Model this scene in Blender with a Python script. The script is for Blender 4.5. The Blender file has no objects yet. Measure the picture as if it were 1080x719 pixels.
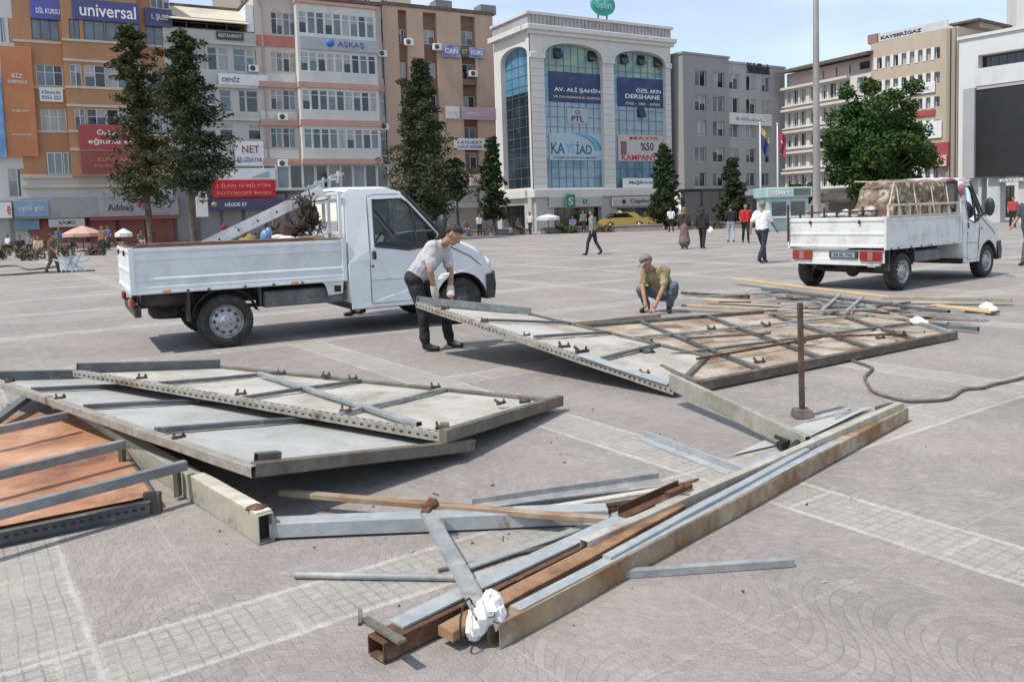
import bpy, bmesh, math, random
import numpy as np
from mathutils import Vector, Matrix
from mathutils.geometry import tessellate_polygon
random.seed(7)
S = bpy.context.scene
COL = S.collection
V = Vector
# ---------------------------------------------------------------- camera
FOC, PX0, PY0, ROLL, CAMH = 860.0, 540.0, 290.0, math.radians(1.8), 1.62
PITCH = math.atan((PY0 - 225.5) / FOC * math.cos(ROLL))
cd = bpy.data.cameras.new('camera'); cam = bpy.data.objects.new('camera', cd); COL.objects.link(cam)
cd.sensor_fit = 'HORIZONTAL'; cd.sensor_width = 36.0; cd.lens = 36.0 * FOC / 1080.0
cd.shift_y = -(359.5 - PY0) / 1080.0
cd.clip_end = 3000; cd.clip_start = 0.05
fw = V((0, math.cos(PITCH), -math.sin(PITCH))); up = V((0, math.sin(PITCH), math.cos(PITCH))); rt = V((1, 0, 0))
cr, sr = math.cos(ROLL), math.sin(ROLL)
# image right/up axes after the roll
ir = rt * cr - up * sr
iu = up * cr + rt * sr
cam.matrix_world = Matrix(((ir.x, iu.x, -fw.x, 0), (ir.y, iu.y, -fw.y, 0), (ir.z, iu.z, -fw.z, CAMH), (0, 0, 0, 1)))
S.camera = cam

def ray(px, py):
    u = (px - PX0) / FOC; v = (py - PY0) / FOC
    return ir * u - iu * v + fw

def G(px, py, z=0.0):
    d = ray(px, py); t = (z - CAMH) / d.z
    return V((d.x * t, d.y * t, z))

def D(px, py, Y):
    d = ray(px, py); t = Y / d.y
    return V((d.x * t, Y, CAMH + d.z * t))

# ---------------------------------------------------------------- materials
MATS = {}
def nd(nt, t, **kw):
    n = nt.nodes.new(t)
    for k, v in kw.items(): setattr(n, k, v)
    return n

def mat(name, c1, c2=None, scale=3.0, lo=.45, hi=.6, rough=.6, metal=0.0, var=.12, vs=18.0, bump=0.0, bs=40.0,
        coat=0.0, spec=.5, stretch=(1, 1, 1), emit=0.0, c3=None, s3=1.0, lo3=.55, hi3=.7, detail=5):
    if name in MATS: return MATS[name]
    m = bpy.data.materials.new(name); m.use_nodes = True
    nt = m.node_tree; b = nt.nodes['Principled BSDF']; L = nt.links
    tc = nd(nt, 'ShaderNodeTexCoord'); mp = nd(nt, 'ShaderNodeMapping')
    mp.inputs['Scale'].default_value = stretch
    L.new(tc.outputs['Object'], mp.inputs['Vector'])
    def noise(s, det=4):
        n = nd(nt, 'ShaderNodeTexNoise'); n.inputs['Scale'].default_value = s; n.inputs['Detail'].default_value = det
        n.inputs['Roughness'].default_value = .62
        L.new(mp.outputs[0], n.inputs['Vector']); return n
    def ramp(n, a, bb):
        r = nd(nt, 'ShaderNodeMapRange'); r.inputs[1].default_value = a; r.inputs[2].default_value = bb
        L.new(n.outputs['Fac'], r.inputs[0]); return r
    def mix(fac, a, bcol, mode='MIX'):
        x = nd(nt, 'ShaderNodeMix', data_type='RGBA', blend_type=mode)
        if fac is None: x.inputs[0].default_value = 1.0
        else: L.new(fac, x.inputs[0])
        for i, c in ((6, a), (7, bcol)):
            if isinstance(c, tuple): x.inputs[i].default_value = (*c, 1)
            else: L.new(c, x.inputs[i])
        return x.outputs[2]
    col = c1
    if c2 is not None: col = mix(ramp(noise(scale, detail), lo, hi).outputs[0], c1, c2)
    if c3 is not None: col = mix(ramp(noise(s3, 6), lo3, hi3).outputs[0], col, c3)
    if var > 0:
        r = ramp(noise(vs, 3), .25, .75); r.inputs[3].default_value = 1 - var; r.inputs[4].default_value = 1 + var
        cc = nd(nt, 'ShaderNodeCombineColor')
        for i in range(3): L.new(r.outputs[0], cc.inputs[i])
        col = mix(None, col, cc.outputs[0], 'MULTIPLY')
    if isinstance(col, tuple): b.inputs['Base Color'].default_value = (*col, 1)
    else: L.new(col, b.inputs['Base Color'])
    b.inputs['Roughness'].default_value = rough; b.inputs['Metallic'].default_value = metal
    b.inputs['Coat Weight'].default_value = coat; b.inputs['Coat Roughness'].default_value = .12
    b.inputs['Specular IOR Level'].default_value = spec
    if bump > 0:
        bp = nd(nt, 'ShaderNodeBump'); bp.inputs['Strength'].default_value = bump; bp.inputs['Distance'].default_value = .02
        L.new(noise(bs, 6).outputs['Fac'], bp.inputs['Height']); L.new(bp.outputs[0], b.inputs['Normal'])
    MATS[name] = m
    return m

def glass(name, tint=(.25, .3, .3), gl=.14, alpha=.5):
    """tinted see-through pane: transparent tint + mirror reflection"""
    if name in MATS: return MATS[name]
    m = bpy.data.materials.new(name); m.use_nodes = True; nt = m.node_tree; L = nt.links
    nt.nodes.remove(nt.nodes['Principled BSDF']); out = nt.nodes['Material Output']
    t = nd(nt, 'ShaderNodeBsdfTransparent'); t.inputs[0].default_value = (*tint, 1)
    g = nd(nt, 'ShaderNodeBsdfGlossy'); g.inputs['Roughness'].default_value = .03
    lw = nd(nt, 'ShaderNodeFresnel'); lw.inputs[0].default_value = 1.5
    mx = nd(nt, 'ShaderNodeMixShader'); L.new(lw.outputs[0], mx.inputs[0]); L.new(t.outputs[0], mx.inputs[1]); L.new(g.outputs[0], mx.inputs[2])
    L.new(mx.outputs[0], out.inputs['Surface']); MATS[name] = m
    return m

# ---------------------------------------------------------------- mesh builder
class MB:
    JIT = 0.0
    def __init__(s): s.v = []; s.f = []; s.m = []; s.sm = []
    def add(s, vs, fs, mi=0, smooth=False):
        o = len(s.v); s.v += [tuple(v) for v in vs]
        for f in fs: s.f.append(tuple(i + o for i in f)); s.m.append(mi); s.sm.append(smooth)
        return s
    def box(s, a, b, mi=0):
        x0, y0, z0 = [min(a[i], b[i]) for i in range(3)]; x1, y1, z1 = [max(a[i], b[i]) for i in range(3)]
        return s.add([(x0, y0, z0), (x1, y0, z0), (x1, y1, z0), (x0, y1, z0), (x0, y0, z1), (x1, y0, z1), (x1, y1, z1), (x0, y1, z1)],
              [(0, 3, 2, 1), (4, 5, 6, 7), (0, 1, 5, 4), (1, 2, 6, 5), (2, 3, 7, 6), (3, 0, 4, 7)], mi)
    def frame3(s, p0, p1, upv=(0, 0, 1)):
        p0 = V(p0); p1 = V(p1); d = (p1 - p0).normalized(); u = V(upv)
        if abs(d.dot(u)) > .98: u = V((1, 0, 0))
        r = d.cross(u).normalized(); u = r.cross(d).normalized()
        return p0, p1, d, r, u
    def prof(s, p0, p1, poly, upv=(0, 0, 1), mi=0, caps=True, closed=True, smooth=False):
        """extrude a 2-D profile [(r,u)...] from p0 to p1"""
        p0, p1, d, r, u = s.frame3(p0, p1, upv); n = len(poly)
        k = n if closed else n - 1; L_ = (p1 - p0).length
        m = max(1, min(9, int(L_ / .35))) if MB.JIT and L_ > .5 else 1
        vs = []
        for g in range(m + 1):   # old steel is never quite straight
            c = p0 + (p1 - p0) * (g / m); w = MB.JIT if 0 < g < m else MB.JIT * .3
            c = c + r * random.uniform(-w, w) + u * random.uniform(-w, w); tw = random.uniform(-1, 1) * w * 5
            vs += [c + r * (a - b * tw) + u * (b + a * tw) for a, b in poly]
        fs = [(g * n + i, g * n + (i + 1) % n, (g + 1) * n + (i + 1) % n, (g + 1) * n + i) for g in range(m) for i in range(k)]
        s.add(vs, fs, mi, smooth)
        if caps and closed:
            s.add(vs[:n], [tuple(reversed(range(n)))], mi); s.add(vs[n:], [tuple(range(n))], mi)
        return s
    def bar(s, p0, p1, w, h, upv=(0, 0, 1), mi=0):
        return s.prof(p0, p1, [(-w / 2, -h / 2), (w / 2, -h / 2), (w / 2, h / 2), (-w / 2, h / 2)], upv, mi)
    def rtube(s, p0, p1, w, h, t=.004, upv=(0, 0, 1), mi=0, deep=None):
        """hollow rectangular section with open ends"""
        p0, p1, d, r, u = s.frame3(p0, p1, upv)
        def ring(c, a, b): return [c - r * a - u * b, c + r * a - u * b, c + r * a + u * b, c - r * a + u * b]
        L_ = (p1 - p0).length; m = max(1, min(10, int(L_ / .4))) if MB.JIT and L_ > .5 else 1; vs = []
        for g in range(m + 1):
            c = p0 + (p1 - p0) * (g / m); q = MB.JIT if 0 < g < m else 0
            c = c + r * random.uniform(-q, q) + u * random.uniform(-q, q); vs += ring(c, w / 2, h / 2) + ring(c, w / 2 - t, h / 2 - t)
        fs = []; e = m * 8
        for i in range(4):
            j = (i + 1) % 4
            for g in range(m):
                o = g * 8; fs += [(o + i, o + j, o + 8 + j, o + 8 + i), (o + 4 + j, o + 4 + i, o + 12 + i, o + 12 + j)]
            fs += [(j, i, 4 + i, 4 + j), (e + i, e + j, e + 4 + j, e + 4 + i)]
        return s.add(vs, fs, mi)
    def angle(s, p0, p1, w, h, t=.006, upv=(0, 0, 1), mi=0):
        return s.prof(p0, p1, [(0, 0), (w, 0), (w, t), (t, t), (t, h), (0, h)], upv, mi)
    def chan(s, p0, p1, w, h, t=.006, upv=(0, 0, 1), mi=0):
        return s.prof(p0, p1, [(-w / 2, 0), (w / 2, 0), (w / 2, h), (w / 2 - t, h), (w / 2 - t, t), (-w / 2 + t, t), (-w / 2 + t, h), (-w / 2, h)], upv, mi)
    def tube(s, pts, r, n=8, mi=0, caps=True, smooth=True):
        pts = [V(p) for p in pts]; rr = r if isinstance(r, (list, tuple)) else [r] * len(pts); vs = []; prev = None
        for i, p in enumerate(pts):
            d = (pts[min(i + 1, len(pts) - 1)] - pts[max(i - 1, 0)]).normalized()
            if prev is None:
                a = d.cross(V((0, 0, 1)))
                if a.length < .05: a = d.cross(V((1, 0, 0)))
            else:
                a = prev - d * prev.dot(d)
            a.normalize(); prev = a; b = d.cross(a)
            vs += [p + (a * math.cos(2 * math.pi * k / n) + b * math.sin(2 * math.pi * k / n)) * rr[i] for k in range(n)]
        fs = [(i * n + k, i * n + (k + 1) % n, (i + 1) * n + (k + 1) % n, (i + 1) * n + k) for i in range(len(pts) - 1) for k in range(n)]
        s.add(vs, fs, mi, smooth)
        if caps:
            s.add(vs[:n], [tuple(reversed(range(n)))], mi); s.add(vs[-n:], [tuple(range(n))], mi)
        return s
    def lathe(s, prof, c=(0, 0, 0), axis='z', n=24, mi=0, smooth=True):
        """prof: [(radius, height)]"""
        vs = []
        for r, h in prof:
            for k in range(n):
                a = 2 * math.pi * k / n; x, y = r * math.cos(a), r * math.sin(a)
                p = (x, y, h) if axis == 'z' else ((x, h, y) if axis == 'y' else (h, x, y))
                vs.append((p[0] + c[0], p[1] + c[1], p[2] + c[2]))
        fs = [(i * n + k, i * n + (k + 1) % n, (i + 1) * n + (k + 1) % n, (i + 1) * n + k) for i in range(len(prof) - 1) for k in range(n)]
        return s.add(vs, fs, mi, smooth)
    def ell(s, c, r, n=12, mi=0, R=None, jit=0.0):
        vs = []; m = n // 2
        for i in range(m + 1):
            t = math.pi * i / m
            for k in range(n):
                a = 2 * math.pi * k / n
                q = V((math.sin(t) * math.cos(a), math.sin(t) * math.sin(a), math.cos(t))) * (1 + random.uniform(-jit, jit))
                q = V((q.x * r[0], q.y * r[1], q.z * r[2]))
                if R is not None: q = R @ q
                vs.append(V(c) + q)
        fs = [(i * n + k, (i + 1) * n + k, (i + 1) * n + (k + 1) % n, i * n + (k + 1) % n) for i in range(m) for k in range(n)]
        return s.add(vs, fs, mi, True)
    def sheet(s, outer, holes=(), mi=0, fn=None):
        """flat polygon with holes; points are 2-D, fn maps them to 3-D"""
        polys = [[V((p[0], p[1], 0)) for p in outer]] + [[V((p[0], p[1], 0)) for p in h] for h in holes]
        pts = [p for pl in polys for p in pl]
        tr = tessellate_polygon(polys)
        return s.add([fn(p.x, p.y) for p in pts], [tuple(t) for t in tr], mi)
    def build(s, name, mats, parent=None, loc=None, rot=None, bevel=0.0, recentre=False, solid=0.0, autosm=False, fixn=False):
        if not isinstance(mats, (list, tuple)): mats = [mats]
        me = bpy.data.meshes.new(name)
        vs = s.v; off = V((0, 0, 0))
        if recentre:
            xs, ys, zs = zip(*vs); off = V(((min(xs) + max(xs)) / 2, (min(ys) + max(ys)) / 2, min(zs)))
            vs = [(x - off.x, y - off.y, z - off.z) for x, y, z in vs]
        me.from_pydata(vs, [], s.f)
        for m in mats: me.materials.append(m)
        me.polygons.foreach_set('material_index', s.m); me.polygons.foreach_set('use_smooth', s.sm)
        if fixn:
            bm = bmesh.new(); bm.from_mesh(me); bmesh.ops.remove_doubles(bm, verts=bm.verts, dist=1e-5)
            bmesh.ops.recalc_face_normals(bm, faces=bm.faces); bm.to_mesh(me); bm.free()
        me.update()
        o = bpy.data.objects.new(name, me); COL.objects.link(o)
        if parent is not None: o.parent = parent
        if recentre: o.location = off
        if loc is not None: o.location = loc
        if rot is not None: o.rotation_euler = rot
        if solid: md = o.modifiers.new('solid', 'SOLIDIFY'); md.thickness = solid; md.offset = 0
        if bevel: md = o.modifiers.new('bevel', 'BEVEL'); md.width = bevel; md.segments = 1; md.limit_method = 'ANGLE'; md.angle_limit = math.radians(40)
        return o

def tag(o, label=None, cat=None, group=None, kind=None):
    if label: o['label'] = label
    if cat: o['category'] = cat
    if group: o['group'] = group
    if kind: o['kind'] = kind
    return o

def empty(name, label, cat, loc=(0, 0, 0), rz=0.0, group=None):
    o = bpy.data.objects.new(name, None); COL.objects.link(o); o.location = loc; o.rotation_euler = (0, 0, rz)
    o.empty_display_size = .2
    return tag(o, label, cat, group)

def copy_tree(o, parent=None):
    c = o.copy(); COL.objects.link(c)
    if parent is not None: c.parent = parent
    for ch in list(o.children): copy_tree(ch, c)
    return c

def text_mesh(txt, w, h, depth=.02, bold=0.0):
    """letters as mesh data, lying in local XZ, facing -y, centred, fitted into w x h"""
    cu = bpy.data.curves.new('lettering', 'FONT'); cu.body = txt; cu.align_x = 'CENTER'; cu.align_y = 'CENTER'
    cu.size = 1; cu.extrude = .02; cu.offset = bold; cu.resolution_u = 3
    o = bpy.data.objects.new('lettering', cu); COL.objects.link(o)
    dg = bpy.context.evaluated_depsgraph_get()
    me = bpy.data.meshes.new_from_object(o.evaluated_get(dg))
    bpy.data.objects.remove(o); bpy.data.curves.remove(cu)
    co = np.empty(len(me.vertices) * 3); me.vertices.foreach_get('co', co); co = co.reshape(-1, 3)
    if len(co):
        mn, mx = co.min(0), co.max(0); sz = np.maximum(mx - mn, 1e-6); c = (mn + mx) / 2
        x = (co[:, 0] - c[0]) / sz[0] * w; z = (co[:, 1] - c[1]) / sz[1] * h; y = -(co[:, 2] - c[2]) / sz[2] * depth
        me.vertices.foreach_set('co', np.stack([x, y, z], 1).ravel())
        me.update()
    return me

def text(txt, parent, w, h, loc, m, depth=.02, bold=.01):
    me = text_mesh(txt, w, h, depth, bold); me.materials.clear(); me.materials.append(m)
    o = bpy.data.objects.new('lettering', me); COL.objects.link(o); o.parent = parent; o.location = loc
    return o

# ---------------------------------------------------------------- world and light
SUN_TO = V((-0.80, -0.52, 1.62)).normalized()
W = bpy.data.worlds.new('World'); S.world = W; W.use_nodes = True
wn = W.node_tree; bg = wn.nodes['Background']
sky = nd(wn, 'ShaderNodeTexSky'); sky.sky_type = 'NISHITA'; sky.sun_disc = False
sky.sun_elevation = math.asin(SUN_TO.z); sky.sun_rotation = math.atan2(SUN_TO.x, SUN_TO.y)
sky.air_density = 1.0; sky.dust_density = .1; sky.ozone_density = 2.0; sky.altitude = 1000
bg.inputs[1].default_value = .15
# thin high cloud veil, by direction
tcw = nd(wn, 'ShaderNodeTexCoord'); mpw = nd(wn, 'ShaderNodeMapping'); mpw.inputs['Scale'].default_value = (1.2, 1.2, 5.0)
nz = nd(wn, 'ShaderNodeTexNoise'); nz.inputs['Scale'].default_value = 2.6; nz.inputs['Detail'].default_value = 7
mrw = nd(wn, 'ShaderNodeMapRange'); mrw.inputs[1].default_value = .46; mrw.inputs[2].default_value = .74; mrw.inputs[3].default_value = .36; mrw.inputs[4].default_value = .80
mxw = nd(wn, 'ShaderNodeMix', data_type='RGBA'); mxw.inputs[7].default_value = (5.7, 6.0, 6.4, 1)
for a, b in ((tcw.outputs['Generated'], mpw.inputs[0]), (mpw.outputs[0], nz.inputs['Vector']), (nz.outputs['Fac'], mrw.inputs[0]),
             (mrw.outputs[0], mxw.inputs[0]), (sky.outputs[0], mxw.inputs[6]), (mxw.outputs[2], bg.inputs[0])): wn.links.new(a, b)
sd = bpy.data.lights.new('sun', 'SUN'); sd.energy = 3.5; sd.angle = math.radians(.9); sd.color = (1, .93, .83)
so = bpy.data.objects.new('sun', sd); COL.objects.link(so); so.rotation_euler = SUN_TO.to_track_quat('Z', 'Y').to_euler()
so.location = (0, 0, 60)
S.view_settings.view_transform = 'Standard'; S.view_settings.look = 'None'; S.view_settings.gamma = 1
S.view_settings.exposure = 0.29

# ---------------------------------------------------------------- plaza paving
def paving_material():
    m = bpy.data.materials.new('plaza_paving'); m.use_nodes = True; nt = m.node_tree; L = nt.links
    b = nt.nodes['Principled BSDF']
    geo = nd(nt, 'ShaderNodeNewGeometry')
    def val(x):
        return x
    def op(o, a, bb=None, c=None):
        n = nd(nt, 'ShaderNodeMath', operation=o)
        for i, x in enumerate((a, bb, c)):
            if x is None: continue
            if isinstance(x, (int, float)): n.inputs[i].default_value = x
            else: L.new(x, n.inputs[i])
        return n.outputs[0]
    def dot(v):
        n = nd(nt, 'ShaderNodeVectorMath', operation='DOT_PRODUCT'); L.new(geo.outputs['Position'], n.inputs[0]); n.inputs[1].default_value = v
        return n.outputs['Value']
    th = math.radians(34.6)
    def noise(s, det=4, w=None):
        n = nd(nt, 'ShaderNodeTexNoise'); n.inputs['Scale'].default_value = s; n.inputs['Detail'].default_value = det; n.inputs['Roughness'].default_value = .6
        L.new(geo.outputs['Position'], n.inputs['Vector']); return n.outputs['Fac']
    wob = op('MULTIPLY', op('SUBTRACT', noise(2.2, 3), .5), .035)
    p = op('ADD', dot((math.cos(th), math.sin(th), 0)), wob)
    q = op('ADD', dot((-math.sin(th), math.cos(th), 0)), wob)
    T = 3.65
    def mr(x, a, bb, c=0.0, d=1.0):
        n = nd(nt, 'ShaderNodeMapRange'); n.inputs[1].default_value = a; n.inputs[2].default_value = bb; n.inputs[3].default_value = c; n.inputs[4].default_value = d
        L.new(x, n.inputs[0]); return n.outputs[0]
    def per(x, off, per_):   # position inside the period
        return op('MULTIPLY', op('FRACT', op('DIVIDE', op('SUBTRACT', x, off), per_)), per_)
    pp = per(p, 3.60, T); qq = per(q, 3.04, T)
    def inband(x): return op('LESS_THAN', x, .42)
    band = op('MAXIMUM', inband(pp), inband(qq))
    def near(x, c, w):   # 1 on a line at x = c, with soft edge
        return mr(op('ABSOLUTE', op('SUBTRACT', x, c)), w * .5, w, 1.0, 0.0)
    rag = op('MULTIPLY', op('SUBTRACT', noise(28, 3), .5), .05)
    def edges(x): return op('MAXIMUM', near(op('ADD', x, rag), .015, .022), near(op('ADD', x, rag), .41, .022))
    pe = op('MULTIPLY', edges(pp), op('SUBTRACT', 1.0, op('MULTIPLY', inband(qq), .0)))
    qe = edges(qq)
    edge = op('MAXIMUM', pe, qe)
    # cross ties of mortar every 0.82 m inside the bands
    tie = op('MAXIMUM', op('MULTIPLY', inband(pp), near(op('ADD', per(q, .2, .82), rag), .04, .02)), op('MULTIPLY', inband(qq), near(op('ADD', per(p, .2, .82), rag), .04, .02)))
    edge = op('MULTIPLY', op('MAXIMUM', edge, op('MULTIPLY', tie, .8)), mr(noise(5.0, 4), .3, .62, .15, .9))
    # small square setts in the bands
    g = .062
    jb = op('MAXIMUM', near(per(p, 0, g), .0, .006), near(per(q, 0, g), .0, .006))
    jb = op('MAXIMUM', jb, op('MAXIMUM', near(per(p, 0, g), g, .006), near(per(q, 0, g), g, .006)))
    # segmental arcs elsewhere
    col_i = op('FLOOR', op('DIVIDE', p, .547))
    xf = op('SUBTRACT', op('FRACT', op('DIVIDE', p, .547)), .5)
    flip = op('SUBTRACT', op('MULTIPLY', op('MODULO', op('ABSOLUTE', col_i), 2.0), 2.0), 1.0)
    bow = op('MULTIPLY', op('SUBTRACT', 1.0, op('SQRT', op('SUBTRACT', 1.0, op('MULTIPLY', op('MULTIPLY', xf, xf), 2.9)))), .40)
    yy = op('ADD', op('ADD', q, op('MULTIPLY', bow, flip)), op('MULTIPLY', op('SUBTRACT', noise(9, 2), .5), .03))
    rg = .064
    ring = op('DIVIDE', yy, rg); rf = op('FRACT', ring); ri = op('FLOOR', ring)
    xs = op('ADD', op('MULTIPLY', xf, 8.0), op('MULTIPLY', op('MODULO', op('ABSOLUTE', ri), 2.0), .5))
    xr = op('FRACT', xs)
    ja = op('MAXIMUM', mr(op('ABSOLUTE', op('SUBTRACT', rf, .5)), .40, .48), mr(op('ABSOLUTE', op('SUBTRACT', xr, .5)), .42, .49))
    seam = op('MAXIMUM', near(per(p, 0, .82), .0, .012), near(per(q, .35, 1.64), .0, .012))
    wn_ = nd(nt, 'ShaderNodeTexWhiteNoise', noise_dimensions='3D')
    cb = nd(nt, 'ShaderNodeCombineXYZ'); L.new(op('FLOOR', xs), cb.inputs[0]); L.new(ri, cb.inputs[1]); L.new(col_i, cb.inputs[2]); L.new(cb.outputs[0], wn_.inputs['Vector'])
    stone = wn_.outputs['Value']
    panel = nd(nt, 'ShaderNodeTexWhiteNoise', noise_dimensions='2D')
    cb2 = nd(nt, 'ShaderNodeCombineXYZ'); L.new(col_i, cb2.inputs[0]); L.new(op('FLOOR', op('DIVIDE', q, 1.64)), cb2.inputs[1]); L.new(cb2.outputs[0], panel.inputs['Vector'])
    def mix(fac, a, c, mode='MIX'):
        x = nd(nt, 'ShaderNodeMix', data_type='RGBA', blend_type=mode)
        if isinstance(fac, (int, float)): x.inputs[0].default_value = fac
        else: L.new(fac, x.inputs[0])
        for i, k in ((6, a), (7, c)):
            if isinstance(k, tuple): x.inputs[i].default_value = (*k, 1)
            else: L.new(k, x.inputs[i])
        return x.outputs[2]
    cell = mix(mr(stone, 0, 1), (.240, .222, .210), (.292, .270, .254))
    cell = mix(mr(panel.outputs['Value'], 0, 1, 0, .5), cell, (.325, .288, .268))
    cell = mix(op('MULTIPLY', ja, mr(noise(1.1, 4), .40, .64, .05, .46)), cell, (.15, .145, .145))
    cell = mix(op('MULTIPLY', seam, .35), cell, (.42, .39, .37))
    bcol = mix(mr(noise(14, 4), .3, .7), (.31, .292, .266), (.375, .352, .322))
    bcol = mix(op('MULTIPLY', jb, mr(noise(2.3, 3), .35, .62, .12, .75)), bcol, (.20, .195, .19))
    col = mix(band, cell, bcol)
    col = mix(op('MULTIPLY', edge, .58), col, (.54, .51, .475))
    # dirt, dust, tyre grime
    r1 = mr(noise(.55, 7), .3, .72, .82, 1.14); r2 = mr(noise(3.7, 6), .3, .7, .92, 1.07); r3 = op('MULTIPLY', mr(noise(110, 3), .25, .75, .74, 1.26), mr(noise(22, 4), .3, .7, .9, 1.1))
    f = op('MULTIPLY', op('MULTIPLY', r1, r2), r3)
    cc = nd(nt, 'ShaderNodeCombineColor')
    for i in range(3): L.new(f, cc.inputs[i])
    col = mix(1.0, col, cc.outputs[0], 'MULTIPLY')
    col = mix(mr(noise(1.7, 8), .60, .72, 0, .42), col, (.19, .165, .15))
    col = mix(mr(noise(.42, 8), .54, .66, 0, .30), col, (.40, .365, .33))
    col = mix(mr(noise(.8, 9), .30, .40, .30, 0), col, (.17, .15, .14))
    spk = nd(nt, 'ShaderNodeTexVoronoi'); spk.inputs['Scale'].default_value = 2.3; L.new(geo.outputs['Position'], spk.inputs['Vector'])
    col = mix(mr(spk.outputs['Distance'], .015, .035, .6, 0), col, (.12, .11, .11))
    L.new(col, b.inputs['Base Color']); b.inputs['Roughness'].default_value = .78; b.inputs['Specular IOR Level'].default_value = .35
    hgt = op('SUBTRACT', op('ADD', op('MULTIPLY', stone, .25), op('MULTIPLY', noise(90, 3), .3)), op('ADD', op('MULTIPLY', op('MULTIPLY', ja, op('SUBTRACT', 1.0, band)), .8), op('MULTIPLY', op('MULTIPLY', jb, band), .8)))
    bp = nd(nt, 'ShaderNodeBump'); bp.inputs['Strength'].default_value = .35; bp.inputs['Distance'].default_value = .006
    L.new(hgt, bp.inputs['Height']); L.new(bp.outputs[0], b.inputs['Normal'])
    return m
gm = MB(); gm.add([(-600, -300, 0), (600, -300, 0), (600, 1200, 0), (-600, 1200, 0)], [(0, 1, 2, 3)])
tag(gm.build('ground', paving_material()), kind='structure')
# ================================================================ dismantled stand: panels, beams, scrap
MB.JIT = .0035
GALV = mat('galvanised_steel', (.25, .265, .27), (.345, .355, .35), 5, .4, .65, rough=.6, metal=.15, var=.2, c3=(.20, .14, .09), s3=3.1, lo3=.6, hi3=.7, bump=.08)
BLUEG = mat('blue_grey_paint', (.29, .315, .33), (.37, .39, .40), 4, .4, .7, rough=.65, metal=.0, var=.16, c3=(.21, .135, .08), s3=4.7, lo3=.66, hi3=.72)
DKST = mat('dark_grey_paint', (.105, .115, .12), (.16, .165, .165), 4, .4, .65, rough=.5, metal=.2, var=.15, c3=(.33, .31, .27), s3=7, lo3=.62, hi3=.72)
OLIVE = mat('weathered_frame_steel', (.115, .105, .085), (.19, .175, .145), 5, .4, .65, rough=.6, metal=.2, var=.2, c3=(.15, .07, .035), s3=4, lo3=.58, hi3=.68, bump=.1)
RUSTY = mat('rust', (.125, .06, .032), (.065, .035, .022), 7, .4, .65, rough=.85, var=.3, c3=(.19, .12, .075), s3=11, lo3=.55, hi3=.68, bump=.2)
CREAM = mat('cream_paint_peeling', (.39, .36, .265), (.30, .305, .285), 4, .42, .66, rough=.6, var=.12, c3=(.24, .13, .06), s3=3.6, lo3=.60, hi3=.68, bump=.08)
TANST = mat('tan_rusty_steel', (.345, .27, .175), (.20, .115, .05), 2.2, .40, .60, rough=.7, metal=.0, var=.28, c3=(.40, .38, .33), s3=1.6, lo3=.54, hi3=.68, bump=.15)
SHEET = mat('white_sheet', (.47, .455, .42), (.35, .335, .295), 1.6, .42, .68, rough=.85, spec=.2, var=.1, c3=(.27, .225, .17), s3=2.6, lo3=.54, hi3=.74, vs=40)
SHEETB = mat('bluish_sheet', (.43, .435, .42), (.335, .345, .33), 1.4, .42, .66, rough=.75, spec=.2, var=.1, c3=(.28, .26, .22), s3=2.3, lo3=.55, hi3=.76, vs=30)
SHEETR = mat('rust_stained_sheet', (.33, .265, .20), (.46, .42, .365), 1.3, .42, .6, rough=.85, spec=.2, var=.2, c3=(.17, .10, .065), s3=2.1, lo3=.47, hi3=.64, vs=30)
PLYO = mat('orange_stained_plywood', (.50, .30, .19), (.36, .165, .085), 1.6, .40, .60, rough=.7, var=.16, vs=9, c3=(.16, .065, .035), s3=2.2, lo3=.54, hi3=.70, stretch=(1, 1, 1))
PERF = mat('perforated_edge_steel', (.28, .255, .215), (.38, .36, .325), 5, .4, .6, rough=.55, metal=.2, var=.2, c3=(.20, .12, .07), s3=5, lo3=.55, hi3=.66)
WOODP = mat('pale_timber', (.56, .42, .22), (.48, .34, .17), 3, .4, .65, rough=.7, var=.15, stretch=(1, 1, 6))
WOODG = mat('weathered_timber', (.36, .31, .24), (.27, .23, .175), 3, .4, .65, rough=.8, var=.2)
DARK = mat('dark_gap', (.02, .02, .02), rough=.8, var=0)
PLWHITE = mat('white_plastic_bag', (.80, .80, .79), (.70, .70, .70), 6, .4, .6, rough=.4, var=.05, bump=.3, bs=14)
BLKRUB = mat('black_rubber', (.03, .028, .027), (.06, .055, .05), 8, .4, .6, rough=.6, var=.2)
CABLEM = mat('dusty_cable', (.10, .085, .075), (.16, .13, .11), 8, .4, .6, rough=.7, var=.2)

def wmb(root):
    """offset for children built in world coordinates under an unrotated root"""
    return -V(root.location)

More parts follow.
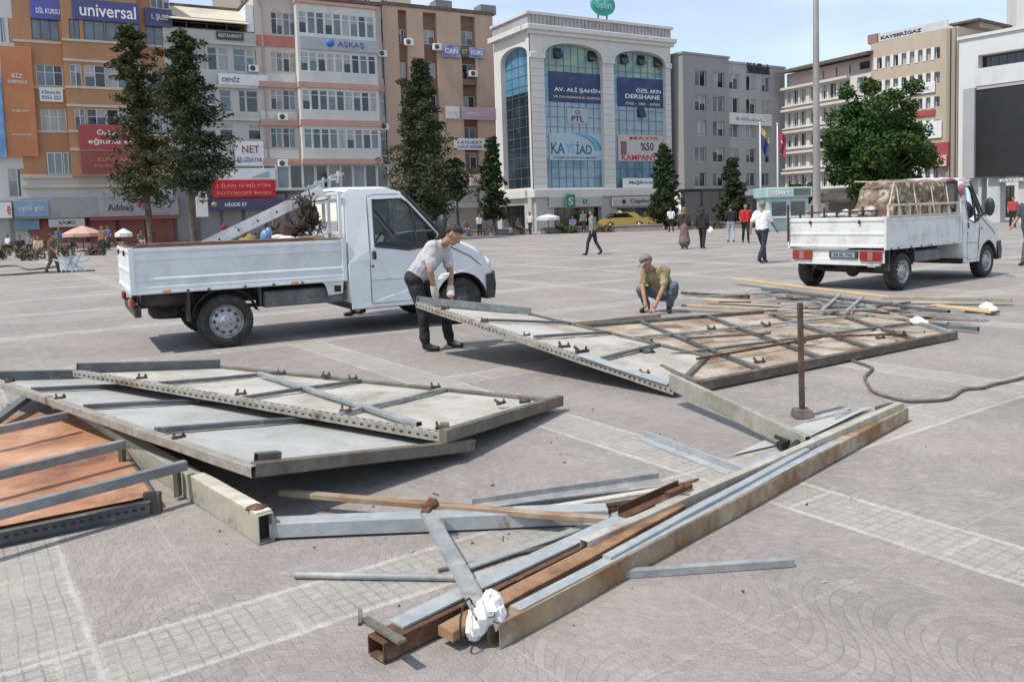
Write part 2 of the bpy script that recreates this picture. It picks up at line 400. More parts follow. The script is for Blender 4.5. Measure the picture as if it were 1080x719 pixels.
CLAMPM = mat('clamp_dark', (.055, .04, .032), (.10, .07, .05), 9, rough=.8, metal=.1, var=.25)
class Panel:
    """a framed sheet on four corner points A B C D (bilinear, so it can rack and twist); u runs A->B, v runs A->D"""
    def __init__(s, name, label, cat, A, B, C, Dd, group=None):
        s.c = [V(A), V(B), V(C), V(Dd)]
        lo = min(s.c, key=lambda p: p.z)
        cen = sum(s.c, V()) / 4
        s.root = empty(name, label, cat, (cen.x, cen.y, 0), 0, group); s.off = V((cen.x, cen.y, 0))
    def P(s, u, v, dz=0.0):
        A, B, C, Dd = s.c
        p = A * (1 - u) * (1 - v) + B * u * (1 - v) + C * u * v + Dd * (1 - u) * v
        return p + V((0, 0, dz)) - s.off
    def put(s, mb, name, m, bevel=.003, **k): return mb.build(name, m, s.root, bevel=bevel, **k)
    def sheet(s, m, dz=-.012, t=.01, u0=.012, u1=.988, v0=.02, v1=.98, sag=.012, n=14, name='sheet'):
        mb = MB(); top = []; k = n + 1
        for z in (dz, dz - t):
            for i in range(k):
                for j in range(k):
                    a = u0 + (u1 - u0) * i / n; b = v0 + (v1 - v0) * j / n
                    w = sag * math.sin(i * 1.9 + j * .7) * math.sin(math.pi * i / n) * math.sin(math.pi * j / n) if sag else 0
                    top.append(s.P(a, b, z - abs(w) * .6))
        fs = []
        for i in range(n):
            for j in range(n):
                q = (i * k + j, (i + 1) * k + j, (i + 1) * k + j + 1, i * k + j + 1); fs.append(q); fs.append(tuple(x + k * k for x in reversed(q)))
        mb.add(top, fs, 0, True)
        return s.put(mb, name, m, bevel=0)
    def edge(s, u0, v0, u1, v1, w, h, m, dz=0.0, name='frame_beam', hollow=False, seg=5):
        mb = MB()
        a, b = s.P(u0, v0, dz), s.P(u1, v1, dz)
        if hollow: mb.rtube(a, b, w, h, .005)
        else:
            for i in range(seg):
                t0, t1 = i / seg, (i + 1) / seg
                mb.bar(s.P(u0 + (u1 - u0) * t0, v0 + (v1 - v0) * t0, dz), s.P(u0 + (u1 - u0) * t1, v0 + (v1 - v0) * t1, dz), w, h)
        return s.put(mb, name, m)
    def perf(s, u0, v0, u1, v1, w, h, m, dz=0.0, n=40):
        """edge channel with a row of slots shown as dark recess blocks in its face"""
        mb = MB(); seg = 5
        for i in range(seg): t0, t1 = i / seg, (i + 1) / seg; mb.bar(s.P(u0 + (u1 - u0) * t0, v0 + (v1 - v0) * t0, dz), s.P(u0 + (u1 - u0) * t1, v0 + (v1 - v0) * t1, dz), w, h)
        a, b = s.P(u0, v0, dz), s.P(u1, v1, dz); d = (b - a).normalized(); r = d.cross(V((0, 0, 1))).normalized()
        for i in range(n):
            t = (i + .5) / n; L = (b - a).length / n * .19
            p = s.P(u0 + (u1 - u0) * t, v0 + (v1 - v0) * t, dz)
            for sg in (-1, 1):
                c = p + r * sg * (w / 2 + .0005)
                mb.bar(c - d * L, c + d * L, .003, h * .24, mi=1)
            c = p + V((0, 0, h / 2 + .0005)); mb.bar(c - d * L, c + d * L, w * .16, .003, mi=1)
        return s.put(mb, 'edge_rail', [m, DARK], bevel=0)
    def clip(s, u, v, dz=.02, m=None, a=0.0, sz=1.0):
        p = s.P(u, v, dz); mb = MB(); c, sn = math.cos(a), math.sin(a); d = V((c, sn, 0)) * sz; e = V((-sn, c, 0)) * sz
        mb.bar(p - d * .05, p + d * .05, .03 * sz, .02 * sz)
        mb.bar(p + d * .03, p + d * .035 + V((0, 0, .032 * sz)), .03 * sz, .012 * sz, (1, 0, 0)); mb.bar(p - d * .03 - e * .02, p - d * .03 + e * .05 + V((0, 0, .03 * sz)), .018 * sz, .018 * sz)
        return s.put(mb, 'clamp', CLAMPM, bevel=.002)

# --- upper white panel (centre left)
pn = Panel('dismantled_panel', 'white framed sheet panel on top of the stack, dark grey tube along its far end', 'panel',
           (-4.03, 7.41, .30), (-.43, 5.21, .19), (.37, 6.54, .085), G(231, 387, .12))
pn.sheet(SHEET)
pn.perf(0, 0, 1, 0, .06, .055, PERF, -.01, 60)
pn.edge(0, 1, 1, 1, .05, .05, OLIVE, -.01)
pn.edge(.993, -.03, .993, 1.02, .06, .085, OLIVE, .005, 'end_beam')
pn.edge(.0, .01, .0, 1.0, .06, .10, DKST, .03, 'end_tube', hollow=True)
for u in (.27, .52, .76): pn.edge(u, .03, u - .04, .98, .035, .03, GALV if u > .6 else DKST, .012, 'crossbar', seg=1)
pn.edge(.26, .74, .93, .03, .045, .03, GALV, .035, 'diagonal_bar', seg=1)
for u, v, a in ((.2, .06, .3), (.5, .06, .2), (.76, .07, .1), (.47, .95, .4), (.70, .96, .3), (.93, .70, .9), (.96, .80, .4), (.97, .05, .3), (.28, .86, .2), (.38, .97, .1)):
    pn.clip(u, v, .03, RUSTY if (u * 10) % 2 > .8 else OLIVE, a, .9)
b = MB(); b.box(pn.P(.98, .03, 0) - V((.03, .03, .02)), pn.P(.98, .03, 0) + V((.03, .03, .07))); pn.put(b, 'corner_lug', OLIVE)

# --- lower bluish panel
pn = Panel('dismantled_panel', 'long bluish white sheet panel with grey crossbars, underneath the upper white panel', 'panel',
           (-4.84, 7.44, .25), (-1.38, 4.21, .32), (-.29, 5.36, .085), (-3.75, 8.59, .03))
pn.sheet(SHEETB, sag=.008)
pn.edge(0, 0, 1, 0, .055, .06, PERF, -.01)
pn.edge(0, 1, 1, 1, .05, .05, OLIVE, -.01)
pn.edge(.993, 0, .993, 1.01, .06, .075, OLIVE, -.005, 'end_beam')
pn.edge(.004, -.02, .004, 1.0, .07, .09, DKST, .03, 'end_tube', hollow=True)
for u in (.21, .46, .72): pn.edge(u, .03, u - .015, .98, .045, .035, DKST, .014, 'crossbar', seg=1)
for u, v in ((.365, .02), (.10, .02), (.80, .015)): pn.clip(u, v, .03, RUSTY, .6, .8)
b = MB(); p = pn.P(.982, .03, .02); d = (pn.P(.982, .2, .02) - p).normalized(); b.rtube(p, p + d * .14, .05, .10, .004); pn.put(b, 'corner_post_stub', OLIVE)

# --- orange plywood panel in the near left corner
F0 = G(162, 541, 0); uu = (G(0, 575, 0) - F0); uu.normalize(); vv = V((-uu.y, uu.x, 0)) * (-1 if V((-uu.y, uu.x, 0)).y < 0 else 1)
q = lambda a, b_, z: F0 + uu * a + vv * b_ + V((0, 0, z))
pn = Panel('plywood_panel', 'rust stained orange plywood panel in a dark steel frame, left end of the stack', 'panel',
           q(1.5, 0, .10), q(0, 0, .10), q(0, 2.9, .10), q(1.5, 2.9, .10))
pn.sheet(PLYO, dz=0, t=.02, u0=0, u1=1, v0=.0, v1=1, sag=.01)
b = MB(); b.chan(q(1.5, -.01, .045) - pn.off, q(.02, -.01, .045) - pn.off, .085, .04, .006, upv=(vv * -1)); pn.put(b, 'front_channel', DKST)
b = MB()
for i in range(34):
    c = q(.06 + i * .043, -.052, .055) - pn.off; b.bar(c - uu * .011, c + uu * .011, .004, .014)
b.build('slot_row', DARK, pn.root)
pn.edge(1, .02, 1, 1, .05, .09, OLIVE, -.05, 'frame_beam')
b = MB(); b.box(q(-.03, -.03, 0) - pn.off, q(.03, .05, .12) - pn.off); pn.put(b, 'corner_post', OLIVE)
for (x0, y0, x1, y1, z) in ((-60, 557, 196, 490, .22), (-60, 514, 131, 468, .24), (-60, 466, 70, 438, .24)):
    b = MB(); b.rtube(G(x0, y0, z) - pn.off, G(x1, y1, z) - pn.off, .05, .055, .004); pn.put(b, 'cross_tube', mat('mid_grey_tube', (.175, .185, .19), (.25, .255, .255), 5, rough=.6, metal=.1, var=.12))
for (x, y, z) in ((128, 470, .2), (186, 495, .18)):
    b = MB(); t = G(x, y, z) - pn.off; b.bar(V((t.x, t.y, .02)), t, .05, .03, (1, 0, 0)); pn.put(b, 'tube_bracket', OLIVE)
b = MB(); b.bar(G(-30, 463, .12) - pn.off, G(30, 418, .22) - pn.off, .07, .05); pn.put(b, 'diagonal_tube', DKST)

def lone(name, label, cat, fn, m, group=None, bevel=.003):
    mb = MB(); fn(mb); return tag(mb.build(name, m, recentre=True, bevel=bevel), label, cat, group)

# cream painted box beam sticking out from below the stack
root = empty('steel_beam', 'cream painted box beam sticking out from under the bluish panel, its end open', 'beam', G(285, 566, 0))
o_ = wmb(root); a, c = G(281, 557, .078), G(60, 425, .078)
d = (a - c).normalized(); r_ = d.cross(V((0, 0, 1)))
b = MB(); b.rtube(a + o_, c + o_, .085, .15, .007); b.build('box_section', CREAM, root, bevel=.003)
b = MB(); b.bar(a + o_ - d * .06, a + o_ - d * .05, .068, .13); b.build('end_shade_plate', DARK, root)  # added dark plate stands for the shade inside the open end
b = MB(); b.bar(a + o_ - d * .02 + V((0, 0, .08)), a + o_ - d * .9 + V((0, 0, .08)), .085, .006); b.build('paint_flake_strip', mat('peeling_paper', (.56, .55, .50), (.46, .42, .34), 7, rough=.8), root)
b = MB(); b.ell(a + o_ - d * .10 + V((0, 0, .085)), (.055, .05, .012), 10, jit=.25); b.build('rust_crust', RUSTY, root)

# pale blue flat beam running right from it
lone('flat_bar', 'light blue grey flat bar with a rusty lower edge, lying behind the bent bracket', 'steel bar',
     lambda m: (m.bar(G(287, 556, .05), G(640, 541, .045), .11, .075), m.bar(G(288, 563, .012), G(640, 547, .012), .05, .02, mi=1)), [BLUEG, RUSTY])
lone('steel_strip', 'rust brown strip running from under the white panels to the bent bracket', 'steel strip',
     lambda m: m.bar(G(296, 519, .10), G(642, 548, .085), .05, .03), mat('rusty_orange_strip', (.24, .13, .065), (.33, .27, .20), 1.4, .45, .6, rough=.7, var=.2))
lone('steel_strip', 'pale grey slotted strip farthest from the viewer in the scrap pile, end pointing right', 'steel strip',
     lambda m: m.angle(G(498, 533, .02), G(695, 505, .05), .075, .04, .005), GALV)
lone('steel_strip', 'whitish thin strip just in front of the slotted strip', 'steel strip',
     lambda m: m.bar(G(545, 541, .03), G(700, 516, .04), .05, .02), mat('whitish_strip', (.52, .49, .43), (.40, .32, .24), 4, rough=.6))
lone('rusty_channel', 'dark rusty channel piece lying crosswise in the middle of the scrap pile', 'steel channel',
     lambda m: m.chan(G(526, 553, .0), G(690, 540, .0), .07, .05, .006), RUSTY)
lone('steel_strip', 'grey green flat strip slanting towards the long beams', 'steel strip',
     lambda m: m.bar(G(492, 598, .02), G(655, 541, .03), .05, .012), mat('green_grey_strip', (.29, .32, .31), (.36, .36, .33), 5, rough=.6, metal=.1))
lone('steel_rod', 'thin dark rod below the slanting grey strip', 'rod', lambda m: m.tube([G(462, 601, .012), G(560, 580, .016), G(650, 560, .02)], .009, 6), OLIVE)
lone('rusty_bracket', 'short rusty angle piece poking out behind the long beams', 'bracket',
     lambda m: (m.angle(G(652, 543, .05), G(715, 515, .08), .06, .05, .006), m.bar(G(712, 512, .06), G(735, 506, .12), .05, .012)), RUSTY)
lone('galvanised_pipe', 'thin light grey pipe lying flat on the paving left of the long beams', 'pipe',
     lambda m: m.tube([G(311, 606, .018), G(500, 609, .018), G(640, 604, .018)], .017, 8), GALV)
lone('galvanised_pipe', 'pale bar sticking out to the right from under the long beams', 'pipe',
     lambda m: m.rtube(G(560, 611, .02), G(836, 592, .02), .035, .035, .003), GALV)
# bent bracket: broad flat bar leaning over the pile
root = empty('flat_bar', 'broad galvanised flat bar leaning diagonally down onto the white plastic wrap', 'steel bar', G(480, 610, 0)); o_ = wmb(root)
p0, p1 = G(450, 541, .15) + o_, G(512, 652, .13) + o_
b = MB(); b.chan(p0, p1, .075, .014, .005); b.build('bar', GALV, root, bevel=.002)
b = MB(); b.bar(p0 + V((-.01, 0, 0)), p0 + V((.03, .06, .05)), .045, .02); b.ell(p0 + V((.02, .03, .03)), (.045, .02, .025), 8, jit=.2); b.build('rusty_hook', RUSTY, root)

# long twin beams in the foreground
root = empty('steel_beam', 'nearest long box beam with tan rusty side, near end wrapped in white plastic', 'beam', G(530, 665, 0)); o_ = wmb(root)
e0, e1 = G(520, 668, .05), G(953, 436, .055)
b = MB(); b.rtube(e0 + o_, e1 + o_, .07, .10, .005); b.build('box_section', TANST, root, bevel=.003)
b = MB(); d = (e1 - e0).normalized(); b.bar(e0 + o_ + V((0, 0, .054)) + d * .12, e1 + o_ + V((0, 0, .054)) - d * 1.2, .056, .004); b.build('top_strip', BLUEG, root)
root = empty('steel_beam', 'second long beam behind the nearest one, blue grey with a rusty open near end', 'beam', G(400, 690, 0)); o_ = wmb(root)
s0, s1 = G(400, 690, .06), G(640, 562, .07)
b = MB(); b.rtube(G(396, 684, .045) + o_, G(648, 562, .05) + o_, .10, .075, .007); b.build('box_section', RUSTY, root, bevel=.002)
b = MB(); b.bar(G(418, 658, .09) + o_, G(655, 546, .095) + o_, .085, .01); b.build('cover_plate', BLUEG, root)
b = MB(); b.bar(G(384, 652, .09) + o_, G(424, 676, .125) + o_, .035, .012); b.bar(G(380, 658, .09) + o_, G(380, 643, .11) + o_, .016, .016); b.build('end_lug', OLIVE, root)
lone('steel_beam', 'third long beam with tan top, lying behind the two near beams and reaching the far end', 'beam',
     lambda m: m.rtube(G(616, 576, .10), G(950, 428, .12), .05, .06, .004), mat('tan_grey_steel', (.40, .37, .30), (.48, .46, .42), 2.2, .42, .6, rough=.55, metal=.1, var=.18, c3=(.25, .15, .08), s3=2.4, lo3=.57, hi3=.68))
lone('timber_batten', 'orange brown timber batten wedged between the long beams', 'batten',
     lambda m: m.bar(G(470, 668, .06), G(716, 534, .10), .085, .04), mat('orange_batten', (.28, .165, .09), (.15, .075, .042), 3, rough=.75, var=.25))
lone('steel_strip', 'blue grey flat strip along the gap between the long beams', 'steel strip',
     lambda m: m.bar(G(640, 588, .11), G(850, 474, .12), .045, .02), BLUEG)
lone('rusty_clamp', 'dark rusty clamp lying on the long beams halfway along', 'clamp',
     lambda m: (m.bar(G(704, 522, .15), G(728, 512, .16), .035, .03), m.tube([G(716, 517, .16), G(722, 512, .19)], .012, 6)), RUSTY)
lone('dark_clamp', 'dark clamp wedged at the crossing of the slanting beam and the long beams', 'clamp',
     lambda m: (m.bar(G(822, 470, .06), G(846, 462, .08), .05, .05), m.tube([G(832, 466, .09), G(818, 460, .10)], .015, 6), m.bar(G(834, 474, .06), G(848, 462, .12), .04, .04)), DARK)
lone('small_bracket', 'small grey angle bracket standing at the far end of the long beams', 'bracket',
     lambda m: (m.bar(G(926, 432, .04), G(940, 428, .10), .05, .05), m.bar(G(936, 436, .05), G(950, 430, .05), .03, .03)), OLIVE)
lone('flat_plate', 'bluish white plate with torn edge lying flat behind the long beams', 'plate',
     lambda m: (m.add([G(770, 480, .012), G(850, 462, .012), G(920, 428, .03), G(870, 436, .03)], [(0, 1, 2, 3)]), m.bar(G(850, 444, .035), G(905, 430, .045), .012, .01), m.bar(G(880, 440, .04), G(897, 430, .06), .012, .01)), SHEETB)
lone('steel_beam', 'slanting grey box beam propped on the corner of the lifted panel', 'beam',
     lambda m: m.rtube(G(708, 402, .20), G(852, 470, .09), .045, .13, .005), mat('olive_grey_beam', (.25, .24, .19), (.34, .335, .29), 2.2, .42, .62, rough=.55, metal=.1, var=.15, c3=(.30, .22, .12), s3=2.6, lo3=.6, hi3=.7))
lone('angle_bar', 'light blue grey angle bar lying on the paved band behind the long beams', 'angle bar',
     lambda m: m.angle(G(679, 462, .0), G(785, 503, .0), .06, .06, .006), BLUEG)
lone('angle_bar', 'short pale strip beside the light angle bar', 'angle bar', lambda m: m.bar(G(775, 500, .015), G(850, 464, .02), .09, .012), BLUEG)
# plastic wrap
mb = MB(); c = G(508, 648, .11)
random.seed(5)
for dx, dy, dz, r in ((0, 0, 0, (.045, .055, .06)), (.035, .03, .015, (.05, .05, .05)), (-.03, .0, -.03, (.03, .04, .055)), (.04, .07, .04, (.04, .045, .035)), (.065, .02, -.01, (.03, .04, .05))):
    mb.ell(c + V((dx, dy - .02, dz)), r, 11, jit=.26)
mb.sm = [False] * len(mb.f)
wr = tag(mb.build('plastic_wrap', PLWHITE, recentre=True), 'white plastic bag tied round the near end of the long beams', 'plastic wrap')
mb = MB(); o0 = wr.location
mb.tube([c - o0 + V((-.055 + .02 * math.cos(a), -.035 + .075 * math.cos(a), .075 * math.sin(a))) for a in [k * math.pi / 6 for k in range(13)]], .004, 5); mb.build('tie', DARK, wr)

# --- lifted panel held by the man
L0 = G(441, 320, .62); R0 = G(713, 411, .07); E0 = G(558, 331, .36); F0_ = G(748, 376, .06)
pn = Panel('lifted_panel', 'white framed panel tilted up at one corner by the standing worker', 'panel', L0, R0, F0_, E0)
LP = pn
pn.sheet(SHEET, sag=.02)
pn.perf(0, 0, 1, 0, .075, .06, PERF, -.01, 64)
pn.edge(0, 1, 1, 1, .05, .045, OLIVE, -.01)
pn.edge(.005, -.01, .005, 1.0, .08, .085, mat('grey_end_tube', (.28, .29, .29), (.36, .37, .36), 5, rough=.5, metal=.2, var=.15), .04, 'end_tube', hollow=True)
pn.edge(.995, 0, .995, 1, .05, .06, OLIVE, -.005, 'end_beam')
pn.edge(.70, .0, .985, .01, .13, .012, BLUEG, .035, 'flat_plate', seg=1)
for u in (.25, .48, .74): pn.edge(u, .12, u + .02, .98, .035, .03, DKST, .012, 'crossbar', seg=1)
for u, v, a, s_ in ((.12, .03, .3, 1), (.3, .04, .1, .9), (.62, .06, .2, 1.2), (.68, .08, .5, 1.4), (.9, .05, .3, .9), (.48, .04, 0, .8)): pn.clip(u, v, .035, RUSTY if s_ > 1 else OLIVE, a, s_)
# --- big panel flat on the ground behind it
pn = Panel('floor_panel', 'wide rust stained panel grid lying flat in front of the crouching worker', 'panel', G(738, 405, .075), G(1007, 352, .065), G(905, 321, .06), G(600, 345, .09))
pn.sheet(SHEETR, dz=-.02, sag=.02, n=18)
pn.edge(0, 0, 1, 0, .07, .085, mat('brown_grey_frame', (.095, .075, .06), (.155, .13, .105), 5, rough=.65, metal=.1, var=.2), -.01, 'front_beam')
pn.edge(0, 0, 0, .98, .05, .05, OLIVE, 0); pn.edge(1, 0, 1, 1, .05, .05, GALV, 0); pn.edge(0, 1, 1, 1, .05, .05, OLIVE, 0)
pn.edge(.002, 1.0, .30, 1.06, .07, .07, WOODG, .03, 'rear_batten')
for v in (.34, .66): pn.edge(0, v, 1, v - .03, .045, .028, OLIVE if v < .5 else GALV, .01, 'long_bar')
for u in (.2, .42, .62, .82): pn.edge(u, .02, u + .02, .98, .04, .03, DKST if u < .7 else OLIVE, .012, 'crossbar')
for (u0, v0, u1, v1, m, w) in ((.1, .2, .55, .24, RUSTY, .03), (.2, .5, .45, .42, OLIVE, .04), (.52, .28, .78, .10, RUSTY, .025), (.6, .86, .98, .70, GALV, .06)):
    pn.edge(u0, v0, u1, v1, w, .025, m, .045, 'loose_strip', seg=1)
for u, v, a, s_ in ((.22, .05, .3, 1.1), (.02, .35, .5, 1.6), (.08, .5, .2, 1.3), (.45, .2, .1, 1.2), (.7, .08, .3, 1.1), (.5, .56, .7, 1.3), (.33, .62, .2, 1.1), (.78, .07, .1, 1.5)): pn.clip(u, v, .05, RUSTY, a, s_)

# --- boards and bars piled by the second truck
lst = [
 ('timber_plank', 'long yellowish plank nearest the rear of the second truck', 'plank', (774, 294), (936, 313), .12, .12, .03, WOODP),
 ('timber_plank', 'greyish plank with pale end on the right of the board pile', 'plank', (930, 314), (1067, 316), .10, .16, .05, WOODG),
 ('timber_plank', 'short yellow plank at the right end of the pile below the grey plank', 'plank', (985, 322), (1050, 329), .05, .2, .03, WOODP),
 ('timber_plank', 'bare plank lying across the middle of the board pile', 'plank', (720, 322), (900, 330), .09, .10, .03, mat('brown_timber', (.34, .25, .15), (.43, .33, .2), 3, rough=.75, var=.2)),
 ('timber_plank', 'weathered plank to the left of the pile, behind the crouching worker', 'plank', (745, 316), (822, 320), .07, .11, .03, WOODP),
 ('steel_bar', 'dark steel bar slanting across the board pile towards the right', 'steel bar', (804, 305), (1001, 329), .11, .05, .05, DKST),
 ('steel_bar', 'dark grey bar in front of the pile with a lug at its right end', 'steel bar', (966, 340), (1032, 347), .06, .05, .05, DKST),
 ('steel_bar', 'second dark bar lower in the pile', 'steel bar', (830, 312), (985, 333), .06, .05, .04, OLIVE),
 ('steel_bar', 'grey bar lying between the pile and the rusty panel', 'steel bar', (830, 342), (975, 350), .06, .09, .03, GALV),
 ('steel_bar', 'twisted brown bar just right of the crouching worker', 'steel bar', (719, 309), (790, 313), .05, .07, .05, RUSTY),
 ('steel_bar', 'thin pale bar to the right of the crouching worker', 'steel bar', (735, 313), (812, 309), .09, .04, .03, GALV),
 ('steel_bar', 'pale strut crossing the pile near its left end', 'steel bar', (867, 327), (886, 311), .12, .05, .03, GALV),
 ('steel_bar', 'second pale strut crossing the pile', 'steel bar', (893, 328), (910, 313), .12, .05, .03, GALV),
 ('steel_bar', 'weathered bar lying to the right of the pile in front of the grey plank', 'steel bar', (905, 330), (1000, 341), .08, .06, .03, WOODG),
]
for nm, lb, ct, a, c, z, w, h, m in lst:
    lone(nm, lb, ct, (lambda m_, a=a, c=c, z=z, w=w, h=h: m_.bar(G(*a, z), G(*c, z * .9), w, h)), m, bevel=.004)
random.seed(11)
def scrapbits(m):
    for i in range(30):
        x = random.uniform(790, 1010); y = 312 + (x - 790) * .09 + random.uniform(-5, 7)
        p = G(x, y, random.uniform(.02, .09)); a = random.uniform(-.7, .5); l = random.uniform(.12, .5)
        m.bar(p - V((math.cos(a), math.sin(a), 0)) * l, p + V((math.cos(a), math.sin(a), random.uniform(-.05, .08))) * l, random.uniform(.02, .06), .02, mi=random.choice([0, 1, 2, 3]))
mb = MB(); scrapbits(mb); tag(mb.build('scrap_offcuts', [RUSTY, OLIVE, WOODG, GALV], recentre=True), 'tangle of small steel and timber offcuts heaped under the boards', 'scrap', kind='stuff')
for (x, y, r, lb) in ((1040, 324, .07, 'white crumpled plastic scrap on the right end of the board pile'), (968, 339, .06, 'white crumpled plastic scrap beside the dark bar of the pile')):
    mb = MB(); random.seed(int(x)); mb.ell(G(x, y, .09), (r * 1.5, r, r), 10, jit=.25); mb.ell(G(x + 7, y + 2, .07), (r, r, r * .7), 10, jit=.25)
    tag(mb.build('plastic_scrap', PLWHITE, recentre=True), lb, 'plastic scrap')

random.seed(77); mb = MB()   # chips of rust, paint and timber round the beams
for i in range(150):
    x, y = random.choice([(random.gauss(560, 130), random.gauss(590, 40)), (random.gauss(330, 110), random.gauss(520, 45)), (random.gauss(780, 110), random.gauss(450, 50)), (random.gauss(870, 90), random.gauss(345, 18)), (random.gauss(560, 60), random.gauss(560, 20))])
    if y < 325: continue
    p = G(x, y, .004); a = random.uniform(0, 6.28); l = random.uniform(.003, .012) * (2.5 if random.random() < .06 else 1)
    mb.bar(p - V((math.cos(a), math.sin(a), 0)) * l, p + V((math.cos(a), math.sin(a), 0)) * l, random.uniform(.004, .011), .005, mi=random.choice([0, 0, 1, 2, 3]))
tag(mb.build('debris_chips', [RUSTY, OLIVE, WOODG, SHEET], recentre=True), 'small chips of rust, paint and timber scattered on the paving', 'debris', kind='stuff')
MB.JIT = 0.0
# --- upright rusty post on a block
root = empty('post_with_base', 'thin rusty steel post standing upright on a small concrete block', 'post', G(846, 440, 0))
b = MB(); b.rtube((0, 0, .06), (-.012, 0, .88), .036, .036, .004, (0, 1, 0)); b.build('post', mat('dark_rust', (.065, .042, .032), (.115, .07, .05), 8, rough=.8, var=.25), root, bevel=.002)
b = MB(); b.add([(-.075, -.065, 0), (.075, -.065, 0), (.075, .065, 0), (-.075, .065, 0), (-.06, -.05, .07), (.065, -.05, .065), (.06, .05, .07), (-.06, .055, .07)], [(0, 3, 2, 1), (4, 5, 6, 7), (0, 1, 5, 4), (1, 2, 6, 5), (2, 3, 7, 6), (3, 0, 4, 7)])
b.build('base_block', mat('stained_concrete', (.12, .10, .085), (.18, .15, .125), 9, rough=.85, var=.2, bump=.3), root, bevel=.008)
# --- cable
pts = [(893, 377), (905, 382), (918, 386), (922, 390), (915, 398), (913, 405), (920, 412), (935, 418), (955, 421), (980, 422), (1002, 419), (1020, 412), (1035, 408), (1048, 405), (1062, 403), (1080, 396), (1110, 385)]
def catm(P, k=5):
    out = []
    for i in range(len(P) - 1):
        p0, p1, p2, p3 = P[max(i - 1, 0)], P[i], P[i + 1], P[min(i + 2, len(P) - 1)]
        for j in range(k):
            t = j / k; out.append(.5 * ((2 * p1) + (p2 - p0) * t + (2 * p0 - 5 * p1 + 4 * p2 - p3) * t * t + (3 * p1 - p0 - 3 * p2 + p3) * t ** 3))
    return out + [P[-1]]
mb = MB(); random.seed(31); cp = catm([G(x, y, .016) + V((random.uniform(-.02, .02), random.uniform(-.05, .05), 0)) for x, y in pts], 8); mb.tube(cp, .0145, 8)
tag(mb.build('cable', CABLEM, recentre=True), 'thick dusty dark cable winding over the paving at the right edge', 'cable')
# --- hose and scrap at the far left
for k, (pl, lb) in enumerate((([(-20, 291), (20, 289), (45, 287), (100, 285)], 'thin dark pipe lying on the paving at the far left'), ([(-20, 283), (15, 280), (30, 284), (60, 281)], 'bent dark hose behind the thin pipe at the far left'))):
    mb = MB(); mb.tube(catm([G(x, y, .04) for x, y in pl]), .04, 6); tag(mb.build('scrap_pipe', OLIVE, recentre=True), lb, 'pipe')
# ================================================================ pickup trucks
TWHITE = mat('truck_white_paint', (.70, .73, .75), (.62, .65, .67), 2.2, .45, .7, rough=.38, var=.05, coat=.15, vs=30)
TDIRTY = mat('truck_dirty_white', (.66, .67, .66), (.50, .49, .46), 2.8, .46, .7, rough=.45, var=.08, c3=(.30, .20, .13), s3=5.5, lo3=.66, hi3=.74, vs=30)
BEDW = mat('truck_bed_white', (.68, .71, .72), (.56, .585, .59), 2.4, .44, .68, rough=.42, var=.06, vs=25, c3=(.33, .28, .22), s3=6, lo3=.70, hi3=.78)
BLACKPL = mat('black_plastic', (.022, .023, .025), (.04, .04, .042), 5, rough=.5, var=.15)
CHASSIS = mat('chassis_black', (.028, .027, .026), (.065, .055, .045), 6, .42, .62, rough=.7, var=.25)
UNDERG = mat('underbody_grey', (.17, .175, .18), (.11, .11, .11), 5, .4, .6, rough=.6, var=.2)
TYRE = mat('tyre_rubber', (.022, .021, .02), (.06, .056, .05), 9, .45, .7, rough=.8, var=.2)
RIM = mat('steel_rim', (.42, .44, .45), (.27, .28, .29), 7, .42, .66, rough=.4, metal=.6, var=.1)
RIMD = mat('rim_dark', (.05, .05, .05), rough=.6, var=.1)
REDL = mat('red_lamp', (.25, .025, .02), rough=.15, var=.05, coat=.6)
AMBER = mat('amber_lamp', (.65, .22, .04), rough=.2, var=.05, coat=.5)
SEATM = mat('seat_fabric', (.06, .06, .065), (.04, .04, .04), 20, rough=.9, var=.1)
BROWNED = mat('brown_rail', (.20, .105, .085), (.13, .08, .065), 6, rough=.75, var=.2)
CARGL = glass('car_glass', (.55, .60, .60))
CHROMEP = mat('plate_white', (.74, .75, .75), rough=.4, var=.04)
DKTXT = mat('dark_lettering', (.03, .035, .05), rough=.6, var=0)

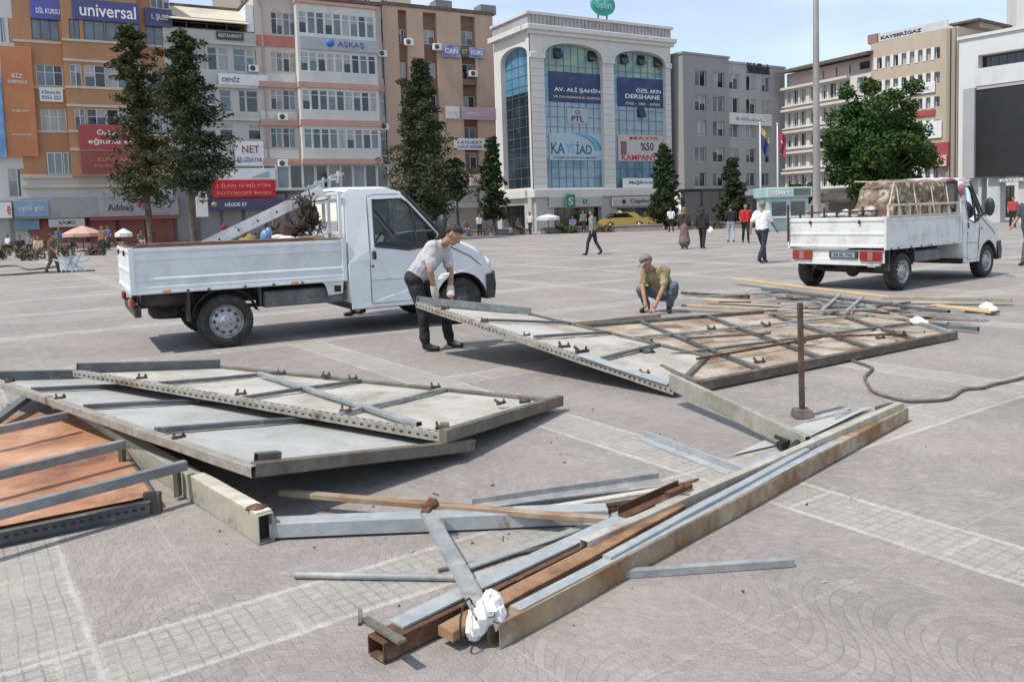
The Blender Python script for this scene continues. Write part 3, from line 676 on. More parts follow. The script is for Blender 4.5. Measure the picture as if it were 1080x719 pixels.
TW = 2.0   # truck width
RIMSHADE = mat('rim_shaded', (.07, .07, .07), (.12, .12, .12), 8, rough=.6, metal=.3, var=.2)  # plain steel rim, shade painted in as a darker colour
def wheel(root, x, y, right=True, r=.345, w=.20, rm=None):
    s = -1 if right else 1      # outward direction in y
    mb = MB()
    pr = [(.21, 0), (.225, s * .012), (r * .80, s * .022), (r * .93, s * .012), (r, -s * .025), (r, -s * (w - .045)), (r * .93, -s * (w - .012)), (r * .8, -s * w), (.2, -s * w)]
    mb.lathe(pr, (x, y, r), 'y', 40)
    for k in range(40):   # tread blocks
        a = 2 * math.pi * k / 40; ca, sa = math.cos(a), math.sin(a)
        c = V((x + ca * r, y - s * w / 2, r + sa * r)); t = V((-sa, 0, ca))
        mb.bar(c - V((0, w * .36, 0)), c + V((0, w * .36, 0)), .026, .008, (ca, 0, sa))
    wl = mb.build('wheel', TYRE, root)
    rb = MB(); rb.lathe([(.215, s * .012), (.205, s * .004), (.195, -s * .03), (.175, -s * .045), (.15, -s * .02), (.10, s * .008), (.085, s * .012), (.07, s * .03), (.045, s * .036), (.0, s * .038)], (x, y, r), 'y', 32)
    rb.build('rim', rm or RIM, wl)
    hb = MB()
    for k in range(10):
        a = 2 * math.pi * k / 10; c = V((x + math.cos(a) * .143, y - s * .012, r + math.sin(a) * .143))
        hb.lathe([(.0, s * .006), (.022, s * .004), (.026, -s * .01)], c, 'y', 10)
    for k in range(5):
        a = 2 * math.pi * (k + .5) / 5; c = V((x + math.cos(a) * .058, y + s * .03, r + math.sin(a) * .058))
        hb.lathe([(.0, s * .018), (.010, s * .014), (.010, -s * .012)], c, 'y', 6)
    hb.build('rim_hole', RIMD, wl)
    return wl

def inset(z): return 0.0 if z < 1.15 else .11 * ((z - 1.15) / .85) ** 1.25

def MX(x, on):
    if not on: return x
    K = [(-9, -9), (1.6, 2.26), (2.95, 2.99), (3.38, 3.38), (3.95, 4.0), (9, 9)]
    for (a, A), (b, B_) in zip(K, K[1:]):
        if a <= x <= b: return A + (B_ - A) * (x - a) / (b - a)

def truck(name, label, loc, heading, paint, bedpaint, dirty=False, group='white pickup trucks'):
    root = empty(name, label, 'truck', loc, heading, group)
    P = lambda mb, n, m, **k: mb.build(n, m, root, **k)
    WB = 3.38
    for x in (0, WB):
        wheel(root, x, .03, True, rm=RIM if (x == 0 or dirty) else RIMSHADE); wheel(root, x, TW - .03, False)
    # ---------------- chassis
    mb = MB()
    for y in (.55, TW - .55):
        mb.bar((-.45 if dirty else -1.0, y, .62), (3.2, y, .62), .07, .15)
    P(mb, 'chassis_rail', CHASSIS)
    mb = MB(); mb.tube([(0, .2, .345), (0, TW - .2, .345)], .055, 10); mb.ell((0, TW / 2, .345), (.14, .13, .14), 12); mb.bar((-.48, .5, .50), (.65, .5, .48), .06, .05); mb.bar((-.48, TW - .5, .5), (.65, TW - .5, .48), .06, .05)
    P(mb, 'rear_axle', CHASSIS)
    mb = MB(); mb.box((.50, .12, .47), (1.62, .5, .69)); P(mb, 'fuel_tank', UNDERG, bevel=.02)
    mb = MB(); mb.box((-.2 if dirty else -.35, .25, .60), (-.5 if dirty else -.98, .8, .78)); P(mb, 'underbody_box', CHASSIS, bevel=.01)
    mb = MB(); mb.tube([(.3, TW - .5, .4), (-.5 if dirty else -.8, TW - .5, .42)], .04, 8); P(mb, 'exhaust_pipe', CHASSIS)
    for x0, x1 in ((-.46, -.43), (.43, .46)):
        mb = MB(); mb.box((x0, .03, .38 if x0 < 0 else .50), (x1, .28, .80)); P(mb, 'mudflap', BLKRUB)
    mb = MB(); n = 12
    for i in range(n):
        a0, a1 = math.pi * (.08 + .84 * i / n), math.pi * (.08 + .84 * (i + 1) / n)
        mb.bar((math.cos(a0) * .43, .15, .345 + math.sin(a0) * .43), (math.cos(a1) * .43, .15, .345 + math.sin(a1) * .43), .24, .01, (0, 1, 0)) if False else mb.add([(math.cos(a) * .43, y, .345 + math.sin(a) * .43) for a in (a0, a1) for y in (.04, .28)], [(0, 1, 3, 2)])
    P(mb, 'mudguard', CHASSIS, solid=.008)
    # ---------------- load bed
    z0, z1, xr, xf = .80, 1.335, (-.60 if dirty else -1.09), (2.22 if dirty else 1.62)
    mb = MB(); mb.box((xr, .02, .80), (xf, TW - .02, .86)); fl = P(mb, 'bed_floor', CHASSIS if not dirty else UNDERG)
    mb = MB()
    for y0, y1 in ((-.004, .035), (TW - .035, TW + .004)): mb.box((xr - .01, y0, .765), (xf, y1, .80))
    P(mb, 'bed_skirt', bedpaint, bevel=.004)
    # ribbed side boards: profile in (outward, z)
    H_ = z1 - z0
    if not dirty:
        prof = [(.0, 0), (.028, .0), (.028, .05), (.012, .07), (.012, .115), (.026, .13), (.026, .155), (.010, .175), (.010, .37), (.026, .39), (.026, .425), (.012, .44), (.012, .475), (.03, .49), (.03, H_), (.0, H_)]
    else:
        prof = [(.0, 0), (.026, .0), (.026, .045), (.010, .06), (.010, .475), (.026, .49), (.026, H_), (.0, H_)]
    sides = []
    for yb, sg in ((.03, -1), (TW - .03, 1)):
        mb = MB(); vs = [(x, yb + sg * o, z0 + z) for x in (xr + .03, xf - .03) for o, z in prof]; n = len(prof)
        mb.add(vs, [(i, (i + 1) % n, n + (i + 1) % n, n + i) for i in range(n)] + [tuple(range(n)), tuple(range(2 * n - 1, n - 1, -1))])
        sides.append(P(mb, 'side_board', bedpaint, bevel=.004, fixn=True))
    mb = MB(); vs = [(xr - .0 - o, y, z0 + z) for y in (.03, TW - .03) for o, z in ([(.0, 0), (.028, .0), (.028, .04), (.012, .055), (.012, .22), (.024, .235), (.024, .27), (.012, .285), (.012, .47), (.028, .485), (.028, H_), (.0, H_)])]; n = 12
    mb.add(vs, [(i, (i + 1) % n, n + (i + 1) % n, n + i) for i in range(n)] + [tuple(range(n)), tuple(range(2 * n - 1, n - 1, -1))])
    tg = P(mb, 'tailgate', bedpaint, bevel=.004, fixn=True)
    for y in (.5, 1.5):
        mb = MB(); mb.box((xr - .05, y - .02, z1 - .10), (xr - .025, y + .02, z1 - .03)); mb.build('latch', CHASSIS, tg, bevel=.004)
    for x, y in ((xr + .01, .0), (xr + .01, TW), (xf - .02, .0), (xf - .02, TW)):
        mb = MB(); mb.box((x - .03, y - .006 if y == 0 else y - .04, .765), (x + .03, y + .04 if y == 0 else y + .006, z1 + .012)); P(mb, 'corner_post', bedpaint, bevel=.004)
    mb = MB()
    for y in (.045, TW - .045): mb.bar((xr, y, z1 + .012), (xf, y, z1 + .012), .05, .022)
    mb.bar((xr + .02, .07, z1 + .010), (xr + .02, TW - .07, z1 + .010), .045, .02)
    P(mb, 'top_rail', BROWNED if not dirty else bedpaint, bevel=.003)
    mb = MB()
    for x in (-.45, -.2, .25, .62, 1.0):
        mb = MB(); mb.ell((x, -.012, .785), (.022, .012, .016), 8); P(mb, 'board_hinge', CHASSIS)
    if not dirty:
        mb = MB(); mb.sheet([(1.27, .80), (1.58, .80), (1.56, .60), (1.36, .58), (1.33, .70)], [[(1.44, .62), (1.54, .62), (1.54, .71), (1.44, .71)]], 0, lambda a, b: (a, .02, b)); P(mb, 'bracket_plate', bedpaint, solid=.01)
        mb = MB(); mb.box((1.42, .06, .60), (1.56, .10, .72)); P(mb, 'filler_cap', CHASSIS)
    mb = MB()   # headboard frame behind the cab
    for y in (.10, .62, TW - .62, TW - .10): mb.bar((xf - .03, y, .86), (xf - .03, y, 1.98), .045, .045, (1, 0, 0))
    for z in (1.42, 1.98): mb.bar((xf - .03, .08, z), (xf - .03, TW - .08, z), .045, .045)
    P(mb, 'headboard_frame', bedpaint if not dirty else CHASSIS, bevel=.004)
    for x in ((-.7, .9) if not dirty else (.9, 1.9)):
        mb = MB(); mb.box((x - .05, -.012, .775), (x + .05, .0, .80)); P(mb, 'side_reflector', AMBER, bevel=.003)
    # ---------------- tail
    mb = MB(); mb.box((xr + .02, .15, .47), (xr + .10, TW - .15, .60)); P(mb, 'rear_bumper', CHASSIS if not dirty else bedpaint, bevel=.01)
    if dirty:
        mb = MB(); mb.box((xr + .03, .06, .52), (xr + .06, TW - .06, .76)); pnl = P(mb, 'lamp_panel', bedpaint, bevel=.006)
        mb = MB(); mb.box((xr - .01, .55, .60), (xr + .02, 1.12, .73)); pl = P(mb, 'number_plate', CHASSIS, bevel=.003)
        mb = MB(); mb.box((xr - .016, .60, .615), (xr - .008, 1.07, .715)); p2 = mb.build('plate_face', mat('plate_blue_grey', (.25, .28, .33), rough=.5), pl)
        me = text_mesh('38 EL 742', .38, .06, .003, .012); me.materials.clear(); me.materials.append(DKTXT)
        t = bpy.data.objects.new('lettering', me); COL.objects.link(t); t.parent = pl; t.location = (xr - .019, .835, .665); t.rotation_euler = (0, 0, -math.pi / 2)
    for y in (.30, TW - .30):
        mb = MB(); wd = .21 if dirty else .15
        mb.box((xr - .02, y - wd, .56 if dirty else .60), (xr + .03, y + wd, .74 if dirty else .70)); lp = P(mb, 'tail_lamp', REDL, bevel=.012)
        mb = MB(); mb.box((xr - .028, y - .05, .575 if dirty else .61), (xr - .018, y + .05, .725 if dirty else .69)); mb.build('indicator', AMBER if not dirty else mat('lamp_clear', (.33, .14, .12), rough=.2, coat=.5), lp, bevel=.004)
    mb = MB(); mb.lathe([(.0, .36), (.25, .36), (.30, .42), (.30, .5), (.25, .56), (0, .56)], (xr + .55, TW / 2, 0), 'z', 20); P(mb, 'spare_wheel', TYRE)
    # ---------------- cab: side sheets with openings
    def P(mb, n, m, **k):
        mb.v = [(MX(x, dirty), y, z) for x, y, z in mb.v]; return mb.build(n, m, root, **k)
    AR = .43; ax, az = WB, .345
    arch = [(ax + AR * math.cos(a), az + AR * math.sin(a)) for a in [math.pi * k / 12 for k in range(13)]]
    outer = [(1.68, .36), (1.66, 1.0), (1.67, 1.98), (1.74, 2.03), (2.30, 2.035), (2.50, 1.98), (2.66, 1.84), (3.10, 1.34), (3.34, 1.22), (3.60, 1.10), (3.80, .94), (3.90, .74), (3.92, .55)]
    outer += [(3.90, .38), (ax + AR, .35)] + arch[1:-1] + [(ax - AR, .35), (2.90, .36)]
    win = [(2.05, 1.22), (2.06, 1.88), (2.50, 1.885), (2.58, 1.83), (3.00, 1.355), (2.97, 1.26), (2.86, 1.19), (2.55, 1.15), (2.35, 1.18)]
    def bulge(x, t):   # plan rounding: how far the middle stands ahead of the side
        k = max(0.0, min(1.0, (x - 2.2) / 1.5)); return .27 * k * (1 - abs(2 * t - 1) ** 2.6)
    for yb, sg in ((0, 1), (TW, -1)):
        mb = MB()
        mb.sheet(outer, [win], 0, lambda x, z: (x, yb + sg * (inset(z) + .02 * max(0, (x - 3.3)) ** 1 * 2), z))
        P(mb, 'cab_side', paint, solid=.012)
    # top skin from the cab's rear wall over roof, windscreen and bonnet
    prof = [(1.67, .45), (1.66, 1.0), (1.67, 1.98), (1.74, 2.03), (2.30, 2.035), (2.50, 1.98), (2.66, 1.84), (3.10, 1.34), (3.34, 1.22), (3.60, 1.10), (3.80, .94), (3.90, .74), (3.92, .55), (3.90, .38)]
    def skin(i0, i1, ny=14, lift=0.0):
        mb = MB(); vs = []
        for x, z in prof[i0:i1 + 1]:
            for j in range(ny + 1):
                t = j / ny; y = inset(z) + .02 * max(0, x - 3.3) * 2; y = y + (TW - 2 * y) * t
                zz = z + (.05 if z > 1.9 else .06 if 2.4 < x < 3.7 and z > 1.0 else 0) * (1 - abs(2 * t - 1) ** 2.4)
                vs.append((x + bulge(x, t) + lift, y, zz))
        k = ny + 1
        for i in range(i1 - i0):
            for j in range(ny): mb.f.append((i * k + j, i * k + j + 1, (i + 1) * k + j + 1, (i + 1) * k + j)); mb.m.append(0); mb.sm.append(True)
        mb.v += vs; return mb
    P(skin(0, 1), 'cab_back_panel', paint, solid=.01)
    # rear wall with window
    mb = MB(); mb.sheet([(.0 + inset(1.0), 1.0), (TW - inset(1.0), 1.0), (TW - inset(1.98), 1.98), (inset(1.98), 1.98)], [[(.35, 1.42), (TW - .35, 1.42), (TW - .38, 1.86), (.38, 1.86)]], 0, lambda y, z: (1.665, y, z)); P(mb, 'cab_rear_wall', paint, solid=.01)
    mb = MB(); mb.add([(1.665, .34, 1.41), (1.665, TW - .34, 1.41), (1.665, TW - .37, 1.87), (1.665, .37, 1.87)], [(0, 1, 2, 3)]); P(mb, 'rear_window', CARGL)
    P(skin(2, 6), 'roof', paint, solid=.012)
    ws = P(skin(6, 7), 'windscreen', CARGL)
    P(skin(7, 10), 'bonnet', paint, solid=.01)
    P(skin(10, 11), 'grille_panel', paint, solid=.01)
    P(skin(11, 13, lift=.02), 'front_bumper', BLACKPL, solid=.03)
    for yb, sg in ((0, 1), (TW, -1)):
        mb = MB(); mb.add([(x, yb + sg * (-.012), z) for x, z in ((3.79, .72), (3.90, .74), (3.945, .55), (3.92, .36), (3.80, .35), (3.79, .5))], [(0, 1, 2, 3, 4, 5)])
        P(mb, 'bumper_end', BLACKPL, solid=.02)
    for sg, yb in ((1, .05), (-1, TW - .05)):
        mb = MB(); mb.ell((3.86, yb + sg * .16, .86), (.10, .18, .13), 14); P(mb, 'headlight', mat('headlamp', (.55, .57, .58), rough=.1, coat=.8))
    # inner arch, sill, floor
    for yb, sg in ((0, 1), (TW, -1)):
        mb = MB()
        pts = [(ax + AR * math.cos(a), az + AR * math.sin(a)) for a in [math.pi * k / 12 for k in range(13)]]
        for i in range(12): mb.add([(pts[i][0], yb + sg * .01, pts[i][1]), (pts[i + 1][0], yb + sg * .01, pts[i + 1][1]), (pts[i + 1][0], yb + sg * .32, pts[i + 1][1]), (pts[i][0], yb + sg * .32, pts[i][1])], [(0, 1, 2, 3)])
        P(mb, 'wheel_arch', CHASSIS)
    mb = MB(); mb.box((1.72, .06, .34), (2.93, TW - .06, .52)); mb.box((1.72, .06, .52), (1.80, TW - .06, .98)); mb.box((2.95, .34, .45), (3.75, TW - .34, 1.0)); P(mb, 'cab_floor', CHASSIS)
    # window panes, seals, door seams
    for yb, sg in ((0, 1), (TW, -1)):
        mb = MB(); mb.sheet([(1.0 * (x - 2.5) * 1.03 + 2.5, (z - 1.5) * 1.03 + 1.5) for x, z in win], (), 0, lambda x, z: (x, yb + sg * (inset(z) + .012), z)); gl = P(mb, 'side_window', CARGL)
        mb = MB(); lp = [V((x, yb + sg * (inset(z) - .007), z)) for x, z in win]; mb.tube(lp + [lp[0]], .014, 5); mb.bar((2.70, yb + sg * (inset(1.2) - .004), 1.165), (2.64, yb + sg * (inset(1.78) - .004), 1.775), .025, .02); mb.v = [(MX(x, dirty), y, z) for x, y, z in mb.v]; mb.build('window_seal', BLACKPL, gl)
        mb = MB()
        sm = [(1.97, .42), (1.97, 1.2), (1.985, 1.93), (2.10, 1.955), (2.46, 1.955)]
        mb.tube([V((x, yb + sg * (inset(z) - .004), z)) for x, z in sm], .006, 4)
        sm = [(2.98, 1.24), (2.955, .95), (2.90, .70), (2.80, .42)]
        mb.tube([V((x, yb + sg * (inset(z) - .004), z)) for x, z in sm], .006, 4)
        mb.tube([V((x, yb - sg * .004, z)) for x, z in ((2.80, .42), (1.97, .42))], .006, 4)
        P(mb, 'door_seam', BLACKPL)
        mb = MB(); mb.tube([V((x, yb + sg * (.02 * max(0, x - 3.3) * 2 - .006), z)) for x, z in ((3.02, 1.27), (3.28, 1.13), (3.55, 1.0), (3.72, .86))], .007, 4); P(mb, 'bonnet_seam', BLACKPL)
        mb = MB(); mb.box((3.03, yb - sg * .016, 1.00), (3.11, yb, 1.045)); P(mb, 'side_repeater', AMBER, bevel=.006)
        mb = MB(); mb.box((1.99, yb - sg * .012, .93), (2.02, yb, .96)); P(mb, 'door_lock', CHASSIS)
        mb = MB(); mb.box((2.00, yb - sg * .03, 1.04), (2.06, yb + sg * .0, 1.16)); P(mb, 'door_handle', BLACKPL, bevel=.012)
        mb = MB(); mb.box((1.98, yb - sg * .010, .74), (2.93, yb + sg * .0, .76)); P(mb, 'side_moulding', mat('moulding_grey', (.42, .44, .45), rough=.5), bevel=.004)
        m = MB(); c = V((3.02, yb - sg * .17, 1.46)); m.ell(c, (.07, .10, .19), 12); m.tube([c + V((0, sg * .06, -.1)), (3.02, yb + sg * inset(1.3), 1.27)], .025, 6); P(m, 'wing_mirror', BLACKPL)
        mb = MB(); lp = [V((x, yb + sg * (inset(z) - .006), z)) for x, z in ((2.52, 1.985), (2.66, 1.845), (3.10, 1.345))]; mb.tube(lp, .028, 6); P(mb, 'pillar_trim', BLACKPL)
    # interior
    mb = MB()
    for y in (.55, 1.0, 1.45):
        mb.box((1.95, y - .21, .80), (2.50, y + .21, .95)); mb.add([(1.86, y - .2, .9), (2.02, y - .2, .9), (2.02, y + .2, .9), (1.86, y + .2, .9), (1.74, y - .17, 1.52), (1.84, y - .17, 1.52), (1.84, y + .17, 1.52), (1.74, y + .17, 1.52)], [(0, 3, 2, 1), (4, 5, 6, 7), (0, 1, 5, 4), (1, 2, 6, 5), (2, 3, 7, 6), (3, 0, 4, 7)]); mb.box((1.74, y - .12, 1.55), (1.84, y + .12, 1.74))
    P(mb, 'seat', SEATM, bevel=.03)
    mb = MB(); mb.box((2.82, .14, .85), (3.20, TW - .14, 1.22)); P(mb, 'dashboard', SEATM, bevel=.04)
    mb = MB(); c = V((2.62, 1.42, 1.22)); ax1 = V((.5, 0, .85)).normalized(); ax2 = V((0, 1, 0)); mb.tube([c + (ax1 * math.cos(a) + ax2 * math.sin(a)) * .20 for a in [2 * math.pi * k / 20 for k in range(21)]], .016, 6); mb.tube([c, (2.9, 1.42, 1.05)], .03, 6); mb.bar(c - ax2 * .19, c + ax2 * .19, .03, .02); P(mb, 'steering_wheel', BLACKPL)
    return root

T1 = truck('pickup_truck', 'clean white pickup truck with ribbed side boards and a perforated pole in its bed', (-3.71, 10.50, 0), math.radians(29), TWHITE, BEDW)
T2 = truck('pickup_truck', 'dirty white pickup truck seen from behind with red tail lamps and a caged load', (7.16, 14.85, 0), math.radians(36.7), TDIRTY, TDIRTY, True)

def at(root, p):
    a = root.rotation_euler.z; x, y, z = p
    return V((root.location.x + math.cos(a) * x - math.sin(a) * y, root.location.y + math.sin(a) * x + math.cos(a) * y, root.location.z + z))
def load(name, label, cat, T, fn, mats, group=None, bevel=0.0):
    mb = MB(); fn(mb); mb.v = [tuple(at(T, p)) for p in mb.v]
    return tag(mb.build(name, mats, recentre=True, bevel=bevel), label, cat, group)
# ---- load of the first truck
def perf_pole(m):
    a, c = V((-.80, 1.0, .98)), V((1.52, .62, 2.05))
    m.bar(a, c, .02, .15); m.bar(a + V((0, .10, 0)), c + V((0, .10, 0)), .02, .15)
    d = (c - a).normalized()
    for i in range(9):
        p = a + (c - a) * ((i + .5) / 9) + V((0, -.0105, 0)); m.bar(p - d * .014, p + d * .014, .004, .025, mi=1)
    for t in (.0, .5, .98): m.bar(a + (c - a) * t, a + (c - a) * t + V((0, .10, 0)), .05, .05)
load('perforated_pole', 'long white perforated steel pole sloping up from the first truck bed to above its cab', 'steel pole', T1, perf_pole, [mat('pole_white', (.66, .67, .66), (.52, .52, .5), 5, rough=.5), DARK])
random.seed(3)
def clampfn(m):
    for dx, dz in ((-.12, .02), (.0, .08), (.10, .10), (.22, .17)):
        p = V((1.55 + dx, .72, 2.06 + dz)); m.bar(p - V((.09, 0, -.02)), p + V((.1, 0, .05)), .05, .035); m.bar(p - V((0, 0, .08)), p + V((.02, 0, .09)), .04, .03, (1, 0, 0))
load('clamp_head', 'grey clamps bunched on the top end of the white perforated pole', 'clamp', T1, clampfn, mat('clamp_grey', (.52, .53, .53), (.33, .34, .34), 8, rough=.5, metal=.2))
def heap(cs, seed, jit=.14, n=12):
    def f(m):
        random.seed(seed)
        for c, r in cs: m.ell(c, r, n, jit=jit)
    return f
def tangle(m):
    random.seed(17)
    for c, r in (((1.24, .50, 1.80), (.11, .10, .16)), ((1.18, .54, 1.58), (.16, .13, .15)), ((1.34, .50, 1.66), (.10, .10, .20))): m.ell(c, tuple(x * .7 for x in r), 10, jit=.3)
    for i in range(110):
        c = V((random.gauss(1.24, .085), random.gauss(.50, .06), random.uniform(1.40, 1.95))); d = V((random.gauss(0, .07), random.gauss(0, .05), random.gauss(-.05, .08)))
        m.tube([c - d, c + V((random.gauss(0, .03), random.gauss(0, .03), random.gauss(0, .02))), c + d], .008, 4)
load('netting_bundle', 'dark bundle of netting tied to the pole behind the cab of the first truck', 'netting', T1, tangle, mat('dark_netting', (.04, .034, .028), (.095, .075, .06), 12, rough=.95, var=.3, bump=.6))
load('cloth_heap', 'dark red brown heap of cloth in the first truck bed below the pole', 'cloth heap', T1, heap([((.82, .75, 1.36), (.28, .3, .16)), ((1.05, .7, 1.44), (.2, .22, .17)), ((.66, .8, 1.28), (.2, .3, .16)), ((.93, .55, 1.38), (.15, .15, .14))], 4, .25), mat('red_brown_cloth', (.028, .014, .012), (.07, .04, .034), 6, rough=.9, var=.3, bump=.5))
load('plastic_can', 'blue plastic bundle standing in the first truck bed', 'plastic bundle', T1, heap([((.62, .35, 1.38), (.07, .07, .13)), ((.67, .36, 1.46), (.05, .06, .08))], 6, .1), mat('blue_plastic', (.12, .22, .42), (.22, .33, .5), 8, rough=.4))
load('folded_sack', 'white folded sack lying on the first truck bed beside the blue bundle', 'sack', T1, heap([((.86, .28, 1.37), (.17, .1, .05)), ((.78, .3, 1.40), (.1, .09, .04))], 7, .08), mat('sack_white', (.7, .7, .66), rough=.8))
load('timber_board', 'yellowish board lying by the headboard in the first truck bed', 'board', T1, lambda m: m.bar((1.02, .22, 1.375), (1.38, .24, 1.38), .12, .05), WOODP)
load('cloth_heap', 'small yellow and dark bundle near the middle of the first truck bed', 'cloth heap', T1, heap([((.45, .5, 1.36), (.09, .1, .1)), ((.36, .5, 1.32), (.1, .1, .09))], 9, .12), mat('yellow_cloth', (.33, .26, .08), (.07, .06, .04), 9, rough=.9))
load('steel_tube', 'rust brown tube lying along the top of the first truck side board', 'tube', T1, lambda m: m.tube([(-1.0, .10, 1.375), (1.2, .09, 1.372)], .018, 6), BROWNED)
# ---- load of the second truck
def bale(m):
    n = 26; k = 14; random.seed(8)
    x0, x1, y0, y1, zb, zt = -.30, 2.12, .08, .95, 1.10, 1.97
    vs = []
    for i in range(n + 1):
        for j in range(k + 1):
            a = i / n; b = j / k
            # ring over the load: side - top - side
            s = b * 3
            if s < 1: y, z = y0 + .10 * s, zb + (zt - zb) * s
            elif s < 2: y, z = y0 + .10 + (y1 - y0 - .2) * (s - 1), zt + .05 * math.sin(math.pi * (s - 1))
            else: y, z = y1 - .10 + .10 * (s - 2), zt - (zt - zb) * (s - 2)
            h = (z - zb) / (zt - zb); lo, hi = x0 + .42 * h ** 1.3, x1 - .22 * h
            vs.append((lo + (hi - lo) * a + random.uniform(-.02, .02), y + random.uniform(-.025, .025), z + random.uniform(-.03, .03)))
    K = k + 1
    fs = [(i * K + j, (i + 1) * K + j, (i + 1) * K + j + 1, i * K + j + 1) for i in range(n) for j in range(k)]
    m.add(vs, fs, 0, True); m.add(vs[:K], [tuple(range(K))]); m.add(vs[-K:], [tuple(reversed(range(K)))])
BALEM = mat('packed_scrap', (.20, .165, .115), (.115, .07, .05), 4.0, .44, .56, rough=.9, var=.4, vs=26, c3=(.42, .385, .29), s3=7, lo3=.52, hi3=.62, bump=.8, bs=18)
load('packed_bale', 'mottled brown packed load under netting on the second truck', 'bale', T2, bale, BALEM)
def cage(m):
    for x in (-.02, .6, 1.25, 1.85):
        m.tube([(x, .05, 1.35), (x + .02, .16, 1.98), (x, .95, 2.02)], .014, 6)
    m.tube([(-.05, .16, 1.98), (1.88, .16, 1.99)], .018, 6); m.tube([(-.5, .05, 1.36), (-.05, .16, 1.98)], .016, 6)
load('load_cage', 'thin light rail cage holding the packed load on the second truck', 'cage', T2, cage, mat('cage_cream', (.50, .45, .36), (.33, .28, .21), 8, rough=.7))
def rack(m):
    z0, z1 = 1.36, 1.56
    m.bar((-.52, .02, z0), (2.1, .02, z0), .04, .03); m.bar((-.52, .02, z1), (2.1, .02, z1), .04, .04)
    for i in range(8):
        x = -.5 + i * (2.58 / 7); m.bar((x, .02, z0), (x, .02, z1), .035, .04, (1, 0, 0))
load('side_rack', 'cream painted rail rack standing on the side board of the second truck', 'rack', T2, rack, mat('rack_cream', (.62, .56, .45), (.46, .38, .28), 7, rough=.6), bevel=.004)
def fence_t(m):
    for i in range(7):
        y = .25 + i * .26; m.bar((-.5, y, 1.34), (-.5, y, 1.50 + .05 * (i % 3)), .03, .03, (1, 0, 0))
    m.bar((-.5, .2, 1.47), (-.5, 1.95, 1.45), .025, .03); m.bar((-.66, 1.97, .9), (-.66, 1.97, 1.62), .03, .03, (1, 0, 0))
load('rail_fence', 'dark low rail with uprights along the tailgate of the second truck', 'rail', T2, fence_t, CHASSIS)
load('sack_pile', 'white and pinkish sacks behind the tailgate of the second truck', 'sacks', T2, heap([((-.40, .42, 1.44), (.12, .12, .12)), ((-.38, .70, 1.40), (.12, .13, .10)), ((-.3, .95, 1.40), (.14, .14, .11)), ((-.3, 1.3, 1.38), (.14, .2, .09))], 12, .1), mat('sacks_mixed', (.60, .56, .53), (.40, .30, .27), 3, rough=.85, var=.2))
load('bunting_bundle', 'pink and white bundle hanging at the front of the second truck load', 'cloth bundle', T2, heap([((2.30, .06, 1.86), (.10, .08, .12)), ((2.36, .05, 1.66), (.07, .07, .12)), ((2.1, .3, 2.02), (.25, .2, .05))], 14, .16), mat('pink_bundle', (.42, .20, .26), (.66, .62, .60), 5, rough=.85, var=.2))
# ================================================================ people
SKIN = mat('skin', (.36, .20, .13), (.31, .165, .11), 12, rough=.55, var=.06)
HAIRD = mat('hair_dark', (.018, .014, .012), (.04, .032, .028), 30, rough=.7, var=.2)
SHOE = mat('black_shoe', (.015, .014, .013), rough=.4, var=.1)
EYE = mat('eye', (.05, .04, .035), rough=.2, var=0)
def cloth(name, c1, c2=None, **k): return mat(name, c1, c2, k.pop('scale', 9), rough=.88, var=.10, vs=30, bump=.35, bs=11, **k)

def cone_d(P, a, ra, b, rb):
    a = np.array(a); b = np.array(b); ab = b - a; L2 = max((ab * ab).sum(), 1e-9)
    t = np.clip(((P - a) @ ab) / L2, 0, 1); c = a + t[:, None] * ab
    return np.linalg.norm(P - c, axis=1) - (ra + (rb - ra) * t)

def capsule(mb, a, ra, b, rb, n=12):
    a, b = V(a), V(b); d = b - a
    if d.length < 1e-4: d = V((0, 0, 1e-4))
    dn = d.normalized(); pts = []; rs = []
    for k in range(4): t = math.pi / 2 * (1 - k / 4); pts.append(a - dn * ra * math.sin(t)); rs.append(max(ra * math.cos(t), .001))
    for k in range(4): pts.append(a + d * (k / 3)); rs.append(ra + (rb - ra) * k / 3)
    for k in range(1, 5): t = math.pi / 2 * k / 4; pts.append(b + dn * rb * math.sin(t)); rs.append(max(rb * math.cos(t), .001))
    mb.tube(pts, rs, n)

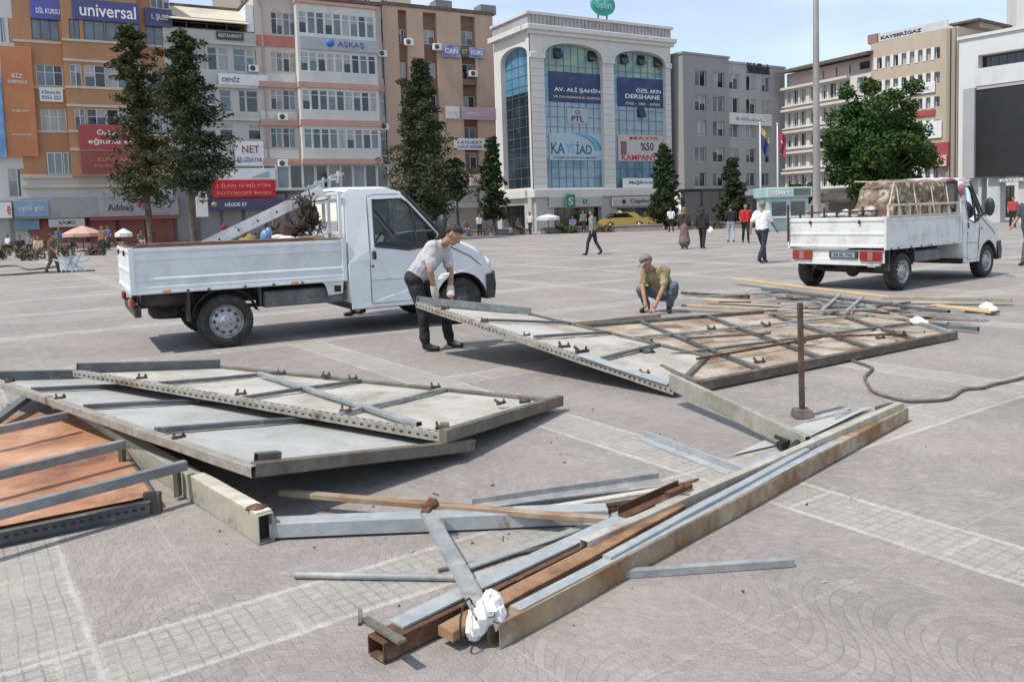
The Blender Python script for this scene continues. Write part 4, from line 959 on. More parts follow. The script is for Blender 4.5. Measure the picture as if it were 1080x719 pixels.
def figure(label, J, mats, loc, rz=0.0, group=None, voxel=.014, sleeve='short', skirt=False, fingers=False, cap=None, hair=HAIRD, fat=1.0, scarf=False, grip=None, hairlen=0.0, face=(1, 0, 0)):
    """J: joint positions in the figure's own frame (feet at z = 0). mats: zone -> material"""
    J = {k: V(v) for k, v in J.items()}
    prims = []
    def pr(zone, a, ra, b, rb): prims.append((zone, V(a), ra, V(b), rb))
    c, p = J['chest'], J['pelvis']
    sx = 'shirt'
    for s in ('R', 'L'):
        sh, hp = J['sh' + s], J['hip' + s]
        pr(sx, sh * .55 + c * .45, .10 * fat, hp * .75 + p * .25 + (c - p) * .12, .112 * fat)
        pr(sx, sh, .068, sh * .5 + c * .5, .085)
        el, ha = J['el' + s], J['ha' + s]
        wr = ha + (el - ha).normalized() * .075
        if sleeve == 'long': pr(sx, sh, .066, el, .050); pr(sx, el, .049, wr, .036)
        else:
            m_ = sh + (el - sh) * .72; pr(sx, sh, .070, m_, .062); pr('skin', m_, .045, el, .042); pr('skin', el, .042, wr, .030)
        hd = (ha - wr).normalized()
        pr('skin', wr, .028, ha, .034)
        side = J['shR'] - J['shL']; side = (side - hd * side.dot(hd)).normalized(); fwd = V(face)
        if fingers:
            for k, (o, ln) in enumerate(((-.027, .060), (-.009, .072), (.009, .068), (.027, .054))):
                b0 = ha + side * o + hd * .025; q = (grip or hd)
                m1 = b0 + hd * ln * .55; m2 = m1 + (V(q) * .8 + hd * .3).normalized() * ln * .55
                pr('skin', b0, .0105, m1, .0095); pr('skin', m1, .0095, m2, .0085)
            tb = wr + hd * .03 + fwd * .02; pr('skin', tb, .013, tb + (hd * .7 + fwd * .7).normalized() * .055, .010)
        else: pr('skin', ha, .032, ha + hd * .075, .018)
        kn, an, to = J['kn' + s], J['an' + s], J['to' + s]
        if not skirt:
            pr('pants', hp, .095 * fat, kn, .066); pr('pants', kn, .066, an + (kn - an) * .12, .056)
        pr('shoe', an, .042, an * .5 + to * .5 + V((0, 0, -.02)), .045); pr('shoe', an + V((0, 0, -.025)), .042, to, .034)
    pr('pants', J['hipR'], .11 * fat, J['hipL'], .11 * fat)
    if skirt:
        f_ = (J['anR'] + J['anL']) / 2
        pr('pants', p, .15, V((p.x * .5 + f_.x * .5, p.y * .5 + f_.y * .5, (p.z + f_.z) / 2)), .20); pr('pants', V((p.x * .5 + f_.x * .5, p.y * .5 + f_.y * .5, (p.z + f_.z) / 2)), .20, f_ + V((0, 0, .22)), .24)
    hd_, nk = J['head'], J['neck']
    pr('skin', nk, .056, hd_ + (nk - hd_) * .35, .05)
    upv = (hd_ - nk).normalized(); f = V(face).normalized(); f = (f - upv * f.dot(upv) * .6).normalized(); u = (upv - f * upv.dot(f)).normalized(); r = f.cross(u)
    pr('skin', hd_ - f * .022 + u * .02, .086, hd_ + f * .022 + u * .018, .078)
    pr('skin', hd_ + f * .025 - u * .04, .062, hd_ + f * .045 - u * .075, .043)
    pr('skin', hd_ + f * .085 + u * .02, .011, hd_ + f * .106 - u * .022, .016)   # nose
    pr('skin', hd_ + f * .080 - u * .052 - r * .018, .011, hd_ + f * .080 - u * .052 + r * .018, .011)   # lips
    pr('skin', hd_ + f * .076 + u * .032 - r * .045, .012, hd_ + f * .076 + u * .032 + r * .045, .012)   # brow
    for s in (-1, 1): pr('skin', hd_ + r * s * .082 + u * .02 - f * .008, .014, hd_ + r * s * .084 - u * .02 - f * .004, .011)
    mb = MB()
    for z, a, ra, b, rb in prims: capsule(mb, a, ra, b, rb)
    me = bpy.data.meshes.new('person'); me.from_pydata(mb.v, [], mb.f)
    o = bpy.data.objects.new('tmp', me); COL.objects.link(o)
    md = o.modifiers.new('r', 'REMESH'); md.mode = 'VOXEL'; md.voxel_size = voxel
    ms = o.modifiers.new('s', 'SMOOTH'); ms.factor = .5; ms.iterations = 3 if not fingers else 2
    dg = bpy.context.evaluated_depsgraph_get(); body = bpy.data.meshes.new_from_object(o.evaluated_get(dg))
    bpy.data.objects.remove(o); bpy.data.meshes.remove(me)
    n = len(body.polygons); cen = np.empty(n * 3); body.polygons.foreach_get('center', cen); cen = cen.reshape(-1, 3)
    dd = np.stack([cone_d(cen, a, ra, b, rb) for z, a, ra, b, rb in prims], 1); best = dd.argmin(1)
    zones = ['shirt', 'pants', 'skin', 'shoe']; zi = np.array([zones.index(z) for z, *_ in prims])[best]
    # pants only below the belt
    body.materials.clear()
    for z in zones: body.materials.append(mats.get(z, SKIN if z == 'skin' else SHOE))
    body.polygons.foreach_set('material_index', zi.astype(np.int32)); body.polygons.foreach_set('use_smooth', np.ones(n, bool)); body.update()
    if voxel < .02:   # cloth folds
        from mathutils import noise as NZ
        zf = [set() for _ in body.vertices]
        for pl in body.polygons:
            for vi in pl.vertices: zf[vi].add(pl.material_index)
        nr = [v.normal.copy() for v in body.vertices]
        for v, z, nn in zip(body.vertices, zf, nr):
            if z and z <= {0, 1}:
                p_ = v.co; a = NZ.noise(V((p_.x * 9, p_.y * 9, p_.z * 15))) ; b_ = abs(NZ.noise(V((p_.x * 16 + 5, p_.y * 16, p_.z * 24 + p_.x * 20))))
                v.co = v.co + nn * (a * .011 - b_ * .012 + .006)
    body.name = 'person'
    ob = bpy.data.objects.new('person', body); COL.objects.link(ob); ob.location = loc; ob.rotation_euler = (0, 0, rz)
    tag(ob, label, 'person', group)
    R = Matrix((r, f, u)).transposed()
    if scarf:
        hb = MB(); hb.ell(hd_ - f * .012 + u * .012, (.105, .108, .125), 14, R=R); hb.ell(nk + V((0, 0, .02)), (.12, .12, .09), 12); hb.build('headscarf', scarf, ob)
        fb = MB(); fb.ell(hd_ + f * .045 - u * .005, (.062, .062, .08), 12, R=R); fb.build('face', SKIN, ob)
    else:
        hb = MB(); hb.ell((0, 0, 0), (.094, .112, .098), 20, R=R)
        keep = []
        ctr = hd_ - f * .010 + u * .030
        for fc in hb.f:
            q = sum((V(hb.v[i]) for i in fc), V()) / 4; fy, uz = q.dot(f), q.dot(u)
            if uz > .035 + .35 * fy - (hairlen if fy < 0 else 0) or (fy < -.045 and uz > -.06 - hairlen): keep.append(fc)
        hb.v = [tuple(V(v) + ctr) for v in hb.v]; hb.f = keep; hb.m = [0] * len(keep); hb.sm = [True] * len(keep)
        hb.build('cap' if cap else 'hair', cap or hair, ob, solid=.012)
        if cap:
            bb = MB(); b0 = hd_ + f * .075 + u * .05; bb.add([b0 - r * .07, b0 + r * .07, b0 + r * .05 + f * .075 - u * .015, b0 - r * .05 + f * .075 - u * .015], [(0, 1, 2, 3)]); bb.build('cap_brim', cap, ob, solid=.01)
    eb = MB()
    for s in (-1, 1): eb.ell(hd_ + f * .081 + u * .012 + r * s * .032, (.011, .009, .008), 8, R=R)
    eb.build('eyes', EYE, ob)
    return ob

def standing(h=1.72, stride=.0, arm=.0, lean=.0, hipw=.085, shw=.19, elbow=.12):
    """upright or walking pose facing +x"""
    k = h / 1.72; J = {}
    J['pelvis'] = V((0, 0, .93)); J['chest'] = V((.02 + lean, 0, 1.28)); J['neck'] = V((.02 + lean * 1.1, 0, 1.45)); J['head'] = V((.045 + lean * 1.2, 0, 1.60))
    for s, sg in (('R', -1), ('L', 1)):
        st = stride * sg; a = -arm * sg
        J['hip' + s] = V((0, sg * hipw, .90)); J['kn' + s] = V((st * .5 + .03 + abs(st) * .12, sg * (hipw + .005), .49 + (.01 if st < 0 else 0)))
        J['an' + s] = V((st - (.05 if st < 0 else 0), sg * (hipw + .01), .075 + (.06 if st < -.1 else 0))); J['to' + s] = J['an' + s] + V((.15, sg * .02, -.04 if st >= -.1 else -.09))
        J['sh' + s] = V((.01 + lean, sg * shw, 1.39)); J['el' + s] = V((-.02 + a * .5 + lean, sg * (shw + .055), 1.10)); J['ha' + s] = V((.04 + a + elbow * .4 + lean, sg * (shw + .06), .84 + elbow * .3))
    return {n: v * k for n, v in J.items()}

# --- the worker lifting the panel: frame with +x to the right, at his feet
ML = V((-1.02, 9.86, 0))
hR, hL = (G(460, 315, .66) - ML), (G(477, 318, .63) - ML)
hR = V((.10, -.20, .70)); hL = V((.28, -.18, .70))
J = dict(pelvis=(-.17, .02, .90), chest=(.10, .0, 1.20), neck=(.23, -.03, 1.30), head=(.335, -.06, 1.385),
         shR=(.08, -.19, 1.25), shL=(.20, .18, 1.24), elR=(.06, -.27, .97), elL=(.27, .06, .93), haR=hR, haL=hL,
         hipR=(-.16, -.09, .88), hipL=(-.13, .10, .88), knR=(-.06, -.13, .46), knL=(.17, .10, .45), anR=(-.05, -.12, .085), anL=(.23, .10, .085), toR=(.10, -.16, .035), toL=(.37, .04, .035))
MW = figure('man in pale short sleeved shirt and dark trousers bending to lift the panel', J,
       dict(shirt=cloth('shirt_pale_stripe', (.50, .48, .49), (.40, .385, .395)), pants=cloth('trousers_black', (.016, .016, .019), (.03, .03, .033))), ML, 0, voxel=.0095, fingers=True, grip=(.6, -.2, -.6), face=(.86, -.30, -.45), fat=1.08)
gl = MB()
for h_, e_ in ((hR, V(J['elR'])), (hL, V(J['elL']))):
    d = (h_ - e_).normalized(); gl.tube([h_ - d * .10, h_ - d * .04, h_ + d * .02, h_ + d * .05], [.042, .046, .049, .036], 12)
gl.build('work_gloves', mat('glove_white', (.62, .58, .50), (.45, .40, .33), 12, rough=.9), MW)
random.seed(4); rg = MB(); rg.ell(hR + V((.10, -.03, .20)), (.085, .035, .035), 9, jit=.3, R=Matrix.Rotation(-.5, 3, 'Y')); rg.sm = [False] * len(rg.f); tag(rg.build('rag', mat('rag_white', (.72, .72, .70), rough=.9), loc=ML), 'white rag hanging over the arm of the man lifting the panel', 'rag')
# --- the crouching worker
CL = G(693, 329, 0)
k0 = CL
J = dict(pelvis=(.16, .10, .30), chest=(-.03, -.05, .60), neck=(-.11, -.12, .70), head=(-.185, -.165, .80),
         shR=(-.16, .02, .66), shL=(.12, -.14, .66), elR=(-.24, -.10, .42), elL=(.05, -.28, .40), haR=(-.22, -.26, .14), haL=(-.10, -.36, .13),
         hipR=(.06, .10, .28), hipL=(.22, .03, .28), knR=(-.26, -.02, .36), knL=(.22, -.32, .44), anR=(-.14, .05, .09), anL=(.17, -.12, .09), toR=(-.26, -.06, .035), toL=(.14, -.27, .035))
figure('man in a yellow shirt and grey cap crouching over the flat panel', J,
       dict(shirt=cloth('shirt_khaki_yellow', (.33, .285, .155), (.17, .14, .08), scale=5), pants=cloth('jeans_blue_grey', (.11, .145, .175), (.075, .095, .12))), CL, 0, voxel=.0095, fingers=True, grip=(0, -.2, -.8), cap=cloth('cap_grey_brown', (.20, .18, .16)), face=(-.62, -.55, -.5), fat=1.1)

C_ = dict
def walker(label, px, py, h, deg, shirt, pants, group='people crossing the square', **k):
    pos = G(px, py, 0); a = dict(stride=.0, arm=.0, lean=.0); a.update({q: k.pop(q) for q in list(k) if q in ('stride', 'arm', 'lean', 'hipw', 'shw', 'elbow')})
    J = standing(h, **a)
    return figure(label, J, dict(shirt=shirt, pants=pants), pos, math.radians(deg), group, voxel=k.pop('voxel', .02), **k)
WSH = cloth('shirt_white', (.70, .71, .73)); BLK = cloth('cloth_black', (.018, .018, .022)); NAVY = cloth('trousers_navy', (.028, .03, .045))
walker('man in grey green shirt and dark trousers walking alone in the middle of the square', 626, 269, 1.68, 150, cloth('shirt_grey_green', (.22, .25, .22)), NAVY, stride=.24, arm=.15)
walker('man in white shirt and dark trousers, farthest of the walkers', 708, 245, 1.72, 100, WSH, BLK, stride=.12)
walker('woman in dark coat, long patterned skirt and brown headscarf', 722, 262.5, 1.66, 75, cloth('coat_dark_brown', (.045, .035, .03)), cloth('skirt_rose_brown', (.20, .13, .13), (.10, .07, .07), scale=14), skirt=True, sleeve='long', scarf=cloth('headscarf_brown', (.20, .12, .06)), stride=.1)
wm = walker('woman in black clothes and headscarf carrying a white bag', 741, 262.5, 1.64, 60, BLK, BLK, sleeve='long', scarf=cloth('headscarf_dark', (.035, .03, .03)), stride=.15)
mb = MB(); random.seed(2); mb.ell(G(748, 255, 0) + V((.05, -.12, .52)), (.14, .09, .19), 12, jit=.12); tag(mb.build('carrier_bag', PLWHITE, recentre=True), 'white carrier bag held by the woman in black', 'bag')
walker('person in black top and light blue jeans left of the red jacket', 771, 255.5, 1.72, 85, BLK, cloth('jeans_light', (.34, .40, .47)), sleeve='long', stride=.1, arm=.1, hairlen=.08)
walker('person in a red jacket and black trousers', 786.5, 256, 1.74, 265, cloth('jacket_red', (.42, .03, .025)), BLK, sleeve='long', stride=.1, fat=1.12, elbow=.5)
walker('man in a white shirt and dark trousers walking away behind the second truck', 804, 277.5, 1.76, 40, WSH, NAVY, stride=.26, arm=.26, hair=cloth('hair_grey', (.20, .19, .18)), fat=1.06, voxel=.016)
walker('person in grey trousers cut off by the right edge', 1085, 279, 1.76, 200, cloth('shirt_dark_grey', (.06, .065, .07)), cloth('trousers_grey', (.09, .10, .11)), stride=.30, arm=.2, voxel=.016)
walker('person in a red top standing under the big screen', 1068, 240, 1.70, 250, cloth('top_red_faded', (.40, .06, .06)), BLK, stride=.08)
walker('woman in brown clothes walking past the scrap at the far left', 56, 288, 1.42, 10, cloth('top_brown', (.12, .07, .055)), cloth('trousers_brown', (.10, .075, .06)), stride=.2, arm=.2, hairlen=.06)
walker('person on the far side of the first truck, only the shoes showing below', 377, 332, 1.70, 200, cloth('shirt_navy', (.05, .06, .10)), BLK, group=None, stride=.08)
# ================================================================ buildings round the square
def bmat(name, c, c2=None, **k):
    k.setdefault('scale', .35); k.setdefault('rough', .85); k.setdefault('var', .06); k.setdefault('vs', 1.6)
    return mat(name, c, c2 or tuple(x * .88 for x in c), lo=.35, hi=.7, c3=tuple(x * .62 for x in c), s3=.8, lo3=.57, hi3=.80, stretch=(1, 1, .30), **k)
PANES = [mat('pane_dark', (.035, .045, .05), (.07, .085, .09), .5, rough=.06, var=.1, spec=.8), mat('pane_bluegrey', (.10, .135, .155), (.16, .20, .215), .45, rough=.08, var=.1, spec=.8),
         mat('pane_curtain', (.30, .31, .30), (.40, .40, .38), .9, rough=.25, var=.15, vs=3, stretch=(6, 1, .4)), mat('pane_black', (.012, .014, .016), rough=.08, var=.1, spec=.8)]
FRW = mat('frame_white', (.66, .67, .67), rough=.5, var=.04); FRD = mat('frame_dark', (.06, .06, .065), rough=.5, var=.05); FRB = mat('frame_beige', (.50, .46, .38), rough=.6, var=.05)
RAILM = mat('roof_dark', (.10, .075, .065), (.15, .11, .09), 2, rough=.85)
WHT = mat('sign_white', (.72, .72, .71), (.64, .64, .63), .8, rough=.55, var=.04)
SIGNS = {}
def fade(c):
    l = sum(c) / 3; return tuple(x * .78 + l * .16 + .018 for x in c)
def smat(name, c, c2=None):
    c = fade(c); c2 = fade(c2) if c2 else None
    return mat('sign_' + name, c, c2 or tuple(x * .86 for x in c), 1.3, .4, .7, rough=.5, var=.05, vs=4)

class Bld:
    """a building standing on the ground line p(L) -> p(R); local x along the front, y into the block, z up"""
    def __init__(s, label, pxL, dL, pxR, dR, name='apartment_building', cat='building', group=None):
        a = D(pxL, 300, dL); b = D(pxR, 300, dR); a.z = b.z = 0
        s.o = a; d = (b - a); s.W = d.length; s.h = d.normalized(); s.n = V((-s.h.y, s.h.x, 0)); s.ang = math.atan2(d.y, d.x)
        s.root = empty(name, label, cat, a, s.ang, group); s.rng = random.Random(int(pxL * 7 + pxR))
    def uz(s, px, py, d=0.0):
        r = ray(px, py); o = s.o - s.n * d - V((0, 0, CAMH)); t = s.n.dot(o) / s.n.dot(r)
        p = r * t + V((0, 0, CAMH)) - s.o
        return p.dot(s.h), p.z
    def z(s, px, py, d=0.0): return s.uz(px, py, d)[1]
    def u(s, px, py=200, d=0.0): return s.uz(px, py, d)[0]
    def loc(s, u, d, z): return s.o + s.h * u - s.n * d + V((0, 0, z))
    def wall(s, name, u0, u1, z0, z1, m, d=0.0, holes=(), reveal=.18, back=None, parent=None):
        """front face at local y=-d, with openings; `back` = local y of the rear face"""
        back = 0.0 if back is None else back
        mb = MB(); us = sorted({u0, u1, *[h[0] for h in holes], *[h[1] for h in holes]}); zs = sorted({z0, z1, *[h[2] for h in holes], *[h[3] for h in holes]})
        us = [x for x in us if u0 - 1e-6 <= x <= u1 + 1e-6]; zs = [x for x in zs if z0 - 1e-6 <= x <= z1 + 1e-6]
        for i in range(len(us) - 1):
            for j in range(len(zs) - 1):
                cu, cz = (us[i] + us[i + 1]) / 2, (zs[j] + zs[j + 1]) / 2
                if any(h[0] < cu < h[1] and h[2] < cz < h[3] for h in holes): continue
                mb.add([(us[i], -d, zs[j]), (us[i + 1], -d, zs[j]), (us[i + 1], -d, zs[j + 1]), (us[i], -d, zs[j + 1])], [(0, 1, 2, 3)])
        for a, b, c, e in holes:
            a, b, c, e = max(a, u0), min(b, u1), max(c, z0), min(e, z1)
            r = -d + reveal
            mb.add([(a, -d, c), (b, -d, c), (b, -d, e), (a, -d, e), (a, r, c), (b, r, c), (b, r, e), (a, r, e)], [(0, 4, 5, 1), (1, 5, 6, 2), (2, 6, 7, 3), (3, 7, 4, 0)])
        mb.add([(u0, -d, z0), (u1, -d, z0), (u1, -d, z1), (u0, -d, z1), (u0, back, z0), (u1, back, z0), (u1, back, z1), (u0, back, z1)], [(0, 3, 7, 4), (1, 5, 6, 2), (3, 2, 6, 7), (0, 4, 5, 1), (4, 7, 6, 5)])
        return mb.build(name, m, parent or s.root)
    def box(s, name, u0, u1, z0, z1, d0, d1, m, parent=None, bevel=0.0):
        mb = MB(); mb.box((u0, -d1, z0), (u1, -d0, z1)); return mb.build(name, m, parent or s.root, bevel=bevel)
    def window(s, h, d=0.0, reveal=.18, cols=2, fm=None, pane=None, transom=.0, name='window', fw_=.055, parent=None):
        u0, u1, z0, z1 = h; y = -d + reveal - .01; fm = fm or FRW; mb = MB()
        f = fw_
        mb.box((u0, y - .05, z0), (u0 + f, y, z1)); mb.box((u1 - f, y - .05, z0), (u1, y, z1))
        mb.box((u0 + f, y - .049, z0), (u1 - f, y - .001, z0 + f)); mb.box((u0 + f, y - .049, z1 - f), (u1 - f, y - .001, z1))
        for k in range(1, cols):
            x = u0 + (u1 - u0) * k / cols; mb.box((x - f * .5, y - .045, z0 + f), (x + f * .5, y - .002, z1 - f))
        if transom:
            zt = z1 - (z1 - z0) * transom; mb.box((u0 + f, y - .040, zt - f * .4), (u1 - f, y - .003, zt + f * .4))
        w = mb.build(name, fm, parent or s.root)
        pb = MB(); ms = []
        for k in range(cols):
            x0, x1 = u0 + (u1 - u0) * k / cols, u0 + (u1 - u0) * (k + 1) / cols
            mi = s.rng.choice([0, 1, 1, 2, 2, 3]) if pane is None else PANES.index(pane) if pane in PANES else 0
            if pane is None and s.rng.random() < .3:   # part-drawn blind
                zm = z1 - (z1 - z0) * s.rng.uniform(.25, .6); pb.add([(x0, y - .02, z0), (x1, y - .02, z0), (x1, y - .02, zm), (x0, y - .02, zm)], [(0, 1, 2, 3)], s.rng.choice([0, 1, 3]))
                pb.add([(x0, y - .02, zm), (x1, y - .02, zm), (x1, y - .02, z1), (x0, y - .02, z1)], [(0, 1, 2, 3)], 2)
            else: pb.add([(x0, y - .02, z0), (x1, y - .02, z0), (x1, y - .02, z1), (x0, y - .02, z1)], [(0, 1, 2, 3)], mi)
        pb.build('pane', PANES, w); return w
    def sign(s, label, px0, py0, px1, py1, m, texts=(), d=.12, th=.10, name='sign', cat='sign', dd=0.0, slope=True):
        """board hung on the front; texts: (string, rel centre u, rel centre z, rel w, rel h, material)"""
        u0, za = s.uz(px0, py0, d); u1, _ = s.uz(px1, py1, d); xm = (px0 + px1) / 2
        zb = s.z(px0, py1, d) if not slope else s.uz(px0, py1, d)[1]
        w, h = u1 - u0, za - zb
        r = empty(name, label, cat, s.loc((u0 + u1) / 2, d, zb), s.ang)
        mb = MB(); mb.box((-w / 2, 0, 0), (w / 2, th, h)); mb.build('board', m, r, bevel=.015)
        for t, cu, cz, tw, th_, tm in texts: text(t, r, w * tw, h * th_, (w * (cu - .5), -.012, h * cz), tm, depth=.02, bold=.012)
        return r
    def row(s, xs, xr, y0, y1, d=0.0, px_d=None):
        """openings: list of (px0, px1), heights from y0..y1 read at xr"""
        z1, z0 = s.z(xr, y0, d), s.z(xr, y1, d)
        return [(s.u(a, (y0 + y1) / 2, d), s.u(b, (y0 + y1) / 2, d), z0, z1) for a, b in xs]

def dl(x): return 67.0 / (1 - .00048 * (x - 40))     # the left row's front, as a straight line in depth

TXW = mat('letter_white', (.78, .78, .77), rough=.5, var=0); TXB = mat('letter_blue', (.04, .09, .30), rough=.5, var=0); TXK = mat('letter_black', (.02, .02, .025), rough=.5, var=0)
TXR = mat('letter_red', (.45, .02, .03), rough=.5, var=0); TXM = mat('letter_magenta', (.30, .03, .10), rough=.5, var=0); TXG = mat('letter_pale', (.60, .58, .50), rough=.6, var=0)
SHOPDK = mat('shop_interior_dark', (.022, .022, .024), (.07, .06, .055), .7, .5, .62, rough=.35, var=.3, vs=2.5)
def shopfront(B, u0, u1, z1, n, m, d=.0, dm=None):
    """ground floor: pillars, dark glazed bays, each a window part"""
    hs = []
    w = (u1 - u0) / n
    for i in range(n): hs.append((u0 + w * i + .25, u0 + w * (i + 1) - .12, .12, z1 - .25))
    B.wall('ground_floor_wall', u0, u1, 0, z1, m, d, hs, .5)
    for h in hs: B.window(h, d, .5, 3, dm or FRD, PANES[3] if B.rng.random() < .6 else PANES[0], .25, 'shop_window')

# ---------- far left block with the tall banners
B = Bld('white block at the left edge carrying tall orange and blue banners', -60, dl(-60), 41, dl(41))
B.wall('upper_wall', 0, B.W, B.z(20, 212), 21, bmat('wall_white_a', (.55, .55, .53)), 0, hs := [*B.row([(9, 28)], 20, 178, 208), *B.row([(0, 6), (9, 27)], 20, 20, 46)], .2, 12)
for h in hs: B.window(h, cols=2)
shopfront(B, 0, B.W, B.z(20, 213), 4, bmat('wall_white_b', (.40, .40, .38)))
B.sign('tall orange banner with fading print on the block at the left edge', -1, 48, 41, 165, mat('banner_orange', (.46, .15, .07), (.50, .25, .10), .22, .35, .65, rough=.7, var=.08, vs=1.5, c3=(.45, .10, .10), s3=.16, lo3=.5, hi3=.62),
       [('BİZ', .5, .74, .35, .05, TXG), ('KAMPANYA', .5, .68, .62, .035, TXG), ('indirim', .5, .42, .5, .03, TXG), ('www.eniyi', .5, .20, .62, .03, TXG)], d=.5, th=.3, name='banner', cat='banner')
B.sign('tall blue banner at the very left edge of the picture', -40, 78, 7.5, 166, smat('banner_blue', (.06, .22, .50), (.20, .42, .66)), [], d=.65, th=.1, name='banner', cat='banner')
B.sign('light blue shop sign under the orange banner', 14, 212, 52, 229, smat('shop_blue', (.17, .33, .52)), [('optik göz', .5, .5, .7, .45, TXG)], d=.9, th=.6)
B.sign('white shop sign with red mark at the left edge', -30, 214, 13, 231, WHT, [('e', .93, .5, .09, .55, TXR)], d=.95, th=.6)
B.sign('second lower blue shop sign above a doorway at the left', 14, 232, 42, 243, smat('shop_blue_b', (.12, .25, .38)), [], d=.4, th=.3)

# ---------- orange building
B = Bld('orange block with a rounded bay and large blue lettering along its top', 30, dl(30), 188, dl(188))
OR = bmat('wall_orange', (.42, .225, .115), (.36, .19, .10)); ORL = bmat('band_pale', (.52, .47, .40))
ztop = 24.0; zg = B.z(60, 230)
xl = [(33, 63)]; xr_ = [(150, 181)]
h1 = B.row([(33, 62), (153, 181)], 60, 19, 43); h2 = B.row([(38, 66), (150, 180)], 60, 69, 91); h3 = B.row([(43, 70), (152, 181)], 60, 115, 138); h4 = B.row([(48, 76), (158, 181)], 60, 160, 184); h0 = B.row([(35, 60), (158, 178)], 60, -16, 0)
B.wall('facade', 0, B.W, B.z(60, 184), ztop, OR, 0, h0 + h1 + h2 + h3, .18, 12)
B.wall('lower_facade', 0, B.W, zg, B.z(60, 184), bmat('wall_cream_lower', (.58, .57, .53)), .02, h4[:0], .18, 12)
for h in h1: B.window(h, cols=3, fm=FRD, pane=PANES[1])
for h in h0 + h2 + h3: B.window(h, cols=3, transom=.35)
b0, b1 = B.u(70, 100, .9), B.u(150, 100, .9); dB = .9
hb1 = B.row([(73, 84), (88, 110), (111, 134), (136, 148)], 100, 22, 43, dB); hb2 = B.row([(74, 86), (89, 111), (112, 136), (137, 148)], 100, 69, 92, dB); hb3 = B.row([(79, 90), (92, 112), (113, 137)], 100, 115, 138, dB); hb4 = B.row([(50, 66), (67, 77)], 60, 161, 184, .02)
B.wall('bay', b0, b1, B.z(100, 186, dB), ztop, OR, dB, hb1 + hb2 + hb3, .14, 0)
for h in hb1: B.window(h, dB, .14, 2, FRD, PANES[1])
for h in hb2 + hb3: B.window(h, dB, .14, 2, FRW, None, .35)
for yy in (44, 65, 93, 112, 139, 158):
    z = B.z(100, yy, dB); B.box('sill_band', b0 - .05, b1 + .05, z - .09, z + .09, dB - .002, dB + .10, ORL)
for yy in (45, 93, 139):
    z = B.z(50, yy); B.box('sill_band', .2, b0 - .07, z - .09, z + .09, -.002, .08, ORL)
    z = B.z(165, yy + 4); B.box('sill_band', b1 + .1, B.W - .1, z - .09, z + .09, -.002, .08, ORL)
for h in hb4: B.window((h[0], h[1], h[2], h[3]), .08, .03, 2, FRW, PANES[1])
for yy, dd in ((186, .35), (196, .45)):
    z = B.z(100, yy, dd); B.box('cornice', 0.1, B.W - .1, z - .12, z + .12, .022, dd, ORL)
B.box('shop_fascia', .0, B.W + .3, B.z(100, 229, .8), B.z(100, 208, .8), .022, .8, smat('fascia_grey', (.30, .30, .30)))
shopfront(B, 0, B.W, zg - .02, 5, bmat('wall_redbrown', (.26, .10, .08)), .0)
B.sign('wide navy sign with white lettering reading universal along the top of the orange block', 75, -2, 147, 20, smat('navy', (.045, .05, .22)), [('universal', .53, .50, .84, .62, TXW)], d=1.05)
B.sign('small bright blue sign left of the universal sign', 31, -2, 73, 19, smat('royal_blue', (.05, .08, .42)), [('DİL KURSU', .45, .45, .62, .34, TXW)], d=.2)
B.sign('navy sign on the right wing of the orange block', 152, 8, 182, 27, smat('navy2', (.05, .05, .17)), [('1. ŞUBE', .55, .5, .6, .38, TXW)], d=.2)
B.sign('white printed notice under a window of the orange block', 41, 92, 67, 107, WHT, [('KİRALIK', .5, .68, .8, .26, TXB), ('0352 222', .5, .30, .8, .24, TXB)], d=.12, th=.04, name='banner', cat='banner')
B.sign('red banner with white lettering on the bay of the orange block', 82, 131, 153, 158, smat('red', (.40, .02, .03)), [('Özbayram', .55, .68, .55, .26, TXW), ('eğitime evet', .55, .32, .82, .26, TXW)], d=1.05)
B.sign('darker red banner below the first red banner on the orange block', 85, 160, 155, 183, smat('dark_red', (.28, .03, .03)), [('KURSLARI', .5, .64, .5, .18, mat('letter_orange', (.5, .2, .1))), ('kayıtları başladı', .5, .35, .6, .16, mat('letter_orange', (.5, .2, .1)))], d=1.04)
r = B.sign('grey shop fascia lettering with a red leaf mark below the orange block', 104, 208, 158, 229, smat('fascia_grey2', (.33, .33, .33)), [('Adıbaş', .42, .42, .52, .40, TXK)], d=.88, th=.05)
mb = MB(); mb.ell((1.25, -.02, 1.05), (.14, .02, .38), 12, R=Matrix.Rotation(.4, 3, 'Y')); mb.ell((1.55, -.02, .9), (.14, .02, .36), 12, R=Matrix.Rotation(.4, 3, 'Y')); mb.build('emblem', TXR, r)
B.sign('cream shop sign beside the doorway at the foot of the orange block', 51, 231, 90, 240, smat('cream', (.52, .48, .42)), [('KUYUMCU', .5, .5, .45, .4, TXK)], d=.7, th=.4)
B.box('awning', B.u(95, 232, 1.3), B.u(190, 232, 1.3), B.z(120, 232, 1.3), B.z(120, 229, 1.3), .1, 1.3, smat('awning_maroon', (.22, .03, .035)))

